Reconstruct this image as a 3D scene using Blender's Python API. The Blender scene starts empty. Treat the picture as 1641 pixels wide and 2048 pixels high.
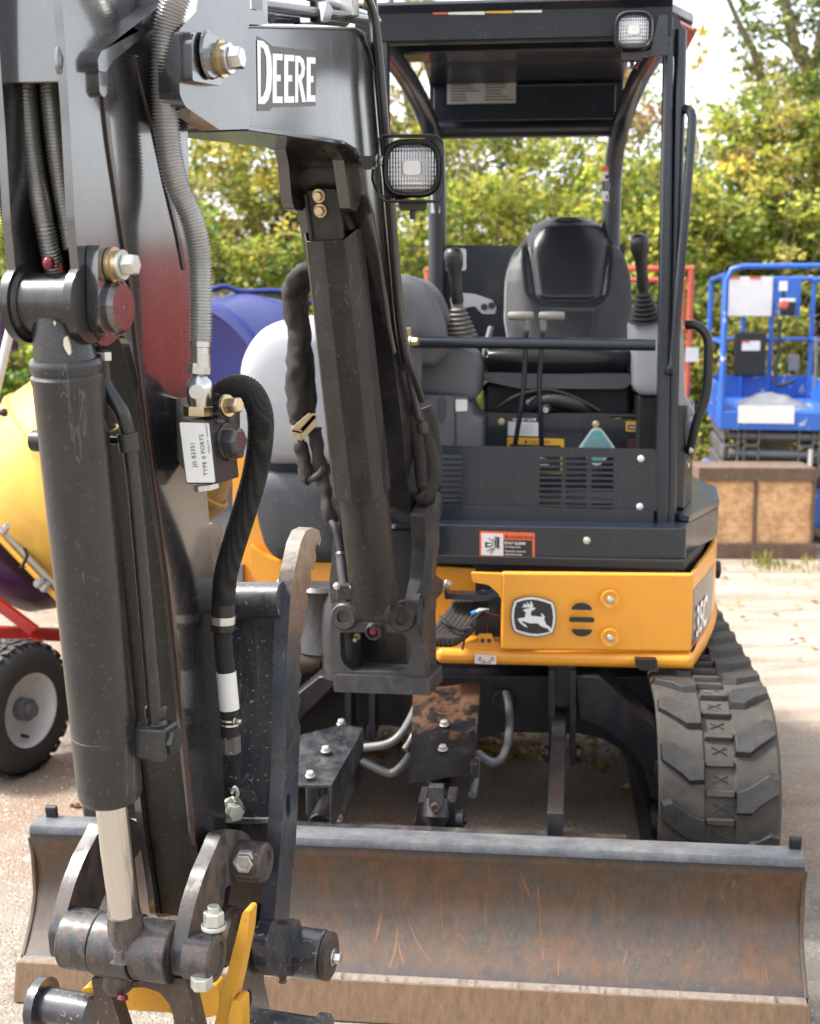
import bpy, bmesh, math, random
from mathutils import Vector as V, Matrix, noise
from mathutils.geometry import tessellate_polygon
random.seed(7)
R = math.radians
# ------------------------------------------------------------------ camera, sky, sun, exposure
F = 2520.0; CX = 820.5; CY = 1024.0; EYE = 1.54; PITCH = R(8.886)
sc = bpy.context.scene
COL = sc.collection
cam_d = bpy.data.cameras.new('camera'); cam = bpy.data.objects.new('camera', cam_d); COL.objects.link(cam)
cam.location = (0, 0, EYE); cam.rotation_euler = (R(90) - PITCH, 0, 0)
cam_d.sensor_fit = 'VERTICAL'; cam_d.sensor_height = 24.0; cam_d.lens = 24.0 * F / 2048.0
cam_d.clip_start = 0.05; cam_d.clip_end = 600
cam_d.dof.use_dof = True; cam_d.dof.focus_distance = 2.12; cam_d.dof.aperture_fstop = 3.9
sc.camera = cam
SUN_EL = 56; SUN_AZ = -88        # azimuth: 0 = +Y (away), clockwise to +X
world = bpy.data.worlds.new('World'); sc.world = world; world.use_nodes = True
nt = world.node_tree; bgn = nt.nodes['Background']
sky = nt.nodes.new('ShaderNodeTexSky'); sky.sky_type = 'NISHITA'; sky.sun_disc = False
sky.sun_elevation = R(SUN_EL); sky.sun_rotation = R(SUN_AZ); sky.dust_density = 3.0; sky.air_density = 1.0
hs = nt.nodes.new('ShaderNodeHueSaturation'); hs.inputs['Saturation'].default_value = 0.25
nt.links.new(sky.outputs[0], hs.inputs['Color']); nt.links.new(hs.outputs[0], bgn.inputs[0])
bgn.inputs[1].default_value = 0.115
sd = bpy.data.lights.new('sun', 'SUN'); sd.energy = 1.5; sd.angle = R(10); sd.color = (1, .95, .87)
sun = bpy.data.objects.new('sun', sd); COL.objects.link(sun)
_d = V((math.sin(R(SUN_AZ)) * math.cos(R(SUN_EL)), math.cos(R(SUN_AZ)) * math.cos(R(SUN_EL)), math.sin(R(SUN_EL))))
sun.rotation_euler = (-_d).to_track_quat('-Z', 'Y').to_euler()
vs = sc.view_settings
vs.view_transform = 'Standard'; vs.look = 'None'; vs.gamma = 1; vs.use_curve_mapping = False; vs.exposure = 2.25
sc.cycles.max_bounces = 8; sc.cycles.caustics_reflective = False; sc.cycles.caustics_refractive = False

# ------------------------------------------------------------------ frames of reference of the place
class Frame:
    def __init__(s, ox, oy, yaw):
        a = R(yaw); s.o = V((ox, oy, 0)); s.ex = V((math.cos(a), -math.sin(a), 0)); s.ey = V((math.sin(a), math.cos(a), 0)); s.ez = V((0, 0, 1))
    def w(s, x, y, z): return s.o + s.ex * x + s.ey * y + s.ez * z
    def l(s, p):
        d = V(p) - s.o; return V((d.dot(s.ex), d.dot(s.ey), p[2]))
    def at(s, px, py, x=None, y=None, z=None):
        """point of the real plane x=.. / y=.. / z=.. of this frame that the photograph shows at (px,py)"""
        u = (px - CX) / F; v = -(py - CY) / F
        r = V((u, math.cos(PITCH) + v * math.sin(PITCH), -math.sin(PITCH) + v * math.cos(PITCH)))
        c = s.l((0, 0, EYE)); d = V((r.dot(s.ex), r.dot(s.ey), r.z))
        if x is not None: t = (x - c.x) / d.x
        elif y is not None: t = (y - c.y) / d.y
        else: t = (z - c.z) / d.z
        q = c + d * t
        return s.w(q.x, q.y, q.z)
W_ = Frame(0, 0, 0)
M_ = Frame(-.01, 2.68, 6.0)       # the machine: blade at y=0, cab behind it
B_ = Frame(-.07, 3.1, 15.66)      # the boom's vertical plane
def PY(px, py, Y): return W_.at(px, py, y=Y)
def PZ(px, py, z=0.0): return W_.at(px, py, z=z)

# ------------------------------------------------------------------ mesh helpers
def smooth_path(pts, n=8):
    P = [V(p) for p in pts]
    if len(P) < 3: return P
    out = []
    for i in range(len(P) - 1):
        p0 = P[max(i - 1, 0)]; p1 = P[i]; p2 = P[i + 1]; p3 = P[min(i + 2, len(P) - 1)]
        for k in range(n):
            t = k / n
            out.append(0.5 * ((2 * p1) + (p2 - p0) * t + (2 * p0 - 5 * p1 + 4 * p2 - p3) * t * t + (3 * p1 - p0 - 3 * p2 + p3) * t ** 3))
    out.append(P[-1]); return out
def resample(P, step):
    out = [P[0]]; acc = 0
    for a, b in zip(P, P[1:]):
        L = (b - a).length
        if L < 1e-9: continue
        t = step - acc
        while t <= L:
            out.append(a + (b - a) * (t / L)); t += step
        acc = L - (t - step)
    return out
def fillet(pts, r, n=4):
    """round the corners of a closed 3-D polygon; r number or list"""
    P = [V(p) for p in pts]; N = len(P); out = []
    for i in range(N):
        a, b, c = P[i - 1], P[i], P[(i + 1) % N]
        rr = r[i] if isinstance(r, (list, tuple)) else r
        d1 = (a - b); d2 = (c - b); l = min(d1.length, d2.length) * .48; rr2 = min(rr, l)
        if rr2 < 1e-5 or d1.length < 1e-6 or d2.length < 1e-6: out.append(b); continue
        p = b + d1.normalized() * rr2; q = b + d2.normalized() * rr2
        for k in range(n + 1):
            t = k / n; out.append(p * (1 - t) ** 2 + b * 2 * t * (1 - t) + q * t * t)
    return out
class G:
    def __init__(s): s.b = bmesh.new()
    def poly(s, pts):
        vs_ = [s.b.verts.new(p) for p in pts]
        try: return s.b.faces.new(vs_)
        except ValueError: return None
    def prism(s, pts, ext, holes=()):
        """closed outline (3-D, planar) extruded by vector ext; concave and holes fine"""
        e = V(ext); loops = [[V(p) for p in pts]] + [[V(p) for p in h] for h in holes]
        tris = tessellate_polygon(loops); flat = [p for l in loops for p in l]
        A = [s.b.verts.new(p) for p in flat]; Bv = [s.b.verts.new(p + e) for p in flat]
        for t in tris:
            for vv, o in ((A, 1), (Bv, -1)):
                try: s.b.faces.new([vv[i] for i in t[::o]])
                except ValueError: pass
        k = 0
        for l in loops:
            n = len(l)
            for i in range(n):
                j = (i + 1) % n
                try: s.b.faces.new([A[k + i], A[k + j], Bv[k + j], Bv[k + i]])
                except ValueError: pass
            k += n
        bmesh.ops.recalc_face_normals(s.b, faces=s.b.faces); return s
    def box(s, a, b, f=W_):
        (x0, y0, z0), (x1, y1, z1) = a, b
        p = [f.w(x, y, z) for z in (z0, z1) for x, y in ((x0, y0), (x1, y0), (x1, y1), (x0, y1))]
        v = [s.b.verts.new(q) for q in p]
        for q in ((3, 2, 1, 0), (4, 5, 6, 7), (0, 1, 5, 4), (1, 2, 6, 5), (2, 3, 7, 6), (3, 0, 4, 7)): s.b.faces.new([v[i] for i in q])
        bmesh.ops.recalc_face_normals(s.b, faces=s.b.faces)
        return s
    def tube(s, pts, r, seg=12, cap=True, flat=None):
        P = [V(p) for p in pts]; n = len(P)
        rr = r if isinstance(r, (list, tuple)) else [r] * n
        t0 = (P[1] - P[0]).normalized(); up = V((0, 0, 1)) if abs(t0.z) < .9 else V((0, 1, 0))
        nx = t0.cross(up).normalized(); rings = []
        for i in range(n):
            t = (P[min(i + 1, n - 1)] - P[max(i - 1, 0)]).normalized()
            nx = (nx - t * nx.dot(t)).normalized(); ny = t.cross(nx)
            rings.append([s.b.verts.new(P[i] + (nx * math.cos(2 * math.pi * k / seg) + ny * math.sin(2 * math.pi * k / seg) * (flat or 1)) * rr[i]) for k in range(seg)])
        for a, b in zip(rings, rings[1:]):
            for k in range(seg): s.b.faces.new([a[k], a[(k + 1) % seg], b[(k + 1) % seg], b[k]])
        if cap:
            s.b.faces.new(rings[0][::-1]); s.b.faces.new(rings[-1])
        return s
    def cyl(s, p, q, r, r2=None, seg=24): return s.tube([p, q], [r, r if r2 is None else r2], seg)
    def lathe(s, o, axis, prof, seg=32, cap=True):
        """prof: list of (distance along axis, radius)"""
        a = V(axis).normalized(); up = V((0, 0, 1)) if abs(a.z) < .9 else V((0, 1, 0)); nx = a.cross(up).normalized(); ny = a.cross(nx); o = V(o)
        rings = []
        for d, r in prof:
            if r < 1e-5: rings.append([s.b.verts.new(o + a * d)])
            else: rings.append([s.b.verts.new(o + a * d + (nx * math.cos(2 * math.pi * k / seg) + ny * math.sin(2 * math.pi * k / seg)) * r) for k in range(seg)])
        for A, Bq in zip(rings, rings[1:]):
            for k in range(seg):
                j = (k + 1) % seg
                if len(A) == 1 and len(Bq) == 1: continue
                if len(A) == 1: s.b.faces.new([A[0], Bq[j], Bq[k]])
                elif len(Bq) == 1: s.b.faces.new([A[k], A[j], Bq[0]])
                else: s.b.faces.new([A[k], A[j], Bq[j], Bq[k]])
        for e in (rings[0], rings[-1]):
            if cap and len(e) > 2: s.b.faces.new(e)
        bmesh.ops.recalc_face_normals(s.b, faces=s.b.faces); return s
    def bolt(s, p, d, r=.011, h=.009, washer=True):
        d = V(d).normalized(); p = V(p)
        if washer: s.cyl(p, p + d * h * .3, r * 1.35, seg=16); p = p + d * h * .3
        s.tube([p, p + d * h * .85, p + d * h], [r, r, r * .86], 6)
        return s
    def grid(s, fn, nu, nv, closeu=False):
        vv = [[s.b.verts.new(fn(i / nu, j / nv)) for i in range(nu + (0 if closeu else 1))] for j in range(nv + 1)]
        m = len(vv[0])
        for j in range(nv):
            for i in range(m if closeu else m - 1):
                s.b.faces.new([vv[j][i], vv[j][(i + 1) % m], vv[j + 1][(i + 1) % m], vv[j + 1][i]])
        return s
ROOTLOC = {}
def empty(name, loc, label=None, cat=None, group=None, rz=0):
    o = bpy.data.objects.new(name, None); COL.objects.link(o); o.location = loc; o.rotation_euler = (0, 0, rz); o.empty_display_size = .1
    tag(o, label, cat, group); ROOTLOC[o.name] = V(loc); return o
def tag(o, label=None, cat=None, group=None, kind=None):
    if label: o['label'] = label
    if cat: o['category'] = cat
    if group: o['group'] = group
    if kind: o['kind'] = kind
    return o
def obj(name, g, mat, parent=None, bevel=0, smooth=38, label=None, cat=None, group=None, kind=None, subd=0, seg=2, keep=False):
    b = g.b if isinstance(g, G) else g
    if subd or bevel: bmesh.ops.remove_doubles(b, verts=b.verts, dist=1e-6)
    me = bpy.data.meshes.new(name)
    co = [v.co for v in b.verts]
    lo = V([min(c[i] for c in co) for i in range(3)]); hi = V([max(c[i] for c in co) for i in range(3)])
    c = V((0, 0, 0)) if keep else (lo + hi) / 2
    if cat: c.z = lo.z
    bmesh.ops.translate(b, verts=b.verts, vec=-c)
    b.to_mesh(me); b.free()
    if isinstance(mat, (list, tuple)):
        for m in mat: me.materials.append(m)
    elif mat: me.materials.append(mat)
    if smooth:
        me.shade_smooth()
        if smooth < 180 and not subd: me.set_sharp_from_angle(angle=R(smooth))
    o = bpy.data.objects.new(name, me); COL.objects.link(o)
    if parent is not None:
        o.parent = parent; o.location = c - ROOTLOC[parent.name]
    else: o.location = c
    ROOTLOC[o.name] = V(c)
    if bevel:
        m = o.modifiers.new('bevel', 'BEVEL'); m.width = bevel; m.segments = seg; m.limit_method = 'ANGLE'; m.angle_limit = R(40); m.harden_normals = True
    if subd:
        m = o.modifiers.new('subd', 'SUBSURF'); m.levels = subd; m.render_levels = subd
    tag(o, label, cat, group, kind)
    return o
def clone(o, loc=None, parent=None, off=None, label=None, rz=None):
    """copy of a thing or part with copies of its children; data shared"""
    c = o.copy(); COL.objects.link(c)
    if parent is not None: c.parent = parent
    if off is not None: c.location = o.location + V(off)
    if loc is not None: c.location = loc
    if rz is not None: c.rotation_euler.z = rz
    if label: c['label'] = label
    ROOTLOC[c.name] = (ROOTLOC.get(parent.name, V((0, 0, 0))) if parent else V((0, 0, 0))) + c.location
    for ch in list(o.children): clone(ch, parent=c)
    return c
def text(s, org, xd, up, h, mat, parent, name='lettering', bold=0.0, sx=1.0, proud=.0008, label=None, ls=1.0, align='LEFT'):
    cu = bpy.data.curves.new('t', 'FONT'); cu.body = s; cu.size = 1; cu.offset = bold; cu.space_character = ls; cu.align_x = align; cu.resolution_u = 3; cu.extrude = 0
    to = bpy.data.objects.new('t', cu); COL.objects.link(to)
    bpy.context.view_layer.update()
    me = bpy.data.meshes.new_from_object(to); bpy.data.objects.remove(to); bpy.data.curves.remove(cu)
    xd = V(xd).normalized(); up = V(up); up = (up - xd * up.dot(xd)).normalized(); n = xd.cross(up); k = h / .69
    g = G(); g.b.from_mesh(me); bpy.data.meshes.remove(me)
    for v in g.b.verts: v.co = V(org) + xd * v.co.x * k * sx + up * v.co.y * k + n * proud
    return obj(name, g, mat, parent, smooth=0, label=label)

# ------------------------------------------------------------------ materials
def lin(r, g, b):
    f = lambda c: (c / 255 / 12.92) if c / 255 <= .04045 else ((c / 255 + .055) / 1.055) ** 2.4
    return (f(r), f(g), f(b))
class MB:
    def __init__(s, name):
        s.m = bpy.data.materials.new(name); s.m.use_nodes = True; s.t = s.m.node_tree; s.p = s.t.nodes['Principled BSDF']; s.tc = None
    def n(s, typ, **kw):
        nd = s.t.nodes.new('ShaderNode' + typ)
        for k, v in kw.items():
            if k in nd.inputs.keys() if isinstance(k, str) else False: nd.inputs[k].default_value = v
            else: setattr(nd, k, v)
        return nd
    def l(s, a, b): s.t.links.new(a, b)
    def coord(s, sc_=(1, 1, 1), world=False):
        if world: src = s.n('NewGeometry').outputs['Position']
        else: src = s.n('TexCoord').outputs['Object']
        mp = s.n('Mapping'); mp.inputs['Scale'].default_value = sc_; s.l(src, mp.inputs[0]); return mp.outputs[0]
    def noise(s, scale, detail=5, rough=.55, sc_=(1, 1, 1), world=False, dist=0):
        nd = s.n('TexNoise'); nd.inputs['Scale'].default_value = scale; nd.inputs['Detail'].default_value = detail; nd.inputs['Roughness'].default_value = rough; nd.inputs['Distortion'].default_value = dist
        s.l(s.coord(sc_, world), nd.inputs['Vector']); return nd.outputs['Fac']
    def ramp(s, fac, stops):
        nd = s.n('ValToRGB'); e = nd.color_ramp.elements
        while len(e) < len(stops): e.new(.5)
        for el, (p, c) in zip(e, stops): el.position = p; el.color = (c, c, c, 1) if isinstance(c, (int, float)) else (*c, 1)
        s.l(fac, nd.inputs[0]); return nd.outputs[0]
    def mix(s, fac, a, b, mode='MIX'):
        nd = s.n('Mix'); nd.data_type = 'RGBA'; nd.blend_type = mode
        for sock, v in ((nd.inputs[0], fac), (nd.inputs[6], a), (nd.inputs[7], b)):
            if isinstance(v, (int, float)): sock.default_value = v
            elif isinstance(v, tuple): sock.default_value = (*v, 1)
            else: s.l(v, sock)
        return nd.outputs[2]
    def bump(s, h, strength=.2, dist=.002):
        nd = s.n('Bump'); nd.inputs['Strength'].default_value = strength; nd.inputs['Distance'].default_value = dist; s.l(h, nd.inputs['Height']); s.l(nd.outputs[0], s.p.inputs['Normal'])
    def set(s, **kw):
        for k, v in kw.items():
            i = s.p.inputs[k.replace('_', ' ')]
            if isinstance(v, tuple): i.default_value = (*v, 1) if len(v) == 3 else v
            elif isinstance(v, (int, float)): i.default_value = v
            else: s.l(v, i)
        return s
def paint(name, col, rough=.32, metal=0.0, dust=.25, dcol=(.20, .16, .125), var=.25, scale=9, chip=0.0, ccol=(.42, .36, .27), scratch=.3, coat=0.0, bumpy=.04, streak=1.0, croug=.1, cior=1.5, spec=.5):
    m = MB(name)
    c2 = tuple(c * (1 - var) for c in col)
    base = m.mix(m.ramp(m.noise(scale * .4, 4), [(.35, 0.), (.65, 1.)]), col, c2)
    dm = m.ramp(m.noise(scale, 8, .68, (1, 1, .35 * streak + .65 * (1 - streak)), dist=.5), [(.42, 0.), (.78, 1.)])
    fine = m.ramp(m.noise(scale * 22, 3, .7), [(.40, .15), (.68, 1.)])
    d = m.n('Math', operation='MULTIPLY'); m.l(dm, d.inputs[0]); m.l(fine, d.inputs[1])
    d2 = m.n('Math', operation='MULTIPLY'); m.l(d.outputs[0], d2.inputs[0]); d2.inputs[1].default_value = dust * 2.2
    c = m.mix(d2.outputs[0], base, dcol)
    sp = m.ramp(m.noise(150, 2, .5), [(.655, 0.), (.70, 1.)])           # small dried specks
    sp2 = m.n('Math', operation='MULTIPLY'); m.l(sp, sp2.inputs[0]); sp2.inputs[1].default_value = min(1, dust * 1.6)
    c = m.mix(sp2.outputs[0], c, ccol)
    if chip:
        ch = m.ramp(m.noise(scale * 2.6, 10, .80, dist=.9), [(.715 - chip, 0.), (.73 - chip, 1.)])
        c = m.mix(ch, c, ccol)
    r0 = m.n('Math', operation='MULTIPLY_ADD'); m.l(dm, r0.inputs[0]); r0.inputs[1].default_value = .28 * dust / .25; r0.inputs[2].default_value = rough
    r1 = m.n('Math', operation='MULTIPLY_ADD'); m.l(m.noise(scale * 3, 6, .7), r1.inputs[0]); r1.inputs[1].default_value = .16; m.l(r0.outputs[0], r1.inputs[2])
    if scratch:
        sv = m.noise(38, 3, .6, (1, 1, .06)); st = m.ramp(sv, [(.655, 0.), (.67, scratch), (.69, 0.)])
        c = m.mix(st, c, tuple(min(1, x * 1.6 + .09) for x in col))
    if scratch:
        s3 = m.ramp(m.noise(22, 4, .7, (.25, .25, 1.6), dist=2.2), [(.622, 0.), (.628, scratch * .7), (.634, 0.)])
        c = m.mix(s3, c, tuple(min(1, x * 1.8 + .14) for x in col))
    m.set(Base_Color=c, Roughness=r1.outputs[0], Metallic=metal, Coat_Weight=coat, Coat_Roughness=croug, Coat_IOR=cior, Specular_IOR_Level=spec)
    if bumpy: m.bump(m.noise(130, 4, .6), bumpy, .002)
    return m.m
def plain(name, col, rough=.5, metal=0., var=.12, scale=20, bumpy=0, **kw):
    m = MB(name); c = m.mix(m.noise(scale, 5), tuple(x * (1 - var) for x in col), tuple(min(1, x * (1 + var)) for x in col))
    m.set(Base_Color=c, Roughness=rough, Metallic=metal, **kw)
    if bumpy: m.bump(m.noise(bumpy, 3, .6), .3, .001)
    return m.m
K = {}
G1 = dict(coat=1., cior=1.75, spec=.7)
K['arm'] = paint('arm_paint', (.012, .013, .016), .16, dust=.09, scale=7, scratch=.6, chip=.01, ccol=(.10, .085, .07), bumpy=.03, croug=.11, cior=1.8, spec=.8, coat=1.)
K['boom'] = paint('boom_paint', (.010, .010, .012), .20, dust=.07, scale=7, scratch=.6, croug=.13, cior=1.65, spec=.6, coat=1.)
K['cyl'] = paint('cylinder_paint', (.013, .0138, .0155), .26, dust=.20, scale=22, scratch=.5, dcol=(.095, .088, .08), ccol=(.12, .10, .08), chip=.045, croug=.17, coat=.35, cior=1.5, spec=.4)
K['guard'] = paint('guard_paint', (.010, .009, .0085), .32, dust=.34, scale=22, scratch=.5, dcol=(.065, .050, .038), ccol=(.10, .07, .05), chip=.06, coat=.2, croug=.25, spec=.35)
K['cast'] = paint('cast_paint', (.020, .022, .026), .40, dust=.42, scale=26, scratch=0, bumpy=.35, dcol=(.12, .085, .06), chip=.075, ccol=(.10, .06, .038), coat=.2, croug=.3, spec=.4)
K['cab'] = paint('cab_paint', (.0060, .0105, .020), .24, dust=.05, scale=6, scratch=.15, dcol=(.08, .075, .07), coat=.4, croug=.10, cior=1.5, spec=.4)
K['frame'] = paint('undercarriage_paint', (.0075, .010, .016), .36, dust=.24, scale=16, scratch=.15, chip=.05, ccol=(.10, .06, .04), dcol=(.13, .072, .045), coat=.2, croug=.2, spec=.4)
K['thumb'] = paint('thumb_paint', (.016, .021, .030), .26, dust=.3, scale=24, scratch=.5, dcol=(.14, .11, .09), ccol=(.42, .34, .26), chip=.022, coat=.6, croug=.15, cior=1.5, spec=.5)
K['link'] = paint('link_paint', (.017, .020, .026), .32, dust=.75, scale=34, scratch=.4, chip=.10, ccol=(.11, .065, .04), dcol=(.19, .12, .078), coat=.3, croug=.22)
K['brown'] = paint('worn_link', (.040, .027, .020), .45, dust=.5, scale=30, scratch=.3, chip=.06, ccol=(.24, .13, .07), dcol=(.15, .10, .065))
K['cover'] = paint('cover_paint', (.012, .015, .021), .28, dust=.30, scale=20, scratch=.4, chip=.05, ccol=(.16, .12, .09), dcol=(.22, .20, .18), coat=.3, croug=.2)
K['yellow'] = paint('yellow_paint', (.76, .31, .020), .34, dust=.14, scale=9, scratch=.10, coat=.25, dcol=(.35, .2, .08), var=.05, ccol=(.2, .1, .03), bumpy=.01)
K['yellow2'] = paint('bucket_yellow', (.60, .30, .02), .4, dust=.30, scale=12, scratch=.15, chip=.03, ccol=(.25, .12, .05), dcol=(.35, .2, .08), var=.1)
K['hood'] = paint('hood_silver', (.36, .37, .40), .34, metal=.15, dust=.05, scale=5, scratch=0, coat=.3, var=.05, dcol=(.3, .27, .24))
K['hood2'] = paint('hood_grey', (.040, .044, .054), .38, dust=.12, scale=5, scratch=.06, dcol=(.22, .2, .18))
K['plas'] = paint('console_grey', (.085, .085, .097), .5, dust=.08, scale=6, scratch=0, var=.06, dcol=(.25, .2, .16), bumpy=.06)
K['plas2'] = paint('console_pale', (.33, .34, .365), .5, dust=.05, scale=6, scratch=0, var=.06, dcol=(.25, .2, .16))
K['vinyl'] = plain('seat_vinyl', (.030, .031, .036), .27, bumpy=900, Coat_Weight=.5, Coat_Roughness=.2)
K['knob'] = plain('lever_grip', (.20, .19, .17), .5)
K['blackp'] = plain('black_plastic', (.007, .007, .008), .38, bumpy=300)
K['rub'] = plain('rubber', (.011, .0105, .0105), .6, bumpy=200)
K['deck'] = plain('inner_dark', (.012, .013, .015), .6)
K['silver'] = plain('zinc_plate', (.55, .55, .54), .28, 1.0, .15, 60)
K['gold'] = plain('gold_zinc', (.56, .45, .28), .32, 1.0, .2, 60)
K['nut'] = plain('galvanised_nut', (.55, .56, .50), .42, .75, .2, 80)
K['chrome'] = plain('chrome_rod', (.62, .60, .57), .13, 1.0, .04, 8)
K['coil'] = plain('coil_guard', (.62, .62, .61), .28, .8, .18, 25)
K['coil2'] = plain('dark_coil_guard', (.42, .41, .39), .28, .8, .2, 25)
K['pipe'] = plain('painted_pipe', (.035, .035, .038), .25, Coat_Weight=.5)
K['ghose'] = plain('grey_hose', (.13, .135, .14), .4)
K['dec_w'] = plain('white_decal', (.62, .62, .61), .4, var=.04)
K['dec_k'] = plain('black_decal', (.015, .015, .016), .4)
K['ink'] = plain('label_ink', (.03, .03, .035), .6)
K['dec_o'] = plain('orange_decal', (.66, .11, .03), .4, var=.05)
K['dec_y'] = plain('yellow_decal', (.66, .36, .015), .4, var=.05)
K['dec_t'] = plain('teal_decal', (.11, .40, .42), .45, var=.1)
K['dec_g'] = plain('grey_decal', (.34, .34, .34), .5)
K['bigtext'] = plain('white_lettering', (.86, .86, .86), .35, var=.03)
K['ghost'] = plain('lettering_halo', (.055, .055, .06), .3)
K['redp'] = plain('red_grease_cap', (.13, .005, .010), .3)
K['wire_b'] = plain('blue_wire', (.03, .18, .5), .5)
K['wood'] = paint('weathered_wood', (.12, .075, .052), .8, dust=.5, scale=10, scratch=.4, dcol=(.2, .14, .1), streak=0)
m = MB('coral_paint'); m.set(Base_Color=m.mix(m.ramp(m.noise(9, 7, .7), [(.62, 0.), (.66, 1.)]), (.46, .085, .05), (.35, .33, .3)), Roughness=.5); K['coral'] = m.m
m = MB('lift_blue'); m.set(Base_Color=m.mix(m.ramp(m.noise(7, 8, .7), [(.60, 0.), (.635, 1.)]), (.022, .10, .40), (.40, .41, .44)), Roughness=.4); K['blue'] = m.m
K['drumblue'] = plain('drum_blue', (.004, .012, .13), .35)
K['purple'] = plain('drum_purple', (.028, .006, .045), .4)
K['red'] = plain('red_frame', (.34, .016, .009), .35, Coat_Weight=.4)
K['cred'] = plain('dull_red', (.27, .014, .010), .6)
K['weld'] = plain('weld_line', (.030, .015, .012), .35, Coat_Weight=.5)
m_ = MB('worn_thumb_steel'); z_ = m_.n('SeparateXYZ'); t_ = m_.n('TexCoord'); m_.l(t_.outputs['Object'], z_.inputs[0])
zz_ = m_.n('Math', operation='MULTIPLY_ADD'); m_.l(m_.noise(13, 8, .75), zz_.inputs[0]); zz_.inputs[1].default_value = .22; m_.l(z_.outputs['Z'], zz_.inputs[2])
wz = m_.n('MapRange'); m_.l(zz_.outputs[0], wz.inputs[0]); wz.inputs[1].default_value = .36; wz.inputs[2].default_value = .44
c_ = m_.mix(m_.ramp(m_.noise(12, 9, .75, dist=.6), [(.45, 0.), (.60, .5)]), (.020, .027, .040), (.075, .066, .060))
c_ = m_.mix(m_.ramp(m_.noise(90, 4, .8, (1, 1, .3)), [(.62, 0.), (.68, .6)]), c_, (.20, .19, .18))
c_ = m_.mix(wz.outputs[0], c_, m_.mix(m_.noise(40, 6, .8), (.13, .095, .07), (.36, .30, .24)))
m_.set(Base_Color=c_, Roughness=m_.ramp(m_.noise(30, 6, .7), [(.3, .22), (.7, .42)]), Coat_Weight=.5, Coat_Roughness=.15); m_.bump(m_.noise(70, 6, .7), .3, .002); K['thumbp'] = m_.m
K['rim'] = paint('rim_paint', (.64, .64, .63), .4, dust=.30, scale=14, scratch=.2, chip=.03, ccol=(.2, .12, .08), dcol=(.25, .2, .15))
m_ = MB('rusted_cover'); z_ = m_.n('SeparateXYZ'); t_ = m_.n('TexCoord'); m_.l(t_.outputs['Object'], z_.inputs[0])
zz_ = m_.n('Math', operation='MULTIPLY_ADD'); m_.l(m_.noise(14, 9, .78, dist=.5), zz_.inputs[0]); zz_.inputs[1].default_value = .50; m_.l(z_.outputs['Z'], zz_.inputs[2])
wz = m_.n('MapRange'); m_.l(zz_.outputs[0], wz.inputs[0]); wz.inputs[1].default_value = .262; wz.inputs[2].default_value = .285
c_ = m_.mix(m_.ramp(m_.noise(20, 9, .8, dist=.6), [(.54, 0.), (.70, .4)]), (.012, .015, .022), (.12, .11, .10))
c_ = m_.mix(wz.outputs[0], c_, m_.mix(m_.noise(50, 6, .8), (.085, .042, .024), (.22, .115, .066)))
m_.set(Base_Color=c_, Roughness=m_.ramp(m_.noise(30, 6, .7), [(.3, .28), (.7, .55)])); K['rcover'] = m_.m
K['cream'] = plain('bare_primer', (.38, .35, .27), .6)
K['white'] = plain('white_paint', (.60, .60, .585), .35)
K['greym'] = plain('grey_metal', (.16, .16, .17), .45, .4)
K['tan'] = plain('dull_steel_bar', (.22, .19, .15), .45, .5)
# blade: blue-black paint worn to brown rust with vertical streaks
m = MB('blade_steel')
rust = m.mix(m.ramp(m.noise(45, 9, .8, (1, 1, .4), dist=.4), [(.32, 0.), (.68, 1.)]), (.048, .028, .017), (.135, .064, .028))
grey_ = m.mix(m.ramp(m.noise(110, 5, .8, (1, 1, .12)), [(.35, 0.), (.7, 1.)]), (.032, .028, .024), (.080, .066, .052))
dirt = m.mix(m.ramp(m.noise(6, 8, .75, (1, 1, .6), dist=.5), [(.42, 0.), (.60, .8)]), rust, grey_)
pnt = (.016, .021, .030)
w = m.ramp(m.noise(11, 9, .78, (1, 1, .5), dist=.5), [(.28, .35), (.46, 1.)])
tcz = m.n('SeparateXYZ'); tcn = m.n('TexCoord'); m.l(tcn.outputs['Object'], tcz.inputs[0])
def zr_(a, b, lo):
    t = m.n('MapRange'); m.l(zn_.outputs[0], t.inputs[0]); t.inputs[1].default_value = a; t.inputs[2].default_value = b; t.inputs[3].default_value = lo; t.inputs[4].default_value = 1.; return t
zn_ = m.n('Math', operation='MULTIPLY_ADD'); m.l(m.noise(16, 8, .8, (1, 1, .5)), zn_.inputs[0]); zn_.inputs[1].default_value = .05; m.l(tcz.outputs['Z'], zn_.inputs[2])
zt = zr_(-.120, -.085, .03); zu = zr_(.160, .140, .03)
f1 = m.n('Math', operation='MULTIPLY'); m.l(zt.outputs[0], f1.inputs[0]); m.l(zu.outputs[0], f1.inputs[1])
f2 = m.n('Math', operation='MULTIPLY'); m.l(f1.outputs[0], f2.inputs[0]); m.l(w, f2.inputs[1])
c = m.mix(f2.outputs[0], pnt, dirt)
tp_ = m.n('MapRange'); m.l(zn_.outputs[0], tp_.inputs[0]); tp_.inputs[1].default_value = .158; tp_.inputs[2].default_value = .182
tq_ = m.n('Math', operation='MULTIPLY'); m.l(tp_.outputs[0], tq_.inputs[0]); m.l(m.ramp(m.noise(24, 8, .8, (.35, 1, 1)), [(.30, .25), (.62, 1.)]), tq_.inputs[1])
c = m.mix(tq_.outputs[0], c, (.13, .135, .14))  # pale grey mixed into the lip's top paints its sky sheen
st = m.ramp(m.noise(45, 5, .7, (1, 1, .12), dist=.8), [(.60, 0.), (.66, .35), (.70, 0.)])
c = m.mix(st, c, (.19, .088, .038))
c = m.mix(m.ramp(m.noise(90, 4, .8), [(.66, 0.), (.72, .5)]), c, (.24, .22, .20))
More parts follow.
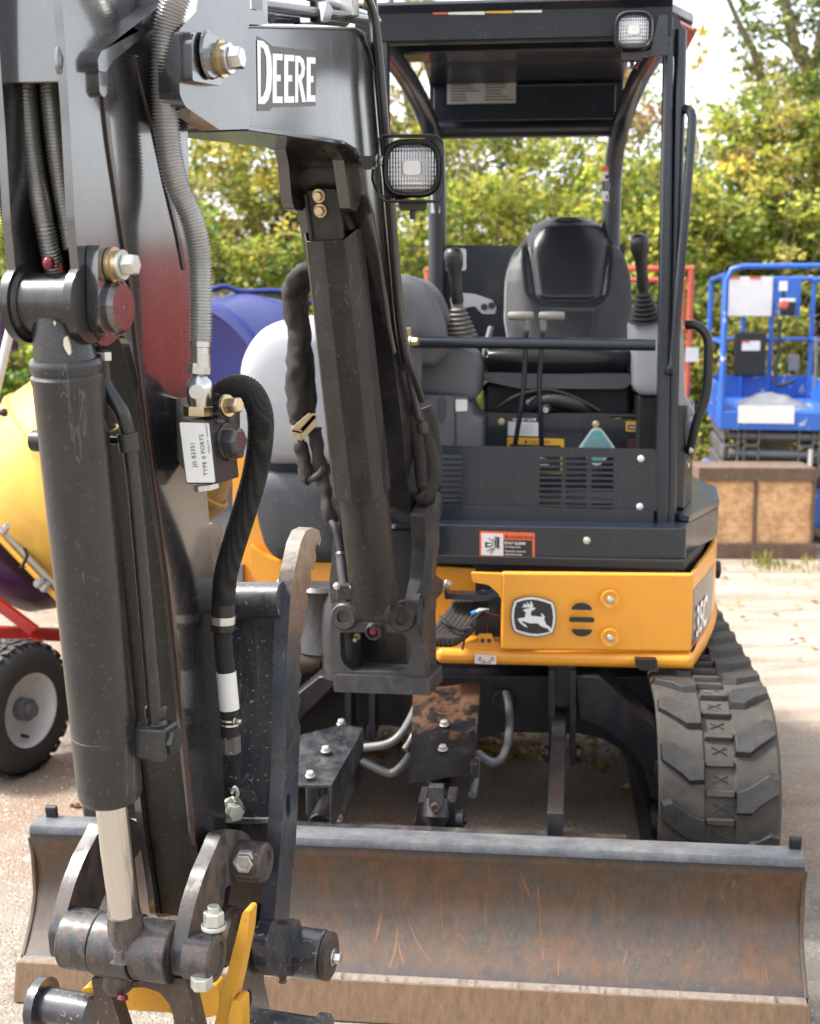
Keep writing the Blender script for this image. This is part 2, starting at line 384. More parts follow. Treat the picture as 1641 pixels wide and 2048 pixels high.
m.set(Base_Color=c, Coat_Weight=.3, Coat_Roughness=.2, Roughness=m.ramp(m.noise(20, 6, .7), [(.3, .34), (.7, .60)])); m.bump(m.noise(60, 6, .7), .25, .002); K['blade'] = m.m
m = MB('cutting_edge'); m.set(Base_Color=m.mix(m.ramp(m.noise(60, 8, .8, (1, 1, .15)), [(.3, 0.), (.7, 1.)]), (.085, .048, .026), (.185, .112, .062)), Roughness=.6); m.bump(m.noise(90, 5, .7), .4, .002); K['edge'] = m.m
m = MB('crumbled_clay'); m.set(Base_Color=m.mix(m.noise(60, 6, .7), (.14, .10, .075), (.36, .32, .28)), Roughness=.95); m.bump(m.noise(120, 6, .8), 1, .006); K['clay'] = m.m
# track rubber, dusty brown between the lugs
m = MB('track_rubber'); m.set(Base_Color=m.mix(m.ramp(m.noise(14, 8, .7), [(.3, 0.), (.7, 1.)]), (.024, .022, .020), (.068, .058, .049)), Roughness=.8); m.bump(m.noise(120, 5, .7), .5, .002); K['track'] = m.m
m = MB('lug_rubber'); m.set(Base_Color=m.mix(m.ramp(m.noise(30, 8, .75), [(.35, 0.), (.75, 1.)]), (.010, .010, .011), (.046, .041, .036)), Roughness=.55); m.bump(m.noise(150, 5, .7), .4, .002); K['lug'] = m.m
m = MB('fabric_sleeve'); wv = m.n('TexWave'); wv.wave_type = 'BANDS'; wv.bands_direction = 'Z'; wv.inputs['Scale'].default_value = 160; wv.inputs['Distortion'].default_value = 1; m.l(m.coord(), wv.inputs[0])
m.set(Base_Color=m.mix(m.noise(30, 6, .7), (.009, .008, .008), (.035, .026, .02)), Roughness=.8); m.bump(wv.outputs[1], .5, .001); K['sleeve'] = m.m
m = MB('lamp_lens'); m.set(Base_Color=(.46, .47, .48), Metallic=.6, Roughness=.18, Coat_Weight=.6, Coat_Roughness=.05)
w1 = m.n('TexWave'); w1.bands_direction = 'X'; w1.inputs['Scale'].default_value = 55; m.l(m.coord(), w1.inputs[0])
w2 = m.n('TexWave'); w2.bands_direction = 'Z'; w2.inputs['Scale'].default_value = 35; m.l(m.coord(), w2.inputs[0])
m.bump(m.mix(.5, w1.outputs[0], w2.outputs[0], 'ADD'), .7, .003); K['lens'] = m.m
# OSB board
m = MB('strand_board'); vo = m.n('TexVoronoi'); vo.inputs['Scale'].default_value = 1; m.l(m.coord((26, 40, 60)), vo.inputs[0])
m.set(Base_Color=m.mix(m.ramp(m.noise(9, 6, .7), [(.45, 0.), (.7, 1.)]), m.mix(vo.outputs['Color'], (.50, .27, .12), (.72, .46, .25)), (.32, .16, .07)), Roughness=.8); K['osb'] = m.m
# ------------------------------------------------------------------ the ground
m = MB('ground_concrete')
big = m.ramp(m.noise(.9, 7, .62, world=True, dist=.4), [(.42, 0.), (.56, 1.)])
conc = m.mix(m.noise(14, 9, .75, world=True), (.145, .122, .097), (.33, .295, .245))
clay = m.mix(m.noise(7, 8, .7, world=True), (.17, .085, .045), (.27, .175, .11))
st_ = m.ramp(m.noise(2.6, 9, .75, world=True, dist=.8), [(.50, 0.), (.64, .75)])
conc = m.mix(st_, conc, (.155, .118, .085))
geo = m.n('NewGeometry'); sx_ = m.n('SeparateXYZ'); m.l(geo.outputs['Position'], sx_.inputs[0])
mr = m.n('MapRange'); m.l(sx_.outputs['Y'], mr.inputs[0]); mr.inputs[1].default_value = 2.9; mr.inputs[2].default_value = 3.7; mr.inputs[3].default_value = 0.; mr.inputs[4].default_value = .85
q = m.n('Math', operation='MULTIPLY'); m.l(big, q.inputs[0]); m.l(mr.outputs[0], q.inputs[1])
c = m.mix(q.outputs[0], conc, clay)
ml = m.n('MapRange'); m.l(sx_.outputs['X'], ml.inputs[0]); ml.inputs[1].default_value = 1.; ml.inputs[2].default_value = 1.6; ml.inputs[3].default_value = 0.; ml.inputs[4].default_value = .75
c = m.mix(ml.outputs[0], c, m.mix(m.ramp(m.noise(2.2, 8, .65, (.35, 1.6, 1), world=True, dist=.6), [(.38, 0.), (.62, 1.)]), (.40, .355, .29), (.19, .145, .10)))
vo = m.n('TexVoronoi'); vo.inputs['Scale'].default_value = 90; m.l(m.coord(world=True), vo.inputs[0])
peb = m.ramp(vo.outputs['Distance'], [(.1, 1.), (.5, 0.)])
c = m.mix(m.ramp(m.noise(60, 4, .8, world=True), [(.55, 0.), (.72, .7)]), c, (.09, .072, .056))
c = m.mix(m.ramp(m.noise(75, 3, .8, world=True), [(.58, 0.), (.66, .85)]), c, (.50, .47, .43))
vc = m.n('TexVoronoi'); vc.feature = 'DISTANCE_TO_EDGE'; vc.inputs['Scale'].default_value = .42; vc.inputs['Randomness'].default_value = 1
wc = m.n('Mix'); wc.data_type = 'VECTOR'; wc.inputs[0].default_value = .30; m.l(m.coord(world=True), wc.inputs[4])
nn = m.n('TexNoise'); nn.inputs['Scale'].default_value = 3; nn.inputs['Detail'].default_value = 8; m.l(m.coord(world=True), nn.inputs[0]); m.l(nn.outputs['Color'], wc.inputs[5]); m.l(wc.outputs[1], vc.inputs[0])
cr0 = m.ramp(vc.outputs['Distance'], [(.0, .7), (.0025, .5), (.006, 0.)])
c = m.mix(cr0, c, (.16, .12, .09))
m.set(Base_Color=c, Roughness=.92)
hh = m.mix(.35, m.noise(45, 9, .75, world=True), peb); m.bump(hh, .8, .012); K['ground'] = m.m
g = G()
def gnd(u, v):
    x = -45 + 90 * u; y = -30 + 130 * v
    return (x, y, 0)
g.grid(gnd, 30, 40)
obj('ground', g, K['ground'], kind='structure', smooth=0)
# overgrown bank behind the yard
m = MB('bank_soil'); m.set(Base_Color=m.mix(m.noise(6, 8, .7, world=True), (.035, .038, .014), (.13, .10, .05)), Roughness=1.); m.bump(m.noise(25, 6, .8, world=True), 1, .05); K['bank'] = m.m
def bank_z(x, y):
    t = max(0., min(1., (y - 9.7) / 4.2)); t = t * t * (3 - 2 * t)
    return -.05 + (1.75 + .10 * max(-6, min(8, x))) * t + .12 * noise.noise(V((x * .6, y * .6, 3)))
g = G(); g.grid(lambda u, v: (-26 + 52 * u, 9.2 + 22 * v, bank_z(-26 + 52 * u, 9.2 + 22 * v)), 80, 34)
obj('hillside', g, K['bank'], kind='structure')

# ------------------------------------------------------------------ foliage
def leafmat(name, trans=.5):
    m = MB(name); at = m.n('VertexColor'); at.layer_name = 'leaf'
    m.set(Base_Color=at.outputs[0], Roughness=.55)
    tr = m.n('BsdfTranslucent'); m.l(at.outputs[0], tr.inputs[0]); ms = m.n('MixShader'); ms.inputs[0].default_value = trans
    m.l(m.p.outputs[0], ms.inputs[1]); m.l(tr.outputs[0], ms.inputs[2]); m.l(ms.outputs[0], m.t.nodes['Material Output'].inputs[0]); return m.m
K['leaf'] = leafmat('leaves')
K['bark'] = plain('bark', (.13, .10, .07), .9, var=.4, scale=12, bumpy=30)
PAL = {
 'green': [((.10, .17, .030), 5), ((.19, .28, .035), 5), ((.35, .39, .06), 3), ((.045, .085, .02), 3), ((.46, .40, .10), 1)],
 'lime': [((.27, .33, .045), 5), ((.46, .46, .07), 5), ((.14, .21, .035), 4), ((.52, .46, .12), 2), ((.20, .12, .05), 1)],
 'gold': [((.44, .38, .065), 5), ((.54, .45, .09), 3), ((.28, .31, .06), 5), ((.32, .22, .08), 2), ((.14, .18, .035), 4)],
 'rust': [((.30, .27, .08), 4), ((.34, .22, .08), 3), ((.20, .24, .05), 5), ((.24, .10, .06), 1), ((.44, .40, .14), 2)],
 'dark': [((.050, .085, .020), 5), ((.09, .13, .03), 4), ((.16, .19, .04), 3), ((.32, .30, .07), 1)],
}
def leaf_mesh(name, clumps, per, size, pal, spread, seed, flat=.75):
    """many small folded leaves in clumps; clumps = [(centre, radius)]"""
    rnd = random.Random(seed); vs_ = []; fs = []; cols = []
    cols_ = [c for c, _ in PAL[pal]]; w_ = [w for _, w in PAL[pal]]
    for cc, cr in clumps:
        tint = rnd.choices(cols_, w_)[0]; lum = rnd.uniform(.55, 1.4)
        for _ in range(per):
            while True:
                d = V((rnd.uniform(-1, 1), rnd.uniform(-1, 1), rnd.uniform(-1, 1)))
                if d.length < 1: break
            p = V(cc) + V((d.x, d.y, d.z * flat)) * cr * (.55 + .45 * rnd.random()) * spread
            s_ = size * rnd.uniform(.55, 1.35)
            a = V((rnd.gauss(0, 1), rnd.gauss(0, 1), rnd.gauss(0, .6))).normalized()
            n_ = V((rnd.gauss(0, .8), rnd.gauss(0, .8) - .3, rnd.uniform(.1, 1.2))).normalized(); b_ = a.cross(n_)
            if b_.length < .05: continue
            b_.normalize(); k = len(vs_); dip = n_ * s_ * .12
            vs_ += [p - a * s_ * .5, p + b_ * s_ * .36 + dip, p + a * s_ * .55, p - b_ * s_ * .36 + dip, p + a * s_ * .0]
            fs += [(k, k + 1, k + 2, k + 4), (k, k + 4, k + 2, k + 3)]
            base = tint if rnd.random() < .6 else rnd.choices(cols_, w_)[0]
            j = lum * rnd.uniform(.75, 1.3); col = (base[0] * j, base[1] * j * rnd.uniform(.92, 1.08), base[2] * j, 1)
            cols += list(col) * 5
    me = bpy.data.meshes.new(name); me.from_pydata([tuple(v) for v in vs_], [], fs)
    ca = me.color_attributes.new('leaf', 'FLOAT_COLOR', 'POINT'); ca.data.foreach_set('color', cols)
    me.materials.append(K['leaf']); return me
def stems_mesh(seed, n, h, r0, spread):
    rnd = random.Random(seed); g = G()
    for i in range(n):
        a = rnd.uniform(0, 6.28); x = math.cos(a) * .12; y = math.sin(a) * .12; pts = []; dx = math.cos(a) * spread * rnd.uniform(.3, 1); dy = math.sin(a) * spread * rnd.uniform(.3, 1)
        for k in range(6):
            t = k / 5; pts.append((x + dx * t ** 1.3 + rnd.gauss(0, .02), y + dy * t ** 1.3 + rnd.gauss(0, .02), h * t * rnd.uniform(.9, 1.05)))
        g.tube(smooth_path(pts, 3), [r0 * (1 - .8 * i_ / 15) for i_ in range(16)], 5)
    me = bpy.data.meshes.new('stem'); g.b.to_mesh(me); g.b.free(); me.materials.append(K['bark']); me.shade_smooth(); return me
SHR = []
for i, pal in enumerate(['green', 'lime', 'gold', 'rust', 'lime', 'dark']):
    rnd = random.Random(50 + i); cl = []
    for _ in range(120):
        a = rnd.uniform(0, 6.283); rr = math.sqrt(rnd.random()) * .95; z = rnd.uniform(.05, 1.75) ; top = 1.0 - .45 * (z / 1.75) ** 2
        cl.append(((math.cos(a) * rr * top, math.sin(a) * rr * top, z), rnd.uniform(.12, .26)))
    SHR.append((leaf_mesh('crown', cl, 62, .060, pal, 1.25, 90 + i), stems_mesh(20 + i, 16, 1.95, .011, 1.05), pal))
COLW = {'green': 'leafy green', 'lime': 'yellow-green', 'gold': 'golden', 'rust': 'reddish brown', 'dark': 'dark green'}
def mk(name, me, parent=None, loc=(0, 0, 0)):
    o = bpy.data.objects.new(name, me); COL.objects.link(o); o.parent = parent; o.location = loc; return o
rnd = random.Random(11)
ROWN = {0: 'low', 1: 'middle-height', 2: 'tall rear'}
def shrub(x, y, z, s, k, row=0):
    cr, stm, pal = SHR[k]
    px = CX + F * x / y
    where = [(-200, 'beyond the left picture edge'), (90, 'at the left picture edge behind the arm'), (330, 'behind the coil-guarded hose of the arm'), (480, 'in the left half of the gap between arm and boom'), (640, 'in the right half of the gap between arm and boom'), (790, 'behind the upright part of the boom'), (930, 'beside the left rear canopy post'), (1060, 'above the empty panel left of the seat'), (1190, 'directly above the black seat'), (1330, 'beside the right rear canopy post'), (1450, 'just right of the canopy grab rail'), (1580, 'behind the blue lift'), (1760, 'at the right picture edge'), (9999, 'beyond the right picture edge')]
    w_ = [b.replace('coil-guarded hose of the arm', 'coil-guarded hose').replace('in the left half of the gap between arm and boom', 'left in the gap beside the arm').replace('in the right half of the gap between arm and boom', 'right in the gap beside the boom') for a, b in where if px < a + 65][0]
    e = empty('shrub', (x, y, z), ROWN[row] + ' ' + COLW[pal] + ' shrub on the bank ' + w_, 'shrub', 'shrubs on the bank', rnd.uniform(0, 6.28)); e.scale = (s, s, s * rnd.uniform(.9, 1.15))
    mk('crown', cr, e); mk('stem', stm, e)
for x in [-4.6, -3.6, -2.7, -1.9, -1.05, -.2, .6, 1.45, 2.3, 3.1, 4.0, 4.9]:
    shrub(x + rnd.uniform(-.2, .2), (10.2 if x < 1 else 11.0) + rnd.uniform(0, .5), bank_z(x, 10.1) - .1, rnd.uniform(.8, 1.0), rnd.choice([0, 1, 3, 5, 1, 4, 2, 3]))
for x in [-4.8, -3.7, -2.6, -1.6, -.6, .4, 1.4, 2.4, 3.4, 4.5, 5.4]:
    shrub(x + rnd.uniform(-.2, .2), 11.8 + rnd.uniform(0, .6), bank_z(x, 11.6) - .1, rnd.uniform(.95, 1.15), rnd.choice([0, 1, 2, 4, 1, 2]), 1)
for x, zt in [(-5.4, .2), (-4.2, .3), (-3.0, .3), (-1.95, -.1), (-.9, .45), (.2, .1), (1.3, -.05), (2.4, -.35), (3.4, -.25), (4.4, .2), (5.5, .5)]:
    shrub(x + rnd.uniform(-.2, .2), 13.2 + rnd.uniform(0, .5), bank_z(x, 13.4) - .15 + zt, rnd.uniform(1.0, 1.2), rnd.choice([0, 1, 2, 4, 2]), 2)
def tree(pts, r0, clumps, per, pal, label, size=.075, branches=(), spread=1.15, seed=3):
    base = V(pts[0]); e = empty('tree', base, label, 'tree', 'trees on the bank')
    g = G(); P = smooth_path([V(p) - base for p in pts], 5); n = len(P)
    g.tube(P, [r0 * (1 - .75 * i / n) for i in range(n)], 8)
    for bp, br in branches:
        Q = smooth_path([V(p) - base for p in bp], 4); g.tube(Q, [br * (1 - .8 * i / len(Q)) for i in range(len(Q))], 6)
    me = bpy.data.meshes.new('trunk'); g.b.to_mesh(me); g.b.free(); me.materials.append(K['bark']); me.shade_smooth(); mk('trunk', me, e)
    mk('crown', leaf_mesh('crown', [(V(c) - base, r) for c, r in clumps], per, size, pal, spread, seed), e)
def ccl(pxs, Y, r, rnd_, n=1, jit=.35):
    out = []
    for px, py in pxs:
        for _ in range(n):
            p = PY(px, py, Y + rnd_.uniform(-.6, .6)); out.append((p + V((rnd_.gauss(0, jit), rnd_.gauss(0, jit), rnd_.gauss(0, jit))), r * rnd_.uniform(.6, 1.2)))
    return out
rt = random.Random(5)
tree([PZ(1640, 700, .8) * 1 if False else (4.62, 14.2, 1.7), PY(1630, 190, 14.2), PY(1590, 90, 14.2), PY(1562, -40, 14.2), PY(1530, -200, 14.2)], .11,
     ccl([(1500, 20), (1560, 10), (1620, 20), (1640, 90), (1530, 60), (1510, 30), (1600, 60), (1640, 150), (1580, -60), (1500, -70), (1640, -60), (1550, 130), (1660, 40)], 14, .26, rt, 2, .13), 75, 'dark',
     'leaning dark-barked tree with green leaves at the right edge', .07,
     [([PY(1625, 170, 14.2), PY(1640, 60, 14.2), PY(1660, -30, 14.2)], .06), ([PY(1600, 110, 14.2), PY(1540, 60, 14.2), PY(1500, 20, 14.1)], .025)], seed=31)
tree([(3.95, 13.6, 1.6), PY(1545, 300, 13.6), PY(1532, 210, 13.6), PY(1510, 110, 13.6), PY(1485, 60, 13.6), PY(1440, -40, 13.6)], .075,
     ccl([(1500, 140), (1520, 170), (1510, 200), (1540, 230), (1490, 170), (1570, 150), (1600, 170), (1590, 230), (1620, 260), (1560, 260)], 13.6, .14, rt, 1, .10), 42, 'rust',
     'slender tree with a bare leaning top against the white sky', .06, [([PY(1532, 210, 13.6), PY(1560, 150, 13.6), PY(1580, 120, 13.6)], .02)], seed=32)
tree([(.1, 14.5, 1.6), PY(838, 330, 14.5), PY(815, 200, 14.5), PY(795, 80, 14.5), PY(770, -100, 14.5)], .07,
     ccl([(790, 100), (830, 60), (800, 200), (840, 150), (780, 30), (850, 20), (760, 150), (830, 240), (790, 260), (720, 50), (700, 150), (900, -60), (850, -80)], 14.3, .24, rt, 3, .16), 52, 'gold',
     'tree with golden leaves beside the left canopy post', .065, [([PY(815, 200, 14.5), PY(850, 120, 14.4), PY(870, 40, 14.3)], .03)], seed=33)
tree([(-1.4, 14.2, 1.6), PY(470, 300, 14.2), PY(450, 150, 14.2), PY(440, -50, 14.2)], .08,
     ccl([(400, 280), (440, 300), (420, 340), (480, 345), (400, 350), (590, 350), (330, 200), (420, 180), (390, 260)], 14, .24, rt, 3, .14), 60, 'gold',
     'golden tree seen through the gap between arm and boom', .065, seed=34)
tree([(2.2, 15.2, 1.6), PY(1240, 300, 15.2), PY(1250, 120, 15.2), PY(1270, -80, 15.2)], .08,
     ccl([(1260, 170), (1280, 220), (1300, 150), (1250, 240), (1290, 280), (1310, 240), (1200, 260), (1130, 250), (1060, 250), (980, 250), (920, 230), (900, 260), (1230, 200)], 15, .24, rt, 3, .14), 60, 'rust',
     'brownish autumn tree behind the right rear canopy post', .065, seed=35)
tree([(4.9, 12.9, 1.5), PY(1630, 330, 12.9), PY(1640, 250, 12.9)], .04,
     ccl([(1500, 330), (1540, 310), (1580, 290), (1620, 260), (1640, 220), (1600, 320), (1550, 350), (1640, 300), (1460, 380), (1430, 330), (1480, 290)], 12.9, .20, rt, 3, .12), 60, 'gold',
     'low golden tree in front of the leaning trees on the right', .06, seed=36)
# a bough reaching in over the canopy roof: a few big yellow leaves and a trailing vine
e = empty('branch', PY(1400, -60, 9.2), 'thin hanging bough with a few large yellow leaves beside the canopy roof', 'branch')
ROOT = V(e.location)
g = G(); g.tube(smooth_path([PY(1440, -160, 9.3), PY(1415, -40, 9.2), PY(1404, 60, 9.2), PY(1398, 130, 9.2), PY(1390, 250, 9.2), PY(1398, 300, 9.2)], 5), .0045, 5)
obj('twig', g, K['bark'], e)
m = MB('yellow_leaf'); m.set(Base_Color=m.mix(m.noise(20, 5), (.72, .52, .05), (.50, .46, .08)), Roughness=.5); K['yleaf'] = m.m
def big_leaf(c, s, ang, tilt, name='leaf', parent=None, mat=None, **kw):
    g = G(); pts = []
    for k in range(10):
        a = k / 10 * 6.283; r = s * (1. if k % 2 == 0 else .48) * (1.15 if k in (0, ) else 1)
        r *= rnd.uniform(.75, 1.2); pts.append((math.cos(a + ang) * r, math.sin(a + ang) * r))
    ux = V((1, 0, 0)); uz = V((0, math.sin(tilt), math.cos(tilt)))
    P = [V(c) + ux * x + uz * z + V((0, .25 * abs(x), 0)) for x, z in pts]
    cv = g.b.verts.new(V(c)); vv = [g.b.verts.new(p) for p in P]
    for i in range(10): g.b.faces.new([cv, vv[i], vv[(i + 1) % 10]])
    return obj(name, g, mat or K['yleaf'], parent, smooth=0, **kw)
for px, py, s_ in [(1406, 64, .060), (1411, 104, .036), (1402, 122, .044), (1388, 134, .040), (1397, 88, .03)]:
    big_leaf(PY(px, py, 9.2), s_, rnd.uniform(0, 6), rnd.uniform(-.5, .5), parent=e)
for px, py in [(1386, 175), (1392, 196), (1383, 210), (1387, 222), (1402, 222), (1400, 248), (1412, 265)]:
    big_leaf(PY(px, py, 9.2), .022, rnd.uniform(0, 6), rnd.uniform(-.5, .5), parent=e, mat=None)
# litter, stones and grass
rnd = random.Random(23)
g = G()
def tri_stone(x, y, s_):
    z = s_ * .35
    P = [(x + math.cos(a) * s_ * rnd.uniform(.6, 1.1), y + math.sin(a) * s_ * rnd.uniform(.6, 1.1), 0.0) for a in (0, 1.3, 2.5, 3.8, 5.1)]
    t = g.b.verts.new((x + s_ * .1, y, z)); vv = [g.b.verts.new(p) for p in P]
    for i in range(5): g.b.faces.new([vv[i], vv[(i + 1) % 5], t])
for _ in range(70): tri_stone(rnd.choice([rnd.uniform(-2.2, -.6), rnd.uniform(1.0, 4)]), rnd.uniform(2.2, 7), rnd.uniform(.012, .028))
for _ in range(2600):
    if rnd.random() < .6: x = rnd.uniform(-2.2, -.5); y = rnd.uniform(1.9, 4.2)
    else: x = rnd.uniform(-1, 4.5); y = rnd.uniform(2.6, 9)
    tri_stone(x, y, rnd.uniform(.0025, .009))
m = MB('grit'); m.set(Base_Color=m.mix(m.noise(9, 3, world=True), (.22, .185, .15), (.46, .43, .39)), Roughness=.9); K['grit'] = m.m
obj('gravel', g, K['grit'], kind='stuff', smooth=0)
vs_, fs, cols = [], [], []
def blade_(x, y, z, h, col):
    a = rnd.uniform(0, 6.28); lean = rnd.uniform(.1, .7) * h; w = .0035 + h * .012; dx, dy = math.cos(a), math.sin(a); k = len(vs_)
    vs_.extend([(x - dy * w, y + dx * w, z), (x + dy * w, y - dx * w, z), (x + dx * lean * .4 + dy * w * .7, y + dy * lean * .4 - dx * w * .7, z + h * .65), (x + dx * lean * .4 - dy * w * .7, y + dy * lean * .4 + dx * w * .7, z + h * .65), (x + dx * lean, y + dy * lean, z + h)])
    fs.extend([(k, k + 1, k + 2, k + 3), (k + 3, k + 2, k + 4)]); cols.extend(list(col) * 5)
def tuft(c, n, r, h):
    for _ in range(n):
        b = rnd.choice([(.16, .22, .04, 1), (.28, .30, .06, 1), (.40, .34, .12, 1), (.30, .20, .08, 1)])
        blade_(c[0] + rnd.gauss(0, r), c[1] + rnd.gauss(0, r * .6), 0, h * rnd.uniform(.4, 1.2), b)
tuft(PZ(1560, 1135), 130, .13, .045); tuft(PZ(1532, 1128), 50, .05, .085); tuft(PZ(1640, 1125), 40, .08, .05)
tuft(PZ(1110, 1505), 50, .05, .03); tuft(PZ(1210, 1530), 60, .05, .025); tuft(PZ(1000, 1512), 90, .09, .035); tuft(PZ(790, 1485), 70, .08, .04)
tuft(PZ(125, 1400), 130, .06, .12); tuft(PZ(128, 1440), 70, .05, .08)
for _ in range(1500):
    x = rnd.uniform(-6, 7); y = rnd.uniform(9.0, 10.6); blade_(x, y, max(0, bank_z(x, y)), rnd.uniform(.08, .35), rnd.choice([(.2, .26, .05, 1), (.34, .32, .08, 1), (.36, .22, .08, 1)]))
me = bpy.data.meshes.new('grass'); me.from_pydata(vs_, [], fs); ca = me.color_attributes.new('leaf', 'FLOAT_COLOR', 'POINT'); ca.data.foreach_set('color', cols); me.materials.append(K['leaf'])
go = mk('grass', me); go['kind'] = 'stuff'
vs_, fs, cols = [], [], []
for _ in range(2600):
    x = rnd.gauss(.8, 3.2); y = 9.1 + abs(rnd.gauss(0, .5)) if rnd.random() < .8 else rnd.uniform(5.5, 9)
    if rnd.random() < .12: c0 = PZ(rnd.choice([960, 1010, 790, 1230]), 1495); x = c0.x + rnd.gauss(0, .12); y = c0.y + rnd.gauss(0, .08)
    z = .006 + rnd.random() * .01 + max(0, bank_z(x, y) if y > 9.2 else 0); s_ = rnd.uniform(.01, .03); a = rnd.uniform(0, 6.28); k = len(vs_)
    dx, dy = math.cos(a) * s_, math.sin(a) * s_
    vs_.extend([(x - dx, y - dy, z), (x + dy * .6, y - dx * .6, z + s_ * .4), (x + dx, y + dy, z + s_ * .2), (x - dy * .6, y + dx * .6, z + s_ * .5)]); fs.append((k, k + 1, k + 2, k + 3))
    cols.extend(list(rnd.choice([(.36, .17, .06, 1), (.5, .33, .1, 1), (.24, .12, .06, 1), (.52, .44, .1, 1), (.3, .06, .03, 1)])) * 4)
me = bpy.data.meshes.new('leaf_litter'); me.from_pydata(vs_, [], fs); ca = me.color_attributes.new('leaf', 'FLOAT_COLOR', 'POINT'); ca.data.foreach_set('color', cols); me.materials.append(K['leaf'])
go = mk('leaf_litter', me); go['kind'] = 'stuff'
m = MB('brown_leaf'); m.set(Base_Color=(.17, .065, .03), Roughness=.7); K['bleaf'] = m.m
def fallen(p, s_, mat, label):
    g = G(); n = 9; rr = random.Random(int(s_ * 1e5)); cv = g.b.verts.new(V(p) + V((0, 0, .006)))
    vv = [g.b.verts.new(V(p) + V((math.cos(k / n * 6.28) * s_ * rr.uniform(.6, 1.2), math.sin(k / n * 6.28) * s_ * rr.uniform(.5, 1), rr.uniform(.001, .018)))) for k in range(n)]
    for i in range(n): g.b.faces.new([cv, vv[i], vv[(i + 1) % n]])
    o = obj('fallen_leaf', g, mat, smooth=0, cat='leaf', label=label)
fallen(PZ(152, 1615), .022, K['bleaf'], 'curled brown leaf lying on the concrete left of the big cylinder')
fallen(PZ(1252, 1578), .020, K['yleaf'], 'small yellow leaf on the shaded ground between the tracks')

# ------------------------------------------------------------------ blue scissor lift, right background
L_ = Frame(2.46, 8.35, 9.6); LR = empty('scissor_lift', L_.w(0, .8, 0), 'blue scissor lift with paint-worn guard rails standing behind the wooden crate', 'scissor lift')
hw = .385
def LP(px, py, y=0): return L_.l(L_.at(px, py, y=y))
zt = 1.855; zp = .905
g = G()
for pts in ([(-hw, 0, zp), (-hw, 0, zt - .09), (-hw + .03, 0, zt - .02), (-hw + .1, 0, zt), (hw - .1, 0, zt), (hw - .03, 0, zt - .02), (hw, 0, zt - .09), (hw, 0, zp)],):
    g.tube([L_.w(*p) for p in pts], .019, 10)
obj('front_rail', g, K['blue'], LR)
for x in (-hw, hw):
    g = G(); g.tube([L_.w(x, .03, zt - .05), L_.w(x, 1.55, zt - .05)], .018, 8); g.tube([L_.w(x, .03, zt - .5), L_.w(x, 1.55, zt - .5)], .015, 8); obj('side_rail', g, K['blue'], LR)
    for y in (.09, 1.55):
        g = G(); g.tube([L_.w(x, y, zp - .05), L_.w(x, y, zt - .05)], .020, 8); obj('post', g, K['blue'], LR)
g = G(); g.tube([L_.w(-hw, 1.55, zt - .04), L_.w(hw, 1.55, zt - .04)], .018, 8); g.tube([L_.w(-hw, 1.55, zt - .5), L_.w(hw, 1.55, zt - .5)], .015, 8); obj('rear_rail', g, K['blue'], LR)
for x in (-.13, .08):
    g = G(); g.tube([L_.w(x, 1.55, zp), L_.w(x, 1.55, zt - .04)], .018, 8); obj('post', g, K['blue'], LR)
g = G(); g.box((-hw - .01, -.02, zp - .12), (hw + .12, 1.6, zp), L_); obj('platform', g, K['blue'], LR, bevel=.006)
g = G(); g.box((-hw, 1.56, zp), (hw, 1.575, zp + .17), L_); g.box((-hw - .008, .05, zp), (-hw + .006, 1.56, zp + .17), L_); g.box((hw - .006, .05, zp), (hw + .008, 1.56, zp + .17), L_); obj('toe_board', g, K['blue'], LR, bevel=.003)
def Lplate(name, px0, py0, px1, py1, y, th, mat, bev=.002, parent=None):
    a = LP(px0, py1, y); b = LP(px1, py0, y); g = G(); g.box((a.x, y, a.z), (b.x, y + th, b.z), L_); return obj(name, g, mat, parent or LR, bevel=bev)
pl = Lplate('placard', 1457, 553, 1547, 632, 1.50, .012, K['white'])
pl2 = Lplate('control_plate', 1546, 556, 1604, 632, 1.505, .012, K['blue'])
Lplate('decal', 1558, 562, 1576, 582, 1.498, .004, K['dec_w'], 0, pl2)
for a, b in ((1459, 1480), (1500, 1522)): Lplate('decal', a, 553, b, 558, 1.496, .003, K['coral'], 0, pl)
Lplate('document_box', 1467, 664, 1534, 752, 1.42, .08, K['blackp'], .012)
Lplate('decal', 1484, 682, 1521, 701, 1.416, .003, K['dec_w'], 0, pl)
Lplate('decal', 1484, 681, 1500, 685, 1.4135, .002, K['coral'], 0, pl)
cb = Lplate('control_box', 1562, 603, 1592, 630, 1.40, .09, K['blackp'], .01)
Lplate('control_lid', 1562, 597, 1592, 604, 1.39, .1, K['white'], .004)
g = G(); g.lathe(L_.w(*LP(1568, 610, 1.38)), -L_.ey, [(0, .03), (.02, .035), (.04, .03), (.045, 0)], 12); obj('stop_button', g, K['coral'], LR)
g = G(); p = LP(1568, 600, 1.4); g.tube([L_.w(p.x, 1.43, p.z), L_.w(p.x - .0, 1.43, p.z + .07)], .012, 8); obj('joystick', g, K['blackp'], LR)
Lplate('junction_box', 1577, 710, 1600, 742, 1.44, .05, K['greym'], .006)
g = G(); g.tube(smooth_path([L_.w(*LP(1560, 640, 1.42)), L_.w(*LP(1558, 700, 1.42)), L_.w(*LP(1550, 755, 1.4)), L_.w(*LP(1560, 772, 1.38)), L_.w(*LP(1590, 760, 1.4))], 6), .013, 8); obj('cable', g, K['rub'], LR)
g = G(); P = smooth_path([L_.w(*LP(1634, 672, .3)), L_.w(*LP(1633, 720, .3)), L_.w(*LP(1631, 775, .3))], 8); g.tube(P, .011, 6); obj('chain', g, K['greym'], LR)
Lplate('decal', 1476, 812, 1590, 846, -.026, .005, K['dec_w'], 0)
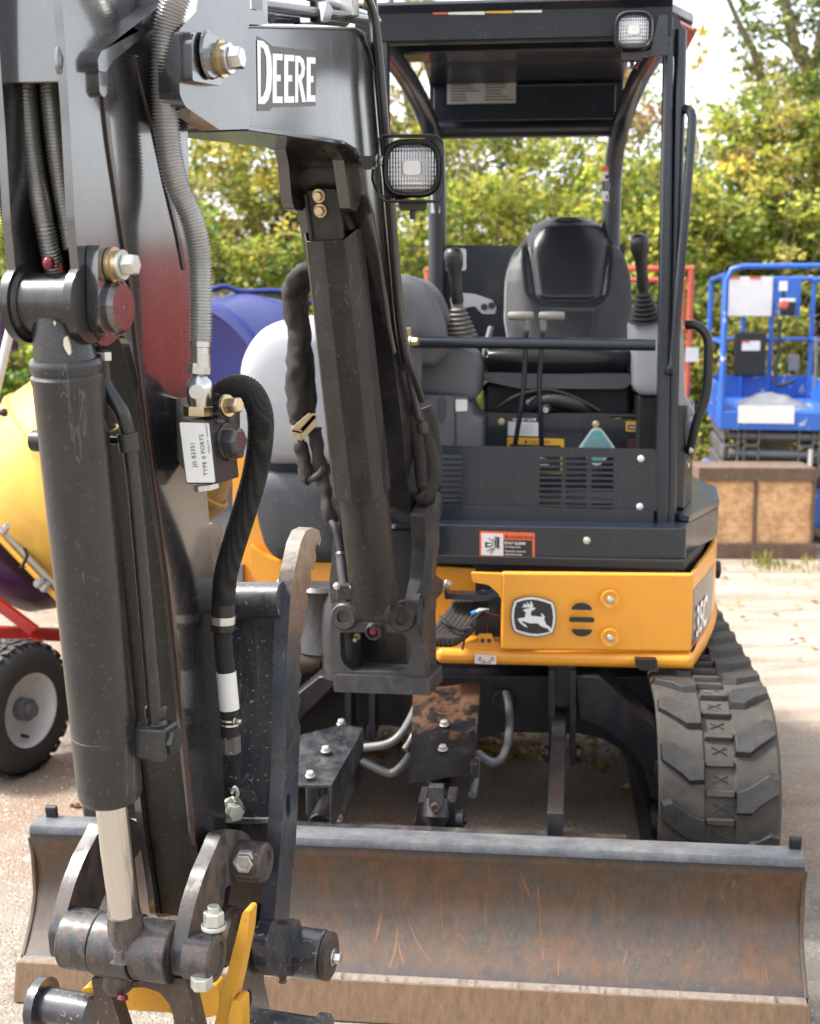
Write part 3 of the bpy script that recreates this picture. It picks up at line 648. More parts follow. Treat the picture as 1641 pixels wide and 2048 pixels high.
g = G(); p = LP(1500, 800, .5); g.grid(lambda u, v: L_.w(-.22 + .46 * u, .45 + .5 * v, zp + .004 + .075 * math.sin(math.pi * u) ** .7 * math.sin(math.pi * v) ** .7 * (1 + .5 * noise.noise(V((u * 5, v * 5, 1))))), 22, 16)
obj('plastic_bag', g, plain('grey_plastic_bag', (.15, .16, .18), .3, bumpy=40), cat='bag', label='crumpled grey plastic bag on the platform of the blue lift')
for i in range(3):
    z = .735 - .125 * i
    g = G(); g.tube([L_.w(-.32, .12, z), L_.w(.26, .12, z)], .036, 14); obj('cross_tube', g, K['greym'], LR)
    for x in (-.29, -.155, .20, .33):
        q = x - .07
        g = G(); g.tube([L_.w(q + dx, .07, z + dz) for dx, dz in ((.01, -.06), (.085, -.06), (.095, -.05), (.095, .05), (.085, .058), (.01, .058), (0, .05), (0, -.05), (.01, -.06))], .0065, 6); obj('link_end', g, K['greym'], LR)
    g = G(); g.box((-.36, .2, z - .04), (-.33, 1.4, z + .04), L_); g.box((.28, .2, z - .04), (.31, 1.4, z + .04), L_); obj('scissor_arm', g, K['greym'], LR, bevel=.004)
g = G(); g.tube([L_.w(-.18, .02, .53), L_.w(.2, .02, .525)], .017, 8); g.tube([L_.w(.2, .02, .66), L_.w(.2, .02, .42)], .014, 8); obj('safety_bar', g, K['white'], LR)
g = G(); g.box((-.40, .1, .12), (.40, 1.7, .40), L_); obj('chassis', g, K['blue'], LR, bevel=.02)
g = G(); g.box((-.30, .06, .40), (.30, 1.5, .46), L_); obj('base_frame', g, K['blackp'], LR, bevel=.01)
for x in (-.42, .36):
    for y in (.3, 1.5):
        g = G(); g.lathe(L_.w(x, y, .16), L_.ex, [(-.02, .10), (0, .155), (.06, .16), (.08, .155), (.09, .1)], 24); obj('wheel', g, K['rub'], LR)

# ------------------------------------------------------------------ wooden crate on edge
C_ = Frame(2.20, 7.9, 2.0); CR = empty('wooden_crate', C_.w(0, .2, 0), 'weathered crate with strand-board panels standing on the ground before the blue lift', 'crate')
def CP(px, py, y=0): return C_.l(C_.at(px, py, y=y))
def Cb(name, px0, py0, px1, py1, y, th, mat, bev=.004):
    a = CP(px0, py1, y); b = CP(px1, py0, y); g = G(); g.box((a.x, y, max(.001, a.z)), (b.x, y + th, b.z), C_); return obj(name, g, mat, CR, bevel=bev)
Cb('board', 1397, 936, 1634, 962, 0, .03, K['wood']); Cb('board', 1396, 1088, 1634, 1118, 0, .035, K['wood'])
for a, b in ((1399, 1410), (1507, 1517), (1622, 1633)): Cb('board', a, 963, b, 1087, .002, .028, K['wood'])
Cb('panel', 1404, 955, 1510, 1095, .032, .012, K['osb'], 0); Cb('panel', 1512, 955, 1630, 1095, .032, .012, K['osb'], 0)
for x in (-.37, .36):
    g = G(); g.box((x, .046, .002), (x + .02, .42, .56), C_); obj('side_board', g, K['wood'], CR, bevel=.003)
g = G(); g.box((-.37, .046, .561), (.38, .42, .578), C_); obj('lid_board', g, K['wood'], CR, bevel=.003)
g = G(); g.box((-.37, .423, .002), (.38, .44, .578), C_); obj('back_board', g, K['wood'], CR, bevel=.003)

# ------------------------------------------------------------------ coral red platform lift far behind the cab
RL = empty('platform_lift', PY(1110, 700, 9.1) * V((1, 1, 0)) if False else V((1.1, 9.3, 0)), 'faded coral red guard-rail platform standing behind the excavator cab', 'platform lift')
def vp(px, py, Y=9.0): return PY(px, py, Y)
for px, py, Y in ((1383, 537, 9.0), (856, 540, 9.0), (1366, 560, 9.8), (875, 560, 9.8)):
    t = vp(px, py, Y); g = G(); g.tube([(t.x, Y, .5), (t.x, Y, t.z)], .022, 10); obj('post', g, K['coral'], RL)
for a, b, Y in (((850, 540), (1388, 537), 9.0), ((850, 660), (1388, 658), 9.0), ((868, 560), (1372, 560), 9.8)):
    g = G(); g.tube([vp(*a, Y), vp(*b, Y)], .020, 10); obj('rail', g, K['coral'], RL)
a = vp(850, 900, 9.0); b = vp(1388, 900, 9.0)
g = G(); g.box((a.x, 8.98, .42), (b.x, 9.85, .56)); obj('platform', g, K['coral'], RL, bevel=.01)
g = G(); g.box((a.x + .15, 9.05, .0), (b.x - .15, 9.8, .41)); obj('chassis', g, K['greym'], RL, bevel=.02)
t = vp(1384, 712, 8.97); g = G(); g.box((t.x - .045, 8.955, t.z - .04), (t.x + .045, 8.97, t.z + .06)); obj('tag', g, K['white'], RL)

# ------------------------------------------------------------------ towable mixer at the left edge: yellow and purple drum, red frame
def mixer_wheel(parent, c, ax, r, w, hub):
    g = G(); g.lathe(c, ax, [(-w * .5, r * .56), (-w * .52, r * .72), (-w * .46, r * .88), (-w * .30, r * .965), (-w * .1, r), (w * .1, r), (w * .30, r * .965), (w * .46, r * .88), (w * .52, r * .72), (w * .5, r * .56)], 56, cap=False)
    t = obj('tyre', g, K['tyre'], parent)
    g = G(); nx = V(ax).cross(V((0, 0, 1))).normalized(); 
    for k in range(46):
        a = k / 46 * 6.283; u = nx * math.cos(a) + V((0, 0, 1)) * math.sin(a); tn = -nx * math.sin(a) + V((0, 0, 1)) * math.cos(a)
        for s_ in (-1, 0, 1):
            p = V(c) + V(ax) * (w * .26 * s_) + u * (r * (.985 if s_ else 1.0)); e1 = V(ax) * w * .105; e2 = tn * r * .048; sk = tn * r * .025 * (1 if k % 2 else -1)
            q = [p - e1 - e2 - sk, p + e1 - e2 + sk, p + e1 + e2 + sk, p - e1 + e2 - sk]; g.prism(q, u * .007)
    obj('tread', g, K['tyre'], t, smooth=0)
    g = G(); g.lathe(c, ax, [(w * .44, r * .60), (w * .50, r * .585), (w * .46, r * .54), (w * .20, r * .50), (w * .12, r * .35), (w * .12, r * .12), (-w * .3, r * .12), (-w * .3, r * .58)], 40, cap=False)
    obj('rim', g, K['rim'], parent)
    g = G(); g.cyl(V(c) + V(ax) * w * .1, V(c) + V(ax) * w * .42, r * .17, seg=20); g.cyl(V(c) + V(ax) * w * .42, V(c) + V(ax) * w * .58, r * .105, seg=20); obj('hub', g, K['greym'], parent)
    g = G(); v0 = V(c) + V(ax) * w * .2 - V((0, 0, 1)) * r * .40 - nx * r * -.05; g.cyl(v0, v0 + V(ax) * w * .22 + V((0, 0, .0)), .006, seg=8); obj('valve', g, K['blackp'], parent)
m = MB('tyre_rubber'); m.set(Base_Color=m.mix(m.noise(20, 6, .7), (.016, .016, .017), (.045, .042, .038)), Roughness=.7); K['tyre'] = m.m
m = MB('drum_yellow'); m.set(Base_Color=m.mix(m.ramp(m.noise(16, 9, .8, dist=.5), [(.60, 0.), (.66, .8)]), m.mix(m.ramp(m.noise(5, 7, .7), [(.35, 0.), (.7, 1.)]), (.66, .38, .045), (.48, .24, .03)), (.40, .33, .24)), Roughness=.5, Subsurface_Weight=.0); K['drumy'] = m.m
MX = empty('mixer', V((-1.2, 4.5, 0)), 'towable mixer with yellow and purple drum on a red frame at the left edge', 'mixer')
ax = V((.70, .06, .70)).normalized(); sc0 = PY(92, 1072, 4.75)
g = G(); g.lathe(sc0, ax, [(.0, .455), (.03, .47), (.10, .468), (.30, .455), (.50, .42), (.66, .355), (.70, .35), (.71, .365), (.74, .365), (.74, .32), (.5, .36), (.1, .42)], 48); obj('drum_cone', g, K['drumy'], MX)
for d_, r_ in ((.30, .457), (.56, .405)):
    g = G(); g.lathe(sc0 + ax * d_, ax, [(-.012, r_ - .006), (-.008, r_ + .008), (.008, r_ + .006), (.012, r_ - .008)], 48, cap=False); obj('drum_rib', g, K['drumy'], MX)
g = G(); g.lathe(PY(28, 1098, 4.62), ax, [(-.16, .0), (-.15, .12), (-.11, .22), (-.04, .27), (.02, .28)], 48); obj('drum_base', g, K['purple'], MX)
p0 = PY(-40, 1020, 4.30); p1 = PY(118, 1185, 4.22)
for dx, mt in ((0, K['tan']), (.035, K['yellow2'])):
    g = G(); off = V((0, .02, -dx)); g.tube([p0 + off, p1 + off], .012, 10); obj('ring_bar', g, mt, MX)
for px, py in ((8, 1062), (76, 1168), (88, 1176)):
    g = G(); g.bolt(PY(px, py, 4.24), V((.5, -.6, .5)), .012, .03); obj('ring_bolt', g, K['silver'], MX)
g = G(); c = PY(47, 1128, 4.2); g.tube(smooth_path([c + V((.006, 0, .055)), c + V((.014, 0, .03)), c, c + V((-.002, 0, -.01))], 5), [.006] * 15 + [.014], 8); obj('latch_hook', g, K['blackp'], MX)
g = G(); g.tube([PY(22, 655, 4.35), PY(-12, 800, 4.35)], .016, 10); obj('handle_tube', g, K['white'], MX)
g = G(); g.tube([PY(-30, 824, 4.3), PY(8, 825, 4.3)], .012, 10); g.lathe(PY(4, 825, 4.3), V((1, 0, 0)), [(0, .012), (.006, .016), (.018, .013), (.022, 0)], 12); obj('lever', g, K['blackp'], MX)
g = G(); g.prism(fillet([PY(-20, 590, 4.9), PY(3, 640, 4.9), PY(6, 700, 4.9), PY(-20, 720, 4.9)], .01), V((0, .2, 0))); obj('guard_plate', g, K['purple'], MX)
# frame
def bar(name, a, b, w, parent, mat, up=V((0, 0, 1))):
    a, b = V(a), V(b); t = (b - a).normalized(); s1 = t.cross(up).normalized() * w / 2; s2 = s1.cross(t).normalized() * w / 2
    g = G(); g.prism([a + s1 + s2, a - s1 + s2, a - s1 - s2, a + s1 - s2], b - a); return obj(name, g, mat, parent, bevel=.003)
bar('frame_rail', PY(-60, 1262, 4.35), PY(320, 1278, 4.65), .042, MX, K['red'])
bar('frame_strut', PY(-60, 1165, 4.32), PY(70, 1262, 4.32), .036, MX, K['red'])
bar('frame_leg', PY(75, 1275, 4.38), PY(58, 1330, 4.38), .045, MX, K['red'], V((0, 1, 0)))
bar('frame_leg', PY(-30, 1275, 4.40), PY(30, 1305, 4.40), .03, MX, K['red'])
bar('frame_rail', PY(40, 1250, 4.95), PY(40, 1330, 4.95), .05, MX, K['greym'], V((0, 1, 0)))
wax = V((.91, -.42, 0)).normalized(); wc_ = PY(48, 1428, 4.10); wc_ = V((wc_.x, wc_.y, .232))
hub_c = V((wc_.x, wc_.y, .226)); mixer_wheel(MX, hub_c - wax * .03, wax, .226, .13, None)
g = G(); g.cyl(hub_c - wax * .9, hub_c, .022, seg=12); obj('axle', g, K['greym'], MX)

# ------------------------------------------------------------------ blue mixer drum behind
BM = empty('drum_mixer', V((-.95, 6.6, 0)), 'large dark blue mixer drum standing behind the excavator hood', 'mixer')
c = PY(402, 825, 6.35); axb = V((.62, .78, .10)).normalized()
g = G(); g.lathe(c, axb, [(.10, .02), (.06, .3), (.02, .50), (-.02, .53), (-.01, .565), (.03, .57), (.06, .55), (.35, .565), (.55, .52), (.75, .40), (.80, .0)], 56); obj('drum', g, K['drumblue'], BM)
g = G(); a = c + axb * .3; g.tube(smooth_path([a + V((-.25, 0, .545)), a + V((-.1, .0, .60)), a + V((0, 0, .575)), a + V((.2, 0, .575)), a + V((.36, 0, .52))], 5), .014, 8); obj('top_strap', g, K['drumblue'], BM)
g = G(); g.box((c.x - .55, 6.4, .0), (c.x - .47, 6.5, .9)); g.box((c.x + .5, 6.9, .0), (c.x + .58, 7., .9)); g.box((c.x - .55, 6.45, .32), (c.x + .58, 6.6, .42)); g.box((c.x - .2, 6.3, .42), (c.x + .25, 6.8, .72)); obj('stand', g, K['greym'], BM, bevel=.01)
bar('cross_brace', PY(430, 935, 6.05), PY(480, 935, 6.05), .11, BM, K['brown'])
# ------------------------------------------------------------------ the excavator
EX = empty('mini_excavator', M_.w(0, 1.5, 0), 'small black and orange-yellow tracked excavator with canopy, blade and thumb in the foreground', 'excavator')
def Bx(px, py, c): return B_.at(px, py, x=c)
def By(px, py, c): return B_.at(px, py, y=c)
def My(px, py, c): return M_.at(px, py, y=c)
def Mx(px, py, c): return M_.at(px, py, x=c)
bex, bey, ez = B_.ex, B_.ey, V((0, 0, 1)); mex, mey = M_.ex, M_.ey
def E(name, g, mat, bevel=0, parent=None, **k): return obj(name, g, mat, parent or EX, bevel=bevel, **k)
def bplate(name, pts, c, th, mat, fil=.008, bevel=.002, parent=None, holes=(), **k):
    """plate in a plane x=c of the boom frame, thickness th towards -x"""
    g = G(); g.prism(fillet([Bx(x, y, c) for x, y in pts], fil), -bex * th, [[Bx(x, y, c) for x, y in h] for h in holes]); return E(name, g, mat, bevel, parent, **k)
def mplate(name, pts, c, th, mat, fil=.006, bevel=.002, parent=None, holes=(), **k):
    """plate facing the camera in a plane y=c of the machine frame, thickness th to the rear"""
    g = G(); g.prism(fillet([My(x, y, c) for x, y in pts], fil) if fil else [My(x, y, c) for x, y in pts], mey * th, holes); return E(name, g, mat, bevel, parent, **k)
def hexb(name, p, d, r, h, mat='silver', parent=None, **k):
    g = G(); g.bolt(p, d, r, h); return E(name, g, K[mat], .0012, parent, **k)
def circ(c, u, v, r, n=20, r2=None): return [c + u * math.cos(2 * math.pi * i / n) * r + v * math.sin(2 * math.pi * i / n) * (r2 or r) for i in range(n)]

# ---- tracks
def belt_pt(s):
    """stadium path in (y,z): returns point, normal; s in metres from the front nose going up"""
    R1 = .275; yc0 = .645; yc1 = 1.93; zc = .285; Ls = yc1 - yc0; Lh = math.pi * R1; T = 2 * Ls + 2 * Lh; s = s % T
    if s < Lh / 2: a = s / R1; return (yc0 - R1 * math.cos(a), zc + R1 * math.sin(a)), (-math.cos(a), math.sin(a))
    s -= Lh / 2
    if s < Ls: return (yc0 + s, zc + R1), (0, 1)
    s -= Ls
    if s < Lh: a = math.pi / 2 - s / R1; return (yc1 + R1 * math.cos(a), zc + R1 * math.sin(a)), (math.cos(a), math.sin(a))
    s -= Lh
    if s < Ls: return (yc1 - s, zc - R1), (0, -1)
    s -= Ls; a = -math.pi / 2 + s / R1 ; return (yc0 - R1 * math.cos(a), zc + R1 * math.sin(a)), (-math.cos(a), math.sin(a))
BT = 2 * (1.93 - .645) + 2 * math.pi * .275; TW = .30; TX = .745
rl_ = random.Random(77)
def track(xc):
    g = G(); n = 110; prof = [(-.15, -.012), (-.15, .0), (-.142, .008), (-.040, .008), (-.034, .002), (.034, .002), (.040, .008), (.142, .008), (.15, .0), (.15, -.012)]
    rings = []
    for i in range(n):
        (y, z), (ny, nz) = belt_pt(i / n * BT); rings.append([g.b.verts.new(M_.w(xc + x, y + ny * (h - .008), z + nz * (h - .008))) for x, h in prof])
    for i in range(n):
        a, b = rings[i], rings[(i + 1) % n]
        for k in range(len(prof)): g.b.faces.new([a[k], a[(k + 1) % len(prof)], b[(k + 1) % len(prof)], b[k]])
    bmesh.ops.recalc_face_normals(g.b, faces=g.b.faces)
    t = E('track', g, K['track'])
    nl = 30; pitch = BT / nl
    def mesh_on(s0, quad, h, name, mat):
        """lug outline quad [(x, ds)] lofted onto the belt at s0"""
        gg = G(); lo = []; hi = []
        for x, ds in quad:
            (y, z), (ny, nz) = belt_pt(s0 + ds); lo.append(gg.b.verts.new(M_.w(xc + x, y - ny * .004, z - nz * .004)))
        cxm = sum(q[0] for q in quad) / len(quad); csm = sum(q[1] for q in quad) / len(quad)
        for x, ds in quad:
            x2 = cxm + (x - cxm) * .93; d2 = csm + (ds - csm) * .80; (y, z), (ny, nz) = belt_pt(s0 + d2); hi.append(gg.b.verts.new(M_.w(xc + x2, y + ny * h, z + nz * h)))
        for v in hi[:]: v.co += V((rl_.uniform(-.002, .002), rl_.uniform(-.002, .002), rl_.uniform(-.002, .002)))
        m_ = len(quad); gg.b.faces.new(hi)
        for i in range(m_): gg.b.faces.new([lo[i], lo[(i + 1) % m_], hi[(i + 1) % m_], hi[i]])
        bmesh.ops.recalc_face_normals(gg.b, faces=gg.b.faces)
        obj(name, gg, mat, t, smooth=20, bevel=.002, seg=1)
    for i in range(nl):
        s0 = i * pitch
        mesh_on(s0, [(-.146, .062), (-.122, .070), (-.070, .032), (-.036, .018), (-.036, -.042), (-.074, -.044), (-.100, -.020), (-.146, .016)], .016, 'lug', K['lug'])
        mesh_on(s0 + pitch * .5, [(.146, .062), (.146, .016), (.100, -.020), (.074, -.044), (.036, -.042), (.036, .018), (.070, .032), (.122, .070)], .016, 'lug', K['lug'])
        for k in range(2):
            mesh_on(s0 + pitch * (.5 * k + .08), [(-.036, -.009), (-.036, .009), (.036, .009), (.036, -.009)], .008, 'centre_bar', K['track'])
            sx0 = s0 + pitch * (.5 * k + .33); 
    g = G()
    for i in range(nl * 2):
        s0 = (i + .66) * pitch / 2
        for a, b in (((-.018, -.009), (.018, .009)), ((-.018, .009), (.018, -.009))):
            P = []
            for (x, ds), w in ((a, .0016), (b, .0016)):
                (y, z), (ny, nz) = belt_pt(s0 + ds); P += [M_.w(xc + x, y - ny * .004, z - nz * .004), ]
            g.tube(P, .0014, 4)
    obj('cross_mark', g, K['dec_k'], t, smooth=0, kind='stuff')
    # sprocket, idler, side frame
    s_ = 1 if xc > 0 else -1
    g = G(); g.box((xc - .06, .60, .10), (xc + .06, 1.97, .42), M_); E('track_frame', g, K['frame'], .02)
    for yy in (.645, 1.93):
        g = G(); g.lathe(M_.w(xc, yy, .285), mex, [(-.10, .12), (-.09, .24), (.09, .24), (.10, .12)], 28); E('idler', g, K['frame'])
    for yy in (.9, 1.15, 1.4, 1.65):
        g = G(); g.lathe(M_.w(xc, yy, .075), mex, [(-.12, .04), (-.1, .055), (.1, .055), (.12, .04)], 18); E('roller', g, K['frame'])
    return t
track(TX); track(-TX)
# green paint smear and leaf on the track
big_leaf(PZ(1403, 1390, .575), .018, 1, -1.2, parent=EX, name='leaf')
# ---- undercarriage centre frame
def umirror(p): return p
g = G()
out = [(1320, 1352), (1322, 1480), (1318, 1600), (1312, 1660), (1290, 1610), (1278, 1570), (1262, 1530), (1238, 1498), (1205, 1478), (1160, 1468), (1050, 1466), (1000, 1467), (960, 1480), (930, 1500), (900, 1480), (860, 1468), (780, 1452), (720, 1452), (660, 1462), (610, 1500), (580, 1560), (560, 1640), (540, 1660), (540, 1352)]
g.prism([My(x, y, .98) for x, y in out], mey * .5); E('cross_frame', g, K['frame'], .006)
g = G(); g.tube([My(1165, 1352, .90), My(1225, 1400, .88), My(1300, 1480, .84), My(1330, 1560, .80)], .022, 10); E('frame_leg', g, K['frame'])
g = G(); g.prism([My(x, y, .80) for x, y in [(1150, 1350), (1200, 1352), (1325, 1470), (1325, 1600), (1305, 1600), (1290, 1540), (1262, 1500), (1210, 1460), (1160, 1440)]], mey * .17); E('frame_leg', g, K['frame'], .006)
g = G(); g.prism([My(x, y, .80) for x, y in [(640, 1352), (690, 1352), (600, 1440), (540, 1500), (480, 1560), (480, 1480)]], mey * .17); E('frame_leg', g, K['frame'], .006)
g = G(); g.lathe(My(1008, 1402, .975), -mey, [(0, .0), (.004, .035), (.006, .032), (.001, .031), (.001, 0)], 24); E('frame_hole', g, K['deck'])
# swing bearing and dark belly
g = G(); g.lathe(M_.w(.02, 1.45, .47), ez, [(0, .38), (.10, .38)], 40); E('slew_ring', g, K['frame'])
# ---- blade
def face_y(z):
    t = (z - .075) / .27; t = max(0., min(1., t)); return -.080 * (1 - t) ** 2.3 + .040 * math.sin(math.pi * t) - .010
g = G(); bw = .872; NP = 26; prof = []
for i in range(NP):
    t = i / (NP - 1); z = .075 + (.354 - .075) * t; prof.append((face_y(z), z))
lip = [(prof[-1][0] - .003, .358), (-.010, .367), (-.006, .374), (.008, .378), (.050, .378), (.058, .370), (.056, .352), (.040, .345)]
back = [(.052, .30), (.046, .2), (.01, .12), (-.062, .068)]
full = prof + lip + back
rows = []
for k in range(41):
    x = -bw + 2 * bw * k / 40; rows.append([g.b.verts.new(M_.w(x, y, z)) for y, z in full])
m_ = len(full)
for a, b in zip(rows, rows[1:]):
    for i in range(m_): g.b.faces.new([a[i], b[i], b[(i + 1) % m_], a[(i + 1) % m_]])
for r_, o_ in ((rows[0], 1), (rows[-1], -1)):
    tr = tessellate_polygon([[v.co for v in r_]])
    for t in tr: g.b.faces.new([r_[i] for i in t])
bmesh.ops.recalc_face_normals(g.b, faces=g.b.faces)
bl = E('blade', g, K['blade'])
g = G(); g.prism([M_.w(-bw - .008, y, z) for y, z in [(-.127, .003), (-.107, .003), (-.083, .082), (-.101, .088)]], mex * (2 * bw + .014)); E('cutting_edge', g, K['edge'], .003, bl)
g = G(); n_ = 260; rr = random.Random(4)
top = [M_.w(-bw + 2 * bw * i / n_, -.092 + rr.uniform(-.004, .004), .086 + abs(rr.gauss(0, .0035)) + (.006 if rr.random() < .06 else 0)) for i in range(n_ + 1)]
for i in range(n_):
    x = -bw + 2 * bw * i / n_; a = M_.w(x, -.100, .084); b = M_.w(x + 2 * bw / n_, -.100, .084); c2 = M_.w(x + 2 * bw / n_, -.075, .090); d2 = M_.w(x, -.075, .090)
    va = [g.b.verts.new(p) for p in (a, b, top[i + 1], top[i], d2, c2)]
    g.b.faces.new([va[0], va[1], va[2], va[3]]); g.b.faces.new([va[3], va[2], va[5], va[4]])
bmesh.ops.remove_doubles(g.b, verts=g.b.verts, dist=.0004)
E('soil_line', g, K['clay'], 0, bl)
g = G(); rr = random.Random(19)
def bface(x, z):
    return M_.w(x, face_y(z) - .0007, z)
for _ in range(46):
    x0 = rr.uniform(-.84, .84); z0 = rr.uniform(.13, .32); a = rr.uniform(-1.9, -1.2); cv_ = rr.uniform(-9, 9); L = rr.uniform(.02, .12); w_ = rr.uniform(.0008, .0034); n_ = 12; vv = []
    x, z = x0, z0
    for k in range(n_ + 1):
        ww = w_ * math.sin(math.pi * (k + .5) / (n_ + 1)); nx_, nz_ = -math.sin(a), math.cos(a)
        if not (.10 < z < .335 and abs(x) < .865): break
        vv.append((g.b.verts.new(bface(x + nx_ * ww, z + nz_ * ww)), g.b.verts.new(bface(x - nx_ * ww, z - nz_ * ww))))
        x += math.cos(a) * L / n_; z += math.sin(a) * L / n_; a += cv_ * L / n_
    for p, q in zip(vv, vv[1:]): g.b.faces.new([p[0], q[0], q[1], p[1]])
m = MB('fresh_rust'); m.set(Base_Color=m.mix(m.noise(40, 5), (.13, .058, .026), (.20, .105, .058)), Roughness=.7); K['frust'] = m.m
E('scratch', g, K['frust'], 0, bl, kind='stuff')
for x in (-bw, bw):
    g = G(); g.prism([M_.w(x - .008 if x < 0 else x - .002, y, z) for y, z in [(face_y(.09) - .004, .09), (face_y(.15) - .004, .15), (face_y(.2) - .004, .2), (face_y(.3) - .004, .3), (-.008, .345), (.05, .34), (.05, .2), (-.0, .1), (-.07, .07)]], mex * .010)
    E('end_plate', g, K['blade'], .003, bl)
for px, py0, py1, in ((106, 1633, 1668), (1581, 1690, 1722)):
    c = My(px, py1, .055); x0 = M_.l(c).x
    g = G(); g.prism(fillet([M_.w(x0 - .006, .04, .36), M_.w(x0 - .006, .03, .405), M_.w(x0 - .006, .044, .408), M_.w(x0 - .006, .055, .36)], .012), mex * .024); E('ear', g, K['frame'], .002, bl)
# blade back beam, brackets, arms
g = G(); g.box((-.45, .059, .31), (.50, .125, .36), M_); E('back_beam', g, K['cover'], .006)
def arm_pair(xa, name='push_arm'):
    g = G(); g.prism([M_.w(xa - .018, y, z) for y, z in [(.08, .26), (.08, .37), (.30, .385), (.84, .50), (.90, .48), (.90, .42), (.86, .40), (.30, .29)]], mex * .036)
    E(name, g, K['frame'], .004)
# the right push arm is a narrow bar seen edge on, hung between two lugs
RA = M_.l(My(1118, 1500, .84)); RB = M_.l(My(1100, 1692, .10))
g = G(); a0 = My(1118, 1478, .84); a1 = My(1110, 1700, .09); tdir = (a1 - a0).normalized(); sd_ = mex * .019
g.prism([a0 - sd_, a0 + sd_, a1 + sd_, a1 - sd_], tdir.cross(mex).normalized() * .09); E('push_arm', g, K['frame'], .003)
for x0, x1 in ((1098, 1110), (1140, 1152)):
    g = G(); g.prism(fillet([My(x0, 1340, .76), My(x1, 1340, .76), My(x1, 1532, .76), My(x0, 1532, .76)], .004), mey * .10); E('arm_lug', g, K['frame'], .004)
for a, b, r_ in ((1090, 1098, .026), (1152, 1162, .026), (1083, 1090, .013)):
    g = G(); g.cyl(My(a, 1508, .81), My(b, 1508, .81), r_, seg=20); E('arm_pin', g, K['frame'], .002)
g = G(); g.box((M_.l(My(1104, 1400, .86)).x, .80, .44), (M_.l(My(1150, 1400, .86)).x, .9, .62), M_); E('arm_mount', g, K['frame'], .008)
g = G(); g.lathe(My(1117, 1462, .765), -mey, [(0, .014), (.01, .014), (.013, 0)], 12); E('grease_cap', g, K['redp'])
for x0, x1 in ((690, 702), (738, 750)):
    g = G(); g.prism(fillet([My(x0, 1340, .78), My(x1, 1340, .78), My(x1, 1480, .78), My(x0, 1480, .78)], .004), mey * .10); E('arm_lug', g, K['frame'], .004)
g = G(); g.prism([My(712, 1440, .84), My(735, 1440, .84), My(640, 1692, .16), My(610, 1692, .16)], ez * -.04); E('push_arm', g, K['cover'], .004)
g = G(); g.prism(fillet([My(x, y, .62) for x, y in [(664, 1556), (700, 1490), (728, 1456), (730, 1480), (728, 1545), (690, 1640), (676, 1652), (668, 1640)]], .006), mex * -.008); E('cover_side', g, K['cover'], .002)
# left cover plate with bolts (sloping)
P = [PZ(560, 1568, .455), PZ(664, 1570, .455), PZ(728, 1456, .50), PZ(688, 1448, .51), PZ(560, 1480, .50)]
cv = [V(p) for p in P]
g = G(); g.prism(cv, V((0, 0, -.008))); cvp = E('cover_plate', g, K['cover'], .002)
g = G(); g.prism([cv[1], cv[2], cv[2] - ez * .055, cv[1] - ez * .12], mex * -.006); E('cover_side', g, K['cover'], .002)
nrm = (cv[1] - cv[0]).cross(cv[2] - cv[1]).normalized(); nrm = nrm if nrm.z > 0 else -nrm
for px, py in ((683, 1449), (652, 1503), (621, 1553)):
    p = PZ(px, py, .46 + (1568 - py) / 2600.); hexb('bolt', p + ez * .001, nrm, .009, .010, 'nut', cvp)
g = G(); g.tube([My(640, 1650, .2), My(655, 1605, .3), My(672, 1590, .34)], [.03, .022, .02], 10); g.box((M_.l(My(612, 1600, .3)).x, .3, .30), (M_.l(My(640, 1600, .3)).x, .36, .42), M_); E('left_bracket', g, K['cover'], .004)
hexb('bolt', My(672, 1634, .3), V((.8, -.6, 0)), .010, .014)
# centre: blade cylinder with its cover
cA = My(893, 1440, .86); cB = My(876, 1640, .24)
g = G(); g.tube([cA, cA.lerp(cB, .86)], .040, 20); g.tube([cA.lerp(cB, .84), cA.lerp(cB, .92)], .044, 20); E('blade_cylinder', g, K['frame'])
tq = [My(828, 1382, .80), My(962, 1380, .80), My(948, 1560, .33), My(820, 1578, .33)]
nrm2 = (tq[1] - tq[0]).cross(tq[2] - tq[1]).normalized(); nrm2 = nrm2 if nrm2.z > 0 else -nrm2
tq = [p + nrm2 * .016 for p in tq]
g = G(); nn_ = 9
def cvr(u, v):
    top_ = tq[0].lerp(tq[1], u); bot = tq[3].lerp(tq[2], u); return top_.lerp(bot, v) + nrm2 * (.010 * noise.noise(V((u * 1.7, v * 2.5, 4)))) * 1.0
top_v = [[cvr(i / nn_, j / 12) for i in range(nn_ + 1)] for j in range(13)]
g.grid(cvr, nn_, 12); ret = bmesh.ops.solidify(g.b, geom=g.b.faces[:], thickness=.005); E('cylinder_cover', g, K['rcover'], 0)
g = G(); g.prism([tq[1], tq[2], tq[2] - ez * .03 + mey * .02, tq[1] - ez * .05], mex * -.005); E('cover_side', g, K['cover'], .001)
for px, py in ((890, 1470), (882, 1517)):
    t_ = (py - 1380) / 190.; p = cvr(.5, t_) + nrm2 * .003; hexb('bolt', p, nrm2, .010, .010, 'nut')
for x0, x1, xb0, xb1 in ((836, 852, 818, 842), (893, 912, 890, 925)):
    g = G(); g.prism(fillet([My(x, y, .20) for x, y in [(x0, 1604), (x1, 1604), (x1 + 2, 1640), (xb1, 1682), (xb0, 1682), (x0 - 4, 1640)]], .004), mey * .10); E('cylinder_bracket', g, K['frame'], .004)
g = G(); g.tube([My(874, 1600, .22), My(873, 1632, .20), My(872, 1655, .20)], [.034, .036, .02], 18); E('cylinder_eye', g, K['frame'])
g = G(); g.box((M_.l(My(858, 1620, .17)).x, .165, .385), (M_.l(My(888, 1620, .17)).x, .19, .44), M_); E('eye_cover', g, K['cover'], .003)
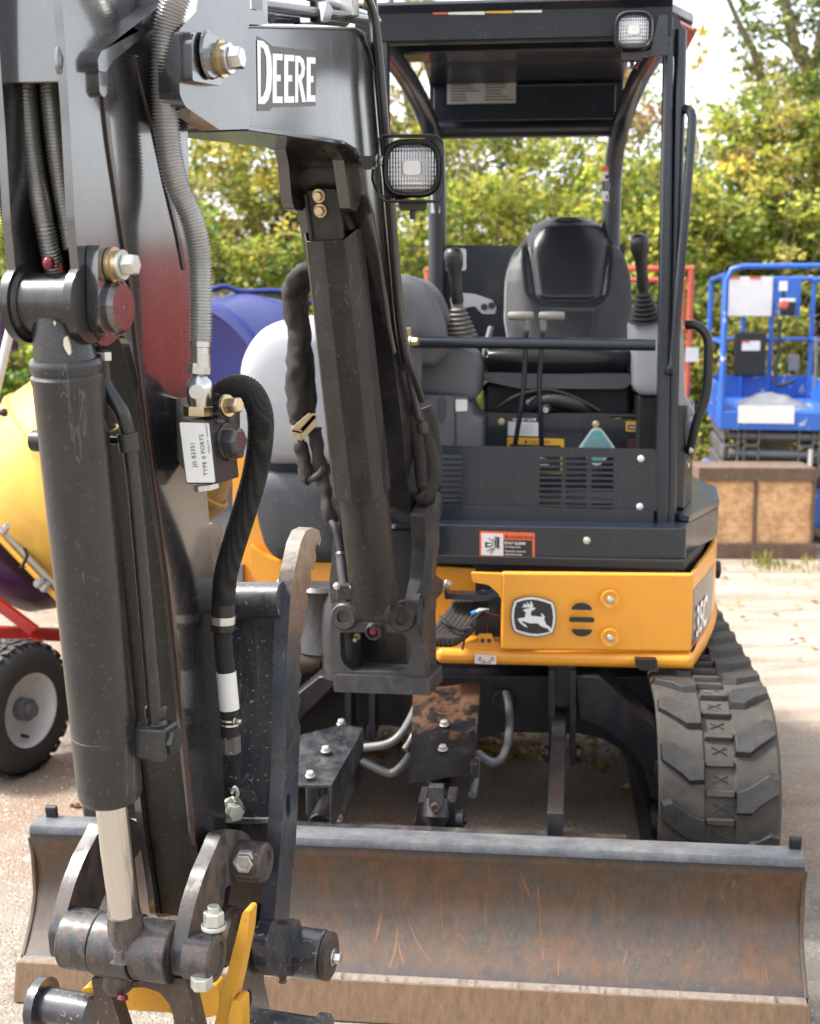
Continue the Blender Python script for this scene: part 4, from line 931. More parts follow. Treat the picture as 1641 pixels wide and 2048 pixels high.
g = G(); g.lathe(My(871, 1614, .163), -mey, [(0, .012), (.006, .012), (.008, .008), (.004, .006), (.004, 0)], 14); E('grease_port', g, K['brown'])
g = G(); g.cyl(My(912, 1640, .22), My(928, 1640, .22), .03); g.cyl(My(928, 1640, .22), My(934, 1640, .22), .012, seg=6); E('cylinder_pin', g, K['frame'], .002)
def hose(name, pts, r, mat, parent=None, seg=12, n=8, **k):
    g = G(); g.tube(smooth_path(pts, n), r, seg); return E(name, g, mat, 0, parent, **k)
for pts in ([My(838, 1385, .80), My(830, 1420, .70), My(805, 1465, .62), My(775, 1488, .6), My(722, 1496, .6)], [My(832, 1460, .66), My(825, 1500, .62), My(800, 1535, .6), My(775, 1545, .6), My(722, 1520, .6)], [My(845, 1440, .66), My(822, 1480, .62), My(810, 1500, .6)],
            [My(1012, 1385, .90), My(1019, 1420, .85), My(1018, 1470, .72), My(1006, 1512, .62), My(985, 1524, .58), My(955, 1506, .6)], [My(952, 1520, .5), My(950, 1560, .42), My(945, 1590, .36)]):
    hose('grey_hose', pts, .0115, K['ghose'])
g = G(); g.box((M_.l(My(940, 1600, .33)).x, .33, .40), (M_.l(My(952, 1600, .33)).x + .006, .37, .44), M_); E('hose_fitting', g, K['frame'], .004)
g = G(); p = My(722, 1508, .6); g.box((M_.l(p).x - .012, .59, M_.l(p).z - .03), (M_.l(p).x + .006, .61, M_.l(p).z + .03), M_); E('grommet', g, K['blackp'], .004)

# ---- yellow house
zb, zt_ = .585, .845
plan = [(-.10, .76), (.60, .70), (.668, .702), (.700, .74), (.745, .90), (.790, 1.08), (.850, 1.40), (.855, 1.60), (.80, 1.95), (.62, 2.22), (.25, 2.36), (-.25, 2.36), (-.62, 2.2), (-.80, 1.95), (-.855, 1.6), (-.85, 1.3), (-.80, 1.12), (-.70, 1.02), (-.10, 1.02)]
def planprism(pl, z0, z1, f=M_): 
    g = G(); g.prism([f.w(x, y, z0) for x, y in pl], V((0, 0, z1 - z0))); return g
pl2 = [(x, y) for x, y in plan]
lower = [(x * 1.0 + (.012 if x > .5 else 0), y - (.012 if y < 1.2 and x > .5 else 0)) for x, y in plan]
g = planprism([(.10, .86)] + [(x, y + .02) for x, y in plan[1:]][:0] + [(.66, .78), (.72, .94), (.77, 1.1), (.82, 1.4), (.82, 1.6), (.77, 1.93), (.6, 2.18), (.25, 2.32), (-.25, 2.32), (-.6, 2.17), (-.77, 1.93), (-.82, 1.6), (-.82, 1.3), (-.77, 1.14), (-.68, 1.06), (.10, 1.06)], .60, .86); E('body_core', g, K['deck'], .01)
# outer skin: front panel with rounded corner into the side, lower lip, upper edge
def wall(pl, z0, z1, th=.02, inward=True):
    g = G(); n = len(pl); P = []
    for i, (x, y) in enumerate(pl):
        a = V(pl[max(i - 1, 0)]); b = V(pl[min(i + 1, n - 1)]); t = (b - a).normalized(); nn2 = V((-t.y, t.x)) * th; P.append((x + nn2.x, y + nn2.y))
    g.prism([M_.w(x, y, z0) for x, y in list(pl) + P[::-1]], V((0, 0, z1 - z0))); return g
def arc_plan(pl, r, n=5): return [(p.x, p.y) for p in fillet([V((x, y, 0)) for x, y in pl], [0] + [r] * (len(pl) - 2) + [0], n)]
xl = M_.l(My(1002, 1300, .71)).x
front = fillet([V((xl, .71, 0)), V((.690, .70, 0)), V((.80, 1.08, 0)), V((.858, 1.40, 0)), V((.862, 1.65, 0)), V((.79, 1.98, 0)), V((.6, 2.24, 0)), V((0, 2.40, 0))], [0, .045, .3, .3, .3, .3, .3, 0], 6)
fp = [(p.x, p.y) for p in front if 1][0:]
fp = fp[5:-5] if False else [(xl, .71)] + [(p.x, p.y) for p in front[7:-6]] + [(0, 2.40)]
E('front_panel', wall(fp, .628, .848), K['yellow'], .008, seg=3)
lipf = [(M_.l(My(870, 1330, .70)).x, .722)] + [(p.x * 1.0 + (.008 if p.x > .6 else 0), p.y - .008 * (p.y < 1)) for p in front[7:-6]] + [(0, 2.41)]
g = wall(lipf, .578, .624, .05); low = E('lower_lip', g, K['yellow'], .020, seg=4)
# notch piece of the front panel: the tongue at the upper left
mplate('front_panel', [(942, 1146), (1004, 1148), (1004, 1200), (996, 1186), (978, 1170), (946, 1164)], .712, .02, K['yellow'], .004, .003)
mplate('inner_panel', [(800, 1128), (1000, 1140), (1006, 1310), (800, 1320)], .86, .02, K['yellow'], 0, .003)
mplate('inner_shelf', [(870, 1288), (1000, 1284), (1004, 1306), (870, 1318)], .74, .08, K['yellow'], .004, .004)
mplate('cable_bracket', [(958, 1268), (984, 1268), (990, 1290), (958, 1290)], .735, .008, K['yellow'], .003, .001)
for px in (966, 979): g = G(); g.lathe(My(px, 1281, .733), -mey, [(0, .006), (.004, .006), (.005, 0)], 10); E('screw', g, K['brown'])
g = G(); g.box((M_.l(My(975, 1210, .8)).x, .80, .64), (M_.l(My(1004, 1210, .8)).x, .85, .80), M_); E('valve_block', g, K['blackp'], .004)
# circular vent of three slots
vc_ = My(1164, 1239, .70)
for dz, w0, w1, hh_ in ((.033, .036, .0, .022), (0, .046, 1, .015), (-.033, .036, .0, .022)):
    c = My(1164, 1239 - dz * 760, .7005)
    if w1: pts = fillet([c + mex * x + ez * z for x, z in ((-.034, -.007), (.034, -.007), (.034, .007), (-.034, .007))], .0065, 4)
    else:
        s_ = 1 if dz > 0 else -1; pts = [c + mex * x + ez * (-s_ * .008) for x in (-.028, .028)][::1] + [c + mex * (.028 * math.cos(a)) + ez * s_ * (-.008 + .020 * math.sin(a)) for a in [math.pi * k / 10 for k in range(1, 10)]]
    g = G(); g.prism(pts, -mey * .0022); E('vent_slot', g, K['deck'])
for py in (1199, 1276):
    c = My(1221, py, .699); g = G(); g.lathe(c + mey * .004, -mey, [(.0, .025), (.0048, .024), (.0048, .021), (.0032, .016), (.0032, 0)], 28); E('bolt_recess', g, K['yellow'])
    hexb('bolt', c - mey * .0005, -mey, .0075, .008)
g = G(); g.prism(fillet([My(x, y, .676) for x, y in [(1271, 1319), (1315, 1320), (1316, 1332), (1306, 1341), (1281, 1340), (1271, 1331)]], .003), mey * .03); E('rubber_stop', g, K['blackp'], .002)
# side decal with model number, on the right flank
sa = M_.w(.7135, .775, .63); sb = M_.w(.8075, 1.085, .63)
sdn = (sb - sa).normalized(); snn = sdn.cross(ez); snn = snn if snn.dot(mex) > 0 else -snn
q0 = V((fp[8][0], fp[8][1], 0))
def flank(y):   # x of the flank at machine depth y
    for (x0, y0), (x1, y1) in zip(fp, fp[1:]):
        if y0 <= y <= y1 and y1 > y0: return x0 + (x1 - x0) * (y - y0) / (y1 - y0)
    return .8
ys = [.76 + .03 * i for i in range(14)]
g = G(); col_ = []
lo_ = [g.b.verts.new(M_.w(flank(y) + .0012, y, .640 )) for y in ys]; hi_ = [g.b.verts.new(M_.w(flank(y) + .0012, y, .800)) for y in ys]
for i in range(len(ys) - 1): g.b.faces.new([lo_[i], lo_[i + 1], hi_[i + 1], hi_[i]])
E('side_decal', g, plain('dark_decal', (.045, .04, .04), .25))
ya, yb = .80, 1.0
o_ = M_.w(flank(ya) + .004, ya, .655); dd = M_.w(flank(yb) + .004, yb, .655) - o_
text('35C', o_, dd, ez, .085, K['bigtext'], EX, 'model_number', .02, .9, .001)
g = G(); g.lathe(M_.w(.862, 1.45, .72), mex, [(0, .03), (.01, .03), (.014, .02), (.014, 0)], 16); E('side_cap', g, K['blackp'])
# the leaping animal badge
def badge():
    c0 = My(1068, 1234, .6975); k = .000725 * .98
    def T(x, y): return ((x - 790) / 13.68, (y - 728) / 13.68)
    def Pq(x, y, off): a, b = T(x, y); return My(1010 + x / 13.68, 1180 + y / 13.68, .6985) - mey * off
    outer = [(250, 275), (400, 215), (600, 178), (740, 172), (900, 185), (1100, 235), (1335, 325), (1390, 500), (1418, 740), (1400, 940), (1325, 1180), (1150, 1240), (1000, 1275), (850, 1290), (650, 1270), (450, 1215), (255, 1140), (190, 950), (162, 740), (185, 480)]
    white = [(275, 300), (420, 240), (600, 202), (740, 194), (900, 207), (1090, 255), (1315, 340), (1366, 500), (1392, 740), (1376, 930), (1305, 1160), (1140, 1218), (1000, 1250), (850, 1265), (660, 1246), (460, 1193), (275, 1120), (214, 940), (188, 740), (210, 490)]
    inner = [(325, 335), (460, 290), (620, 262), (740, 256), (880, 268), (1060, 312), (1262, 385), (1305, 540), (1322, 740), (1310, 900), (1270, 1075), (1235, 1135), (1080, 1170), (960, 1190), (850, 1196), (690, 1180), (500, 1135), (320, 1075), (270, 930), (250, 740), (268, 520)]
    deer = [(690, 295), (740, 325), (768, 380), (772, 440), (762, 475), (830, 478), (842, 490), (815, 530), (770, 548), (738, 548), (715, 620), (718, 680), (745, 708), (860, 712), (1010, 738), (1015, 700), (985, 628), (1030, 650), (1075, 700), (1098, 740), (1090, 775), (1070, 785), (1100, 850), (1135, 940), (1210, 985), (1262, 1050), (1290, 1120), (1235, 1130), (1180, 1050), (1080, 1015), (980, 975), (905, 905), (800, 905), (690, 905), (600, 880), (520, 850), (465, 845), (500, 905), (580, 950), (618, 1025), (560, 1000), (470, 940), (400, 870), (355, 800), (375, 775), (450, 760), (548, 750), (560, 680), (590, 600), (540, 585), (505, 550), (520, 528), (600, 505), (690, 485), (680, 466), (600, 465), (480, 470), (470, 458), (535, 430), (495, 378), (550, 385), (615, 405), (630, 398), (580, 318), (640, 350), (690, 400), (705, 380), (708, 340)]
    g = G(); g.prism([Pq(x, y, .001) for x, y in outer], mey * .0015); bd = E('badge', g, K['dec_k'])
    g = G(); g.prism([Pq(x, y, .0016) for x, y in white], mey * .0010); E('badge_border', g, K['dec_w'], 0, bd)
    g = G(); g.prism([Pq(x, y, .0022) for x, y in inner], mey * .0010); E('badge_field', g, K['dec_k'], 0, bd)
    g = G(); g.prism([Pq(x, y, .0028) for x, y in deer], mey * .0010); E('badge_animal', g, K['dec_w'], 0, bd)
badge()
# small white label on the lip
def decal(name, c, pts, mat, parent=None, fil=.002, off=0, th=.0008):
    g = G(); g.prism([p - mey * off for p in fillet([My(x, y, c) for x, y in pts], fil)], mey * th); return E(name, g, mat, 0, parent)
d_ = decal('label', .706, [(950, 1309), (993, 1311), (993, 1329), (950, 1327)], K['dec_w'])
for px in (958, 983): decal('label_mark', .706, [(px, 1314), (px + 5, 1314), (px + 5, 1318), (px, 1318)], K['dec_o'], d_, 0, .0006)
decal('label_mark', .706, [(963, 1323), (982, 1324), (982, 1327), (963, 1326)], K['dec_o'], d_, 0, .0006)
for px, w in ((956, 8), (966, 5), (978, 10)): decal('label_mark', .706, [(px, 1320), (px + w, 1320), (px + w, 1321.5), (px, 1321.5)], K['ink'], d_, 0, .0007)
# rubber sill and dark deck skirt
g = wall([(-.05, .80)] + [(x - .02, y + .035) for x, y in fp[1:-1]] + [(0, 2.36)], .850, .875, .12); E('rubber_sill', g, K['rub'], .008)
g = wall([(-.05, .85), (.60, .83), (.64, .9), (.74, 1.2), (.8, 1.6), (.0, 2.3)], .862, .90, .2); E('deck_gap', g, K['deck'])
sk = [(-.12, .80), (.655, .80), (.690, .815), (.700, .90), (.83, 1.22), (.86, 1.5), (.80, 1.9), (-.12, 2.1)]
E('deck_skirt', planprism(sk, .868, .962), K['cab'], .006, seg=2)
g = planprism([(.705, .905), (.832, 1.222), (.86, 1.5), (.80, 1.88), (.66, 1.88), (.64, .95)], .9625, .985); E('deck_top', g, K['cab'], .004)
hexb('bolt', My(1174, 1081, .7995), -mey, .0075, .004, 'nut')
# warning label on the skirt
def warn():
    y0 = .7985
    b = decal('warning_label', y0, [(960, 1062), (1070, 1066), (1070, 1118), (960, 1114)], K['dec_o'], None, .004)
    decal('label_field', y0, [(963.5, 1066), (1007, 1068), (1007, 1111.5), (963.5, 1110)], K['dec_w'], b, .002, .0008)
    decal('label_field', y0, [(1008, 1079.5), (1065, 1081), (1065, 1113.5), (1008, 1111.5)], K['dec_k'], b, 0, .0008)
    u = My(1065, 1081, y0) - My(1008, 1079.5, y0)
    def tx(s, px, py, h, mat, bold=0, sx=1.): text(s, My(px, py, y0) - mey * .0014, u, ez, h * .00127 * 1.0, mat, b, 'lettering', bold, sx, .0004)
    tx('WARNING', 1019.5, 1077.0, 6.6, K['ink'], .01, 1.16)
    tx('STAY CLEAR', 1009.5, 1088.2, 5.6, K['dec_w'], .03, 1.02)
    tx('of swing area.', 1009.5, 1094.6, 4.0, K['dec_w'], .015, 1.12)
    tx('Operate controls', 1009.5, 1103.4, 4.0, K['dec_w'], .015, 1.12)
    tx('only from seat.', 1009.5, 1109.6, 4.0, K['dec_w'], .015, 1.12)
    decal('warning_triangle', y0, [(1010.5, 1075.8), (1014.2, 1068.5), (1018, 1076)], K['ink'], b, 0, .0016)
    Z = lambda pts: [(940 + x / 10.94, 1050 + y / 10.94) for x, y in pts]
    for pts in ([(560, 230), (580, 235), (578, 480), (545, 480)], [(590, 262), (650, 262), (645, 512), (590, 510)], [(395, 290), (408, 283), (560, 370), (560, 400)], [(335, 368), (500, 395), (520, 430), (490, 470), (335, 495)], [(365, 570), (480, 505), (505, 520), (375, 580)], [(445, 615), (545, 480), (565, 490), (465, 622)], [(508, 295), (525, 283), (538, 305), (520, 325), (508, 312)]):
        decal('label_figure', y0, Z(pts), K['ink'], b, 0, .0016)
    decal('label_figure', y0, Z([(380, 425), (430, 405), (490, 415), (492, 440), (430, 450), (380, 450)]), K['dec_w'], b, 0, .0022)
warn()
# hose bundle in the yellow bay
rr = random.Random(8)
for i in range(7):
    px = 905 + i * 9
    hose('bundled_hose', [My(px + 12, 1196 - i * 2, .80), My(px + 4, 1215, .77), My(px - 18, 1245 + i * 2, .70), My(px - 42, 1272 + i, .66), My(px - 60, 1285, .62)], .0135, K['sleeve'])
g = G(); g.tube(smooth_path([My(878, 1232, .69), My(900, 1252, .66), My(925, 1262, .66), My(945, 1255, .7)], 5), .004, 6); E('strap', g, K['blackp'])
g = G(); g.tube(smooth_path([My(990, 1222, .73), My(970, 1222, .72), (My(955, 1232, .70)), My(935, 1258, .69), My(925, 1300, .68)], 6), .0035, 6); E('thin_wire', g, K['blackp'])
g = G(); g.tube([My(978, 1221, .728), My(960, 1220, .725), My(952, 1224, .72)], [.006, .0065, .004], 8); E('wire_plug', g, K['white'])
g = G(); g.tube([My(952, 1224, .72), My(943, 1228, .715)], .0065, 8); E('wire_tip', g, K['wire_b'])
g = G(); g.tube([My(1000, 1232, .73), My(975, 1226, .73)], .003, 6); E('thin_wire', g, K['redp'])
mplate('hose_bracket', [(888, 1178), (898, 1188), (972, 1190), (990, 1180), (998, 1192), (975, 1202), (890, 1198)], .72, .05, K['cab'], .003, .003)
hexb('bolt', My(895, 1168, .74), -mey, .009, .01)
# ---- left: yellow surround and grey engine hood
mplate('body_panel', [(466, 905), (470, 800), (490, 745), (700, 745), (700, 1178), (540, 1178), (466, 1178)], .95, .05, K['yellow'], .03, .006)
def hoodf(z0y, z1y, xl_fn, xr, y0, bul):
    def fn(u, v):
        py = z0y + (z1y - z0y) * v; pxl = xl_fn(v); px = pxl + (xr - pxl) * u
        d = y0 - bul * (max(0, math.sin(math.pi * min(1, u * 1.0) * .5)) ** .5) * (1 - abs(2 * v - 1) ** 5 * .7)
        return My(px, py, d)
    return fn
# upper silver shell: outline rounded at the top left
UL = [(482, 742), (488, 712), (505, 680), (528, 655), (556, 642), (600, 633), (660, 628), (700, 628)]
def interp(L, t):
    t = t * (len(L) - 1); i = min(int(t), len(L) - 2); f_ = t - i; return (L[i][0] + (L[i + 1][0] - L[i][0]) * f_, L[i][1] + (L[i + 1][1] - L[i][1]) * f_)
out_u = [(538, 929), (520, 905), (500, 850), (484, 800)] + UL + [(700, 930)]
g = G()
pf = fillet([My(x, y, .90) for x, y in out_u], .02); cen = sum(pf, V((0, 0, 0))) / len(pf)
rings = []
for k, (sc_k, dd_) in enumerate([(1.0, .06), (1.0, .015), (.985, -.010), (.95, -.028), (.86, -.045), (.6, -.058), (.3, -.063)]):
    rings.append([g.b.verts.new(cen + (p - cen) * sc_k + mey * dd_) for p in pf])
for a, b in zip(rings, rings[1:]):
    for i in range(len(pf)): g.b.faces.new([a[i], a[(i + 1) % len(pf)], b[(i + 1) % len(pf)], b[i]])
g.b.faces.new(rings[-1]); bmesh.ops.recalc_face_normals(g.b, faces=g.b.faces); E('engine_hood', g, K['hood'], smooth=60)
out_l = [(532, 942), (700, 944), (700, 1122), (566, 1121), (548, 1112), (532, 1090), (518, 1040), (512, 990), (516, 950)]
g = G(); pf = fillet([My(x, y, .90) for x, y in out_l], .018); cen = sum(pf, V((0, 0, 0))) / len(pf); rings = []
for sc_k, dd_ in [(1.0, .06), (1.0, .01), (.985, -.012), (.95, -.024), (.6, -.032), (.3, -.034)]: rings.append([g.b.verts.new(cen + (p - cen) * sc_k + mey * dd_) for p in pf])
for a, b in zip(rings, rings[1:]):
    for i in range(len(pf)): g.b.faces.new([a[i], a[(i + 1) % len(pf)], b[(i + 1) % len(pf)], b[i]])
g.b.faces.new(rings[-1]); bmesh.ops.recalc_face_normals(g.b, faces=g.b.faces); E('lower_hood', g, K['hood2'], smooth=60)
mplate('hood_side', [(471, 800), (484, 790), (492, 830), (508, 880), (508, 935), (480, 900)], .90, .05, K['hood'], .01, .003)
mplate('hood_gap', [(520, 925), (700, 925), (700, 950), (520, 946)], .925, .03, K['deck'], 0, 0)
mplate('yellow_band', [(500, 1090), (530, 1112), (560, 1124), (700, 1126), (700, 1176), (520, 1176), (500, 1140)], .915, .05, K['yellow'], .01, .010, seg=3)
hexb('bolt', My(561, 1167, .913), -mey, .010, .012)
mplate('yellow_post', [(476, 1130), (486, 1130), (486, 1180), (476, 1180)], .93, .02, K['greym'], .001, .001)
mplate('engine_bay', [(480, 1180), (700, 1180), (700, 1340), (480, 1340)], 1.0, .02, K['deck'], 0, 0)
g = G(); g.lathe(My(640, 1330, .95), V((-.95, -.1, .0)), [(0, .02), (.02, .03), (.2, .06), (.3, .05)], 20); E('drive_housing', g, K['brown'])
g = wall([(-.85, 1.35), (-.80, 1.1), (-.70, .98), (-.12, .96)], .60, .645, .05); E('lower_lip', g, K['yellow'], .018, seg=3)
# ---- slotted guard panel
py0, py1 = 892, 1014
A_ = [(840, 890), (1311, 898), (1311, 905), (1326, 907), (1322, 1022), (1308, 1022), (840, 1010)]
holes = []
for x0, x1 in ((850, 875), (883, 926), (1080, 1125), (1132, 1175), (1184, 1228)):
    for r_ in range(10):
        y = 912 + r_ * 11.2 + (x0 - 850) * .017; 
        if x0 < 860 and r_ < 3: continue
        xx0 = x0 - r_ * .2; h_ = [My(a, b, .905) for a, b in ((xx0, y - 3.2), (xx0 + (x1 - x0), y - 3.2 + .4), (xx0 + (x1 - x0), y + 3.4 + .4), (xx0, y + 3.4))]
        holes.append(fillet(h_, .0042, 3))
g = G(); g.prism([My(x, y, .905) for x, y in A_], mey * .004, holes); E('slotted_guard', g, K['cab'], 0, smooth=20)
mplate('guard_base', [(840, 1010), (1308, 1022), (1306, 1062), (840, 1052)], .885, .03, K['cab'], .002, .003)
for px, py in ((1282, 917), (1280, 1013)):
    g = G(); g.lathe(My(px, py, .904), -mey, [(0, .0095), (.003, .0095), (.005, .006), (.0055, 0)], 18); E('white_cap', g, K['white'])
# ---- canopy
PR = .030
def post(name, pts, r=PR, mat='cab', n=6): 
    g = G(); g.tube(smooth_path(pts, n), r, 14); return E(name, g, K[mat])
g = G()
for px in (1334,):
    b0 = My(1311, 1062, .90); t0 = My(1330, 30, .90); b1 = My(1338, 1062, .90); t1 = My(1349, 30, .90)
    g.prism([b0, b1, t1, t0], mey * .055)
E('front_post', g, K['cab'], .010, seg=3)
g = G(); b0 = My(1340, 1060, .925); t0 = My(1362, 60, .925); g.tube([b0, My(1352, 500, .925), t0], .017, 12); E('front_post', g, K['cab'])
g = G(); g.box((-.20, .90, .96), (-.145, .955, 2.33), M_); E('front_post', g, K['cab'], .010, seg=3)
zr = 2.357
post('roof_rail', [M_.w(.610, .92, 2.305), M_.w(.60, 1.2, 2.30), M_.w(.575, 1.5, 2.275), M_.w(.545, 1.72, 2.20), M_.w(.520, 1.80, 2.08), M_.w(.515, 1.815, 1.9), M_.w(.515, 1.82, 1.6), M_.w(.515, 1.82, .98)], .032)
post('roof_rail', [M_.w(-.19, .92, 2.305), M_.w(-.175, 1.2, 2.30), M_.w(-.15, 1.5, 2.275), M_.w(-.115, 1.72, 2.20), M_.w(-.09, 1.80, 2.08), M_.w(-.085, 1.815, 1.9), M_.w(-.085, 1.82, 1.6), M_.w(-.085, 1.82, .98)], .032)
post('rear_bar', [M_.w(-.09, 1.80, 2.165), M_.w(.52, 1.80, 2.165)], .028)
# roof: front visor, sheet, rear slope
g = G(); g.prism([M_.w(-.235, y, z) for y, z in [(.865, 2.362), (.872, 2.372), (1.5, 2.372), (1.60, 2.368), (1.60, 2.354), (1.5, 2.358), (.90, 2.352), (.90, 2.275), (.895, 2.275), (.885, 2.345)]], mex * .85)
rf = E('roof_sheet', g, K['cab'], .003)
g = G(); g.prism([M_.w(-.115, y, z) for y, z in [(1.601, 2.368), (1.84, 2.33), (1.87, 2.19), (1.86, 2.19), (1.83, 2.318), (1.601, 2.354)]], mex * .66); E('roof_slope', g, K['cab'], .003)
g = G(); g.box((-.20, .905, 2.270), (.60, .93, 2.345), M_); E('roof_beam', g, K['cab'], .004)
g = G(); g.box((-.17, 1.30, 2.325), (.57, 1.33, 2.352), M_); E('roof_rib', g, K['cab'], .004)
g = G(); g.box((-.1, 1.82, 2.20), (.52, 1.835, 2.31), M_); rv = E('rear_valance', g, K['cab'], .004)
for x in (-.02, .16, .36):
    g = G(); g.tube([M_.w(x, 1.05, 2.345), M_.w(x + .03, 1.22, 2.345), M_.w(x - .03, 1.24, 2.343)], .006, 6); E('roof_groove', g, K['hood2'], 0, rf)
g = G(); g.prism([M_.w(x, y, 2.35) for x, y in [(.62, .98), (.695, 1.12), (.705, 1.5), (.66, 1.7), (.60, 1.7)]], ez * .03); E('roof_side', g, K['cab'], .008)
g = G(); g.prism([M_.w(x, y, 2.33) for x, y in [(.64, 1.0), (.70, 1.12), (.706, 1.12), (.708, 1.5), (.69, 1.5)]], ez * .010); E('side_reflector', g, K['red'], .002)
a = M_.l(My(895, 150, 1.815)); b = M_.l(My(1032, 206, 1.815))
g = G(); g.box((a.x, 1.812, b.z), (b.x, 1.818, a.z), M_); l0 = E('roof_label', g, K['dec_g'], 0, rv)
for i in range(9):
    for j in range(2):
        x0 = a.x + .012 + j * (b.x - a.x) * .5; z0 = b.z + .01 + i * .010; g = G(); g.box((x0, 1.8105, z0), (x0 + (b.x - a.x) * rr.uniform(.2, .42), 1.8115, z0 + .003), M_); E('label_line', g, K['ink'], 0, rv)
def fdec(px0, py0, px1, py1, mat, y=.8845):
    q = [(px0, py0), (px1, py0), (px1, py1), (px0, py1)]; decal('visor_label', y, q, mat, rf, 0)
fdec(866, 20, 895, 28, K['dec_o']); fdec(897, 20, 970, 29, K['dec_w']); fdec(972, 18, 1026, 26, K['dec_y']); fdec(1028, 17, 1084, 25, K['dec_w'])
# grab rails
post('grab_rail', [M_.w(.655, .93, 2.09), M_.w(.672, .895, 2.075), M_.w(.675, .89, 2.0), M_.w(.655, .89, 1.6), M_.w(.648, .892, 1.43), M_.w(.64, .895, 1.39), M_.w(.625, .92, 1.385)], .0125)
g = G(); g.tube(smooth_path([My(1372, 650, .98), My(1395, 652, .97), My(1415, 675, .965), My(1417, 720, .96), My(1412, 790, .96), My(1395, 840, .965), My(1385, 880, .98), My(1380, 905, 1.0)], 5), .0135, 12); E('grab_rail', g, K['blackp'])
post('cross_bar', [My(815, 684, .925), My(1000, 686, .925), My(1311, 690, .925)], .0165)
hexb('bolt', My(822, 683, .91) , (mex - mey * .4), .013, .02, 'gold')
g = G(); g.prism([My(812, 655, .90), My(822, 655, .90), My(822, 695, .90), My(812, 695, .90)], mey * .05); E('bar_bracket', g, K['gold'], .002)
# cab post label
def rl(px0, py0, px1, py1, mat, off=0): 
    q = [(px0, py0), (px1, py0), (px1, py1), (px0, py1)]; return decal('post_label', 1.785, q, mat, EX, 0, off)
rl(1204, 333, 1231, 405, K['dec_w'], 0); rl(1204, 333, 1231, 343, K['dec_o'], .001); rl(1205, 362, 1230, 382, K['dec_k'], .001); rl(1204, 402, 1231, 405, K['dec_o'], .001)
for k in range(4): rl(1208, 365 + k * 4, 1208 + rr.randint(14, 19), 366.5 + k * 4, K['dec_g'], .0016)
rl(1211, 350, 1217, 358, K['ink'], .001); rl(1213, 390, 1216, 399, K['ink'], .001)
rl(1204, 402, 1231, 405, K['dec_o'], .001)
rl(862, 340, 880, 426, K['dec_w'], 0)
# rear panel behind the seat with white card
mplate('rear_panel', [(880, 490), (1250, 492), (1250, 760), (880, 760)], 1.86, .01, K['cab'], .004, .002)
decal('rear_card', 1.855, [(890, 497), (933, 497), (933, 541), (890, 541)], K['dec_w'], None, .01)
# ---- operator station
g = planprism([(-.11, 1.0), (.62, 1.0), (.66, 1.3), (.66, 1.85), (-.11, 1.85)], .963, 1.00); E('floor_plate', g, K['deck'], .003)
mplate('riser_panel', [(962, 824), (1045, 828), (1210, 826), (1225, 838), (1300, 840), (1310, 1030), (950, 1030)], 1.24, .01, K['cab'], .004, .002)
g = G(); p0 = M_.l(My(962, 826, 1.24)); g.box((p0.x, 1.25, p0.z - .012), (.60, 1.8, p0.z), M_); E('seat_deck', g, K['cab'], .004)
y_ = 1.238
d_ = decal('notice_label', y_, [(1017, 843), (1077, 845), (1077, 873), (1016, 871)], K['dec_w'], None, .002)
for k in range(4): decal('label_line', y_, [(1032, 850 + k * 5), (1070 - 3 * k, 850.6 + k * 5), (1070 - 3 * k, 851.6 + k * 5), (1032, 851 + k * 5)], K['dec_g'], d_, 0, .0006)
text('IMPORTANT', My(1025, 842, y_), mex, ez, .009, K['dec_w'], EX, 'lettering', .02, 1.0)
d_ = decal('caution_label', y_, [(1015, 874), (1129, 878), (1127, 948), (1015, 944)], K['dec_y'], None, .004)
decal('label_field', y_, [(1020, 888), (1122, 891), (1121, 943), (1020, 940)], K['dec_k'], d_, 0, .0008)
text('CAUTION', My(1059, 886.5, y_) - mey * .0008, mex, ez, .009, K['ink'], d_, 'lettering', .01, 1.1)
decal('warning_triangle', y_, [(1048, 886), (1052, 879), (1056.5, 886)], K['ink'], d_, 0, .0008)
for k in range(6): decal('label_line', y_, [(1036, 893 + k * 7), (1036 + rr.randint(40, 78), 893.5 + k * 7), (1036 + 60, 896 + k * 7), (1036, 895.5 + k * 7)], K['dec_w'], d_, 0, .0014)
def rdiam(cx, cy, w, h, mat, off, par=None): return decal('tag_label', y_ - .004, [(cx - w, cy + 4), (cx - 8, cy - h), (cx + 8, cy - h), (cx + w, cy + 4), (cx + 6, cy + h), (cx - 6, cy + h)], mat, par, .010, off)
tg = rdiam(1194, 893, 38, 38, K['dec_w'], 0); rdiam(1194, 893, 32, 32, K['dec_t'], .001, tg)
for k, w in enumerate((12, 20, 26, 22)): decal('label_line', y_ - .004, [(1194 - w, 876 + k * 5), (1194 + w, 876.5 + k * 5), (1194 + w, 878 + k * 5), (1194 - w, 877.5 + k * 5)], K['dec_g'], tg, 0, .0022)
decal('label_band', y_ - .004, [(1172, 899), (1214, 900), (1210, 906), (1176, 905)], K['dec_w'], tg, 0, .0022)
d_ = decal('small_caution', y_, [(1252, 842), (1298, 843), (1298, 864), (1252, 863)], K['dec_y'], None, .004)
decal('label_field', y_, [(1256, 850), (1294, 851), (1294, 860), (1256, 859)], K['ink'], d_, 0, .0008)
decal('label_line', y_, [(1258, 852), (1290, 853), (1290, 858), (1258, 857)], K['dec_g'], d_, 0, .0014)
for px, py in ((1003, 843), (1192, 848)): hexb('bolt', My(px, py, 1.238), -mey, .008, .006, 'gold')
mplate('red_pocket', [(1255, 878), (1300, 878), (1300, 905), (1255, 905)], 1.236, .004, plain('dark_red', (.05, .018, .022), .5), .003, .001)
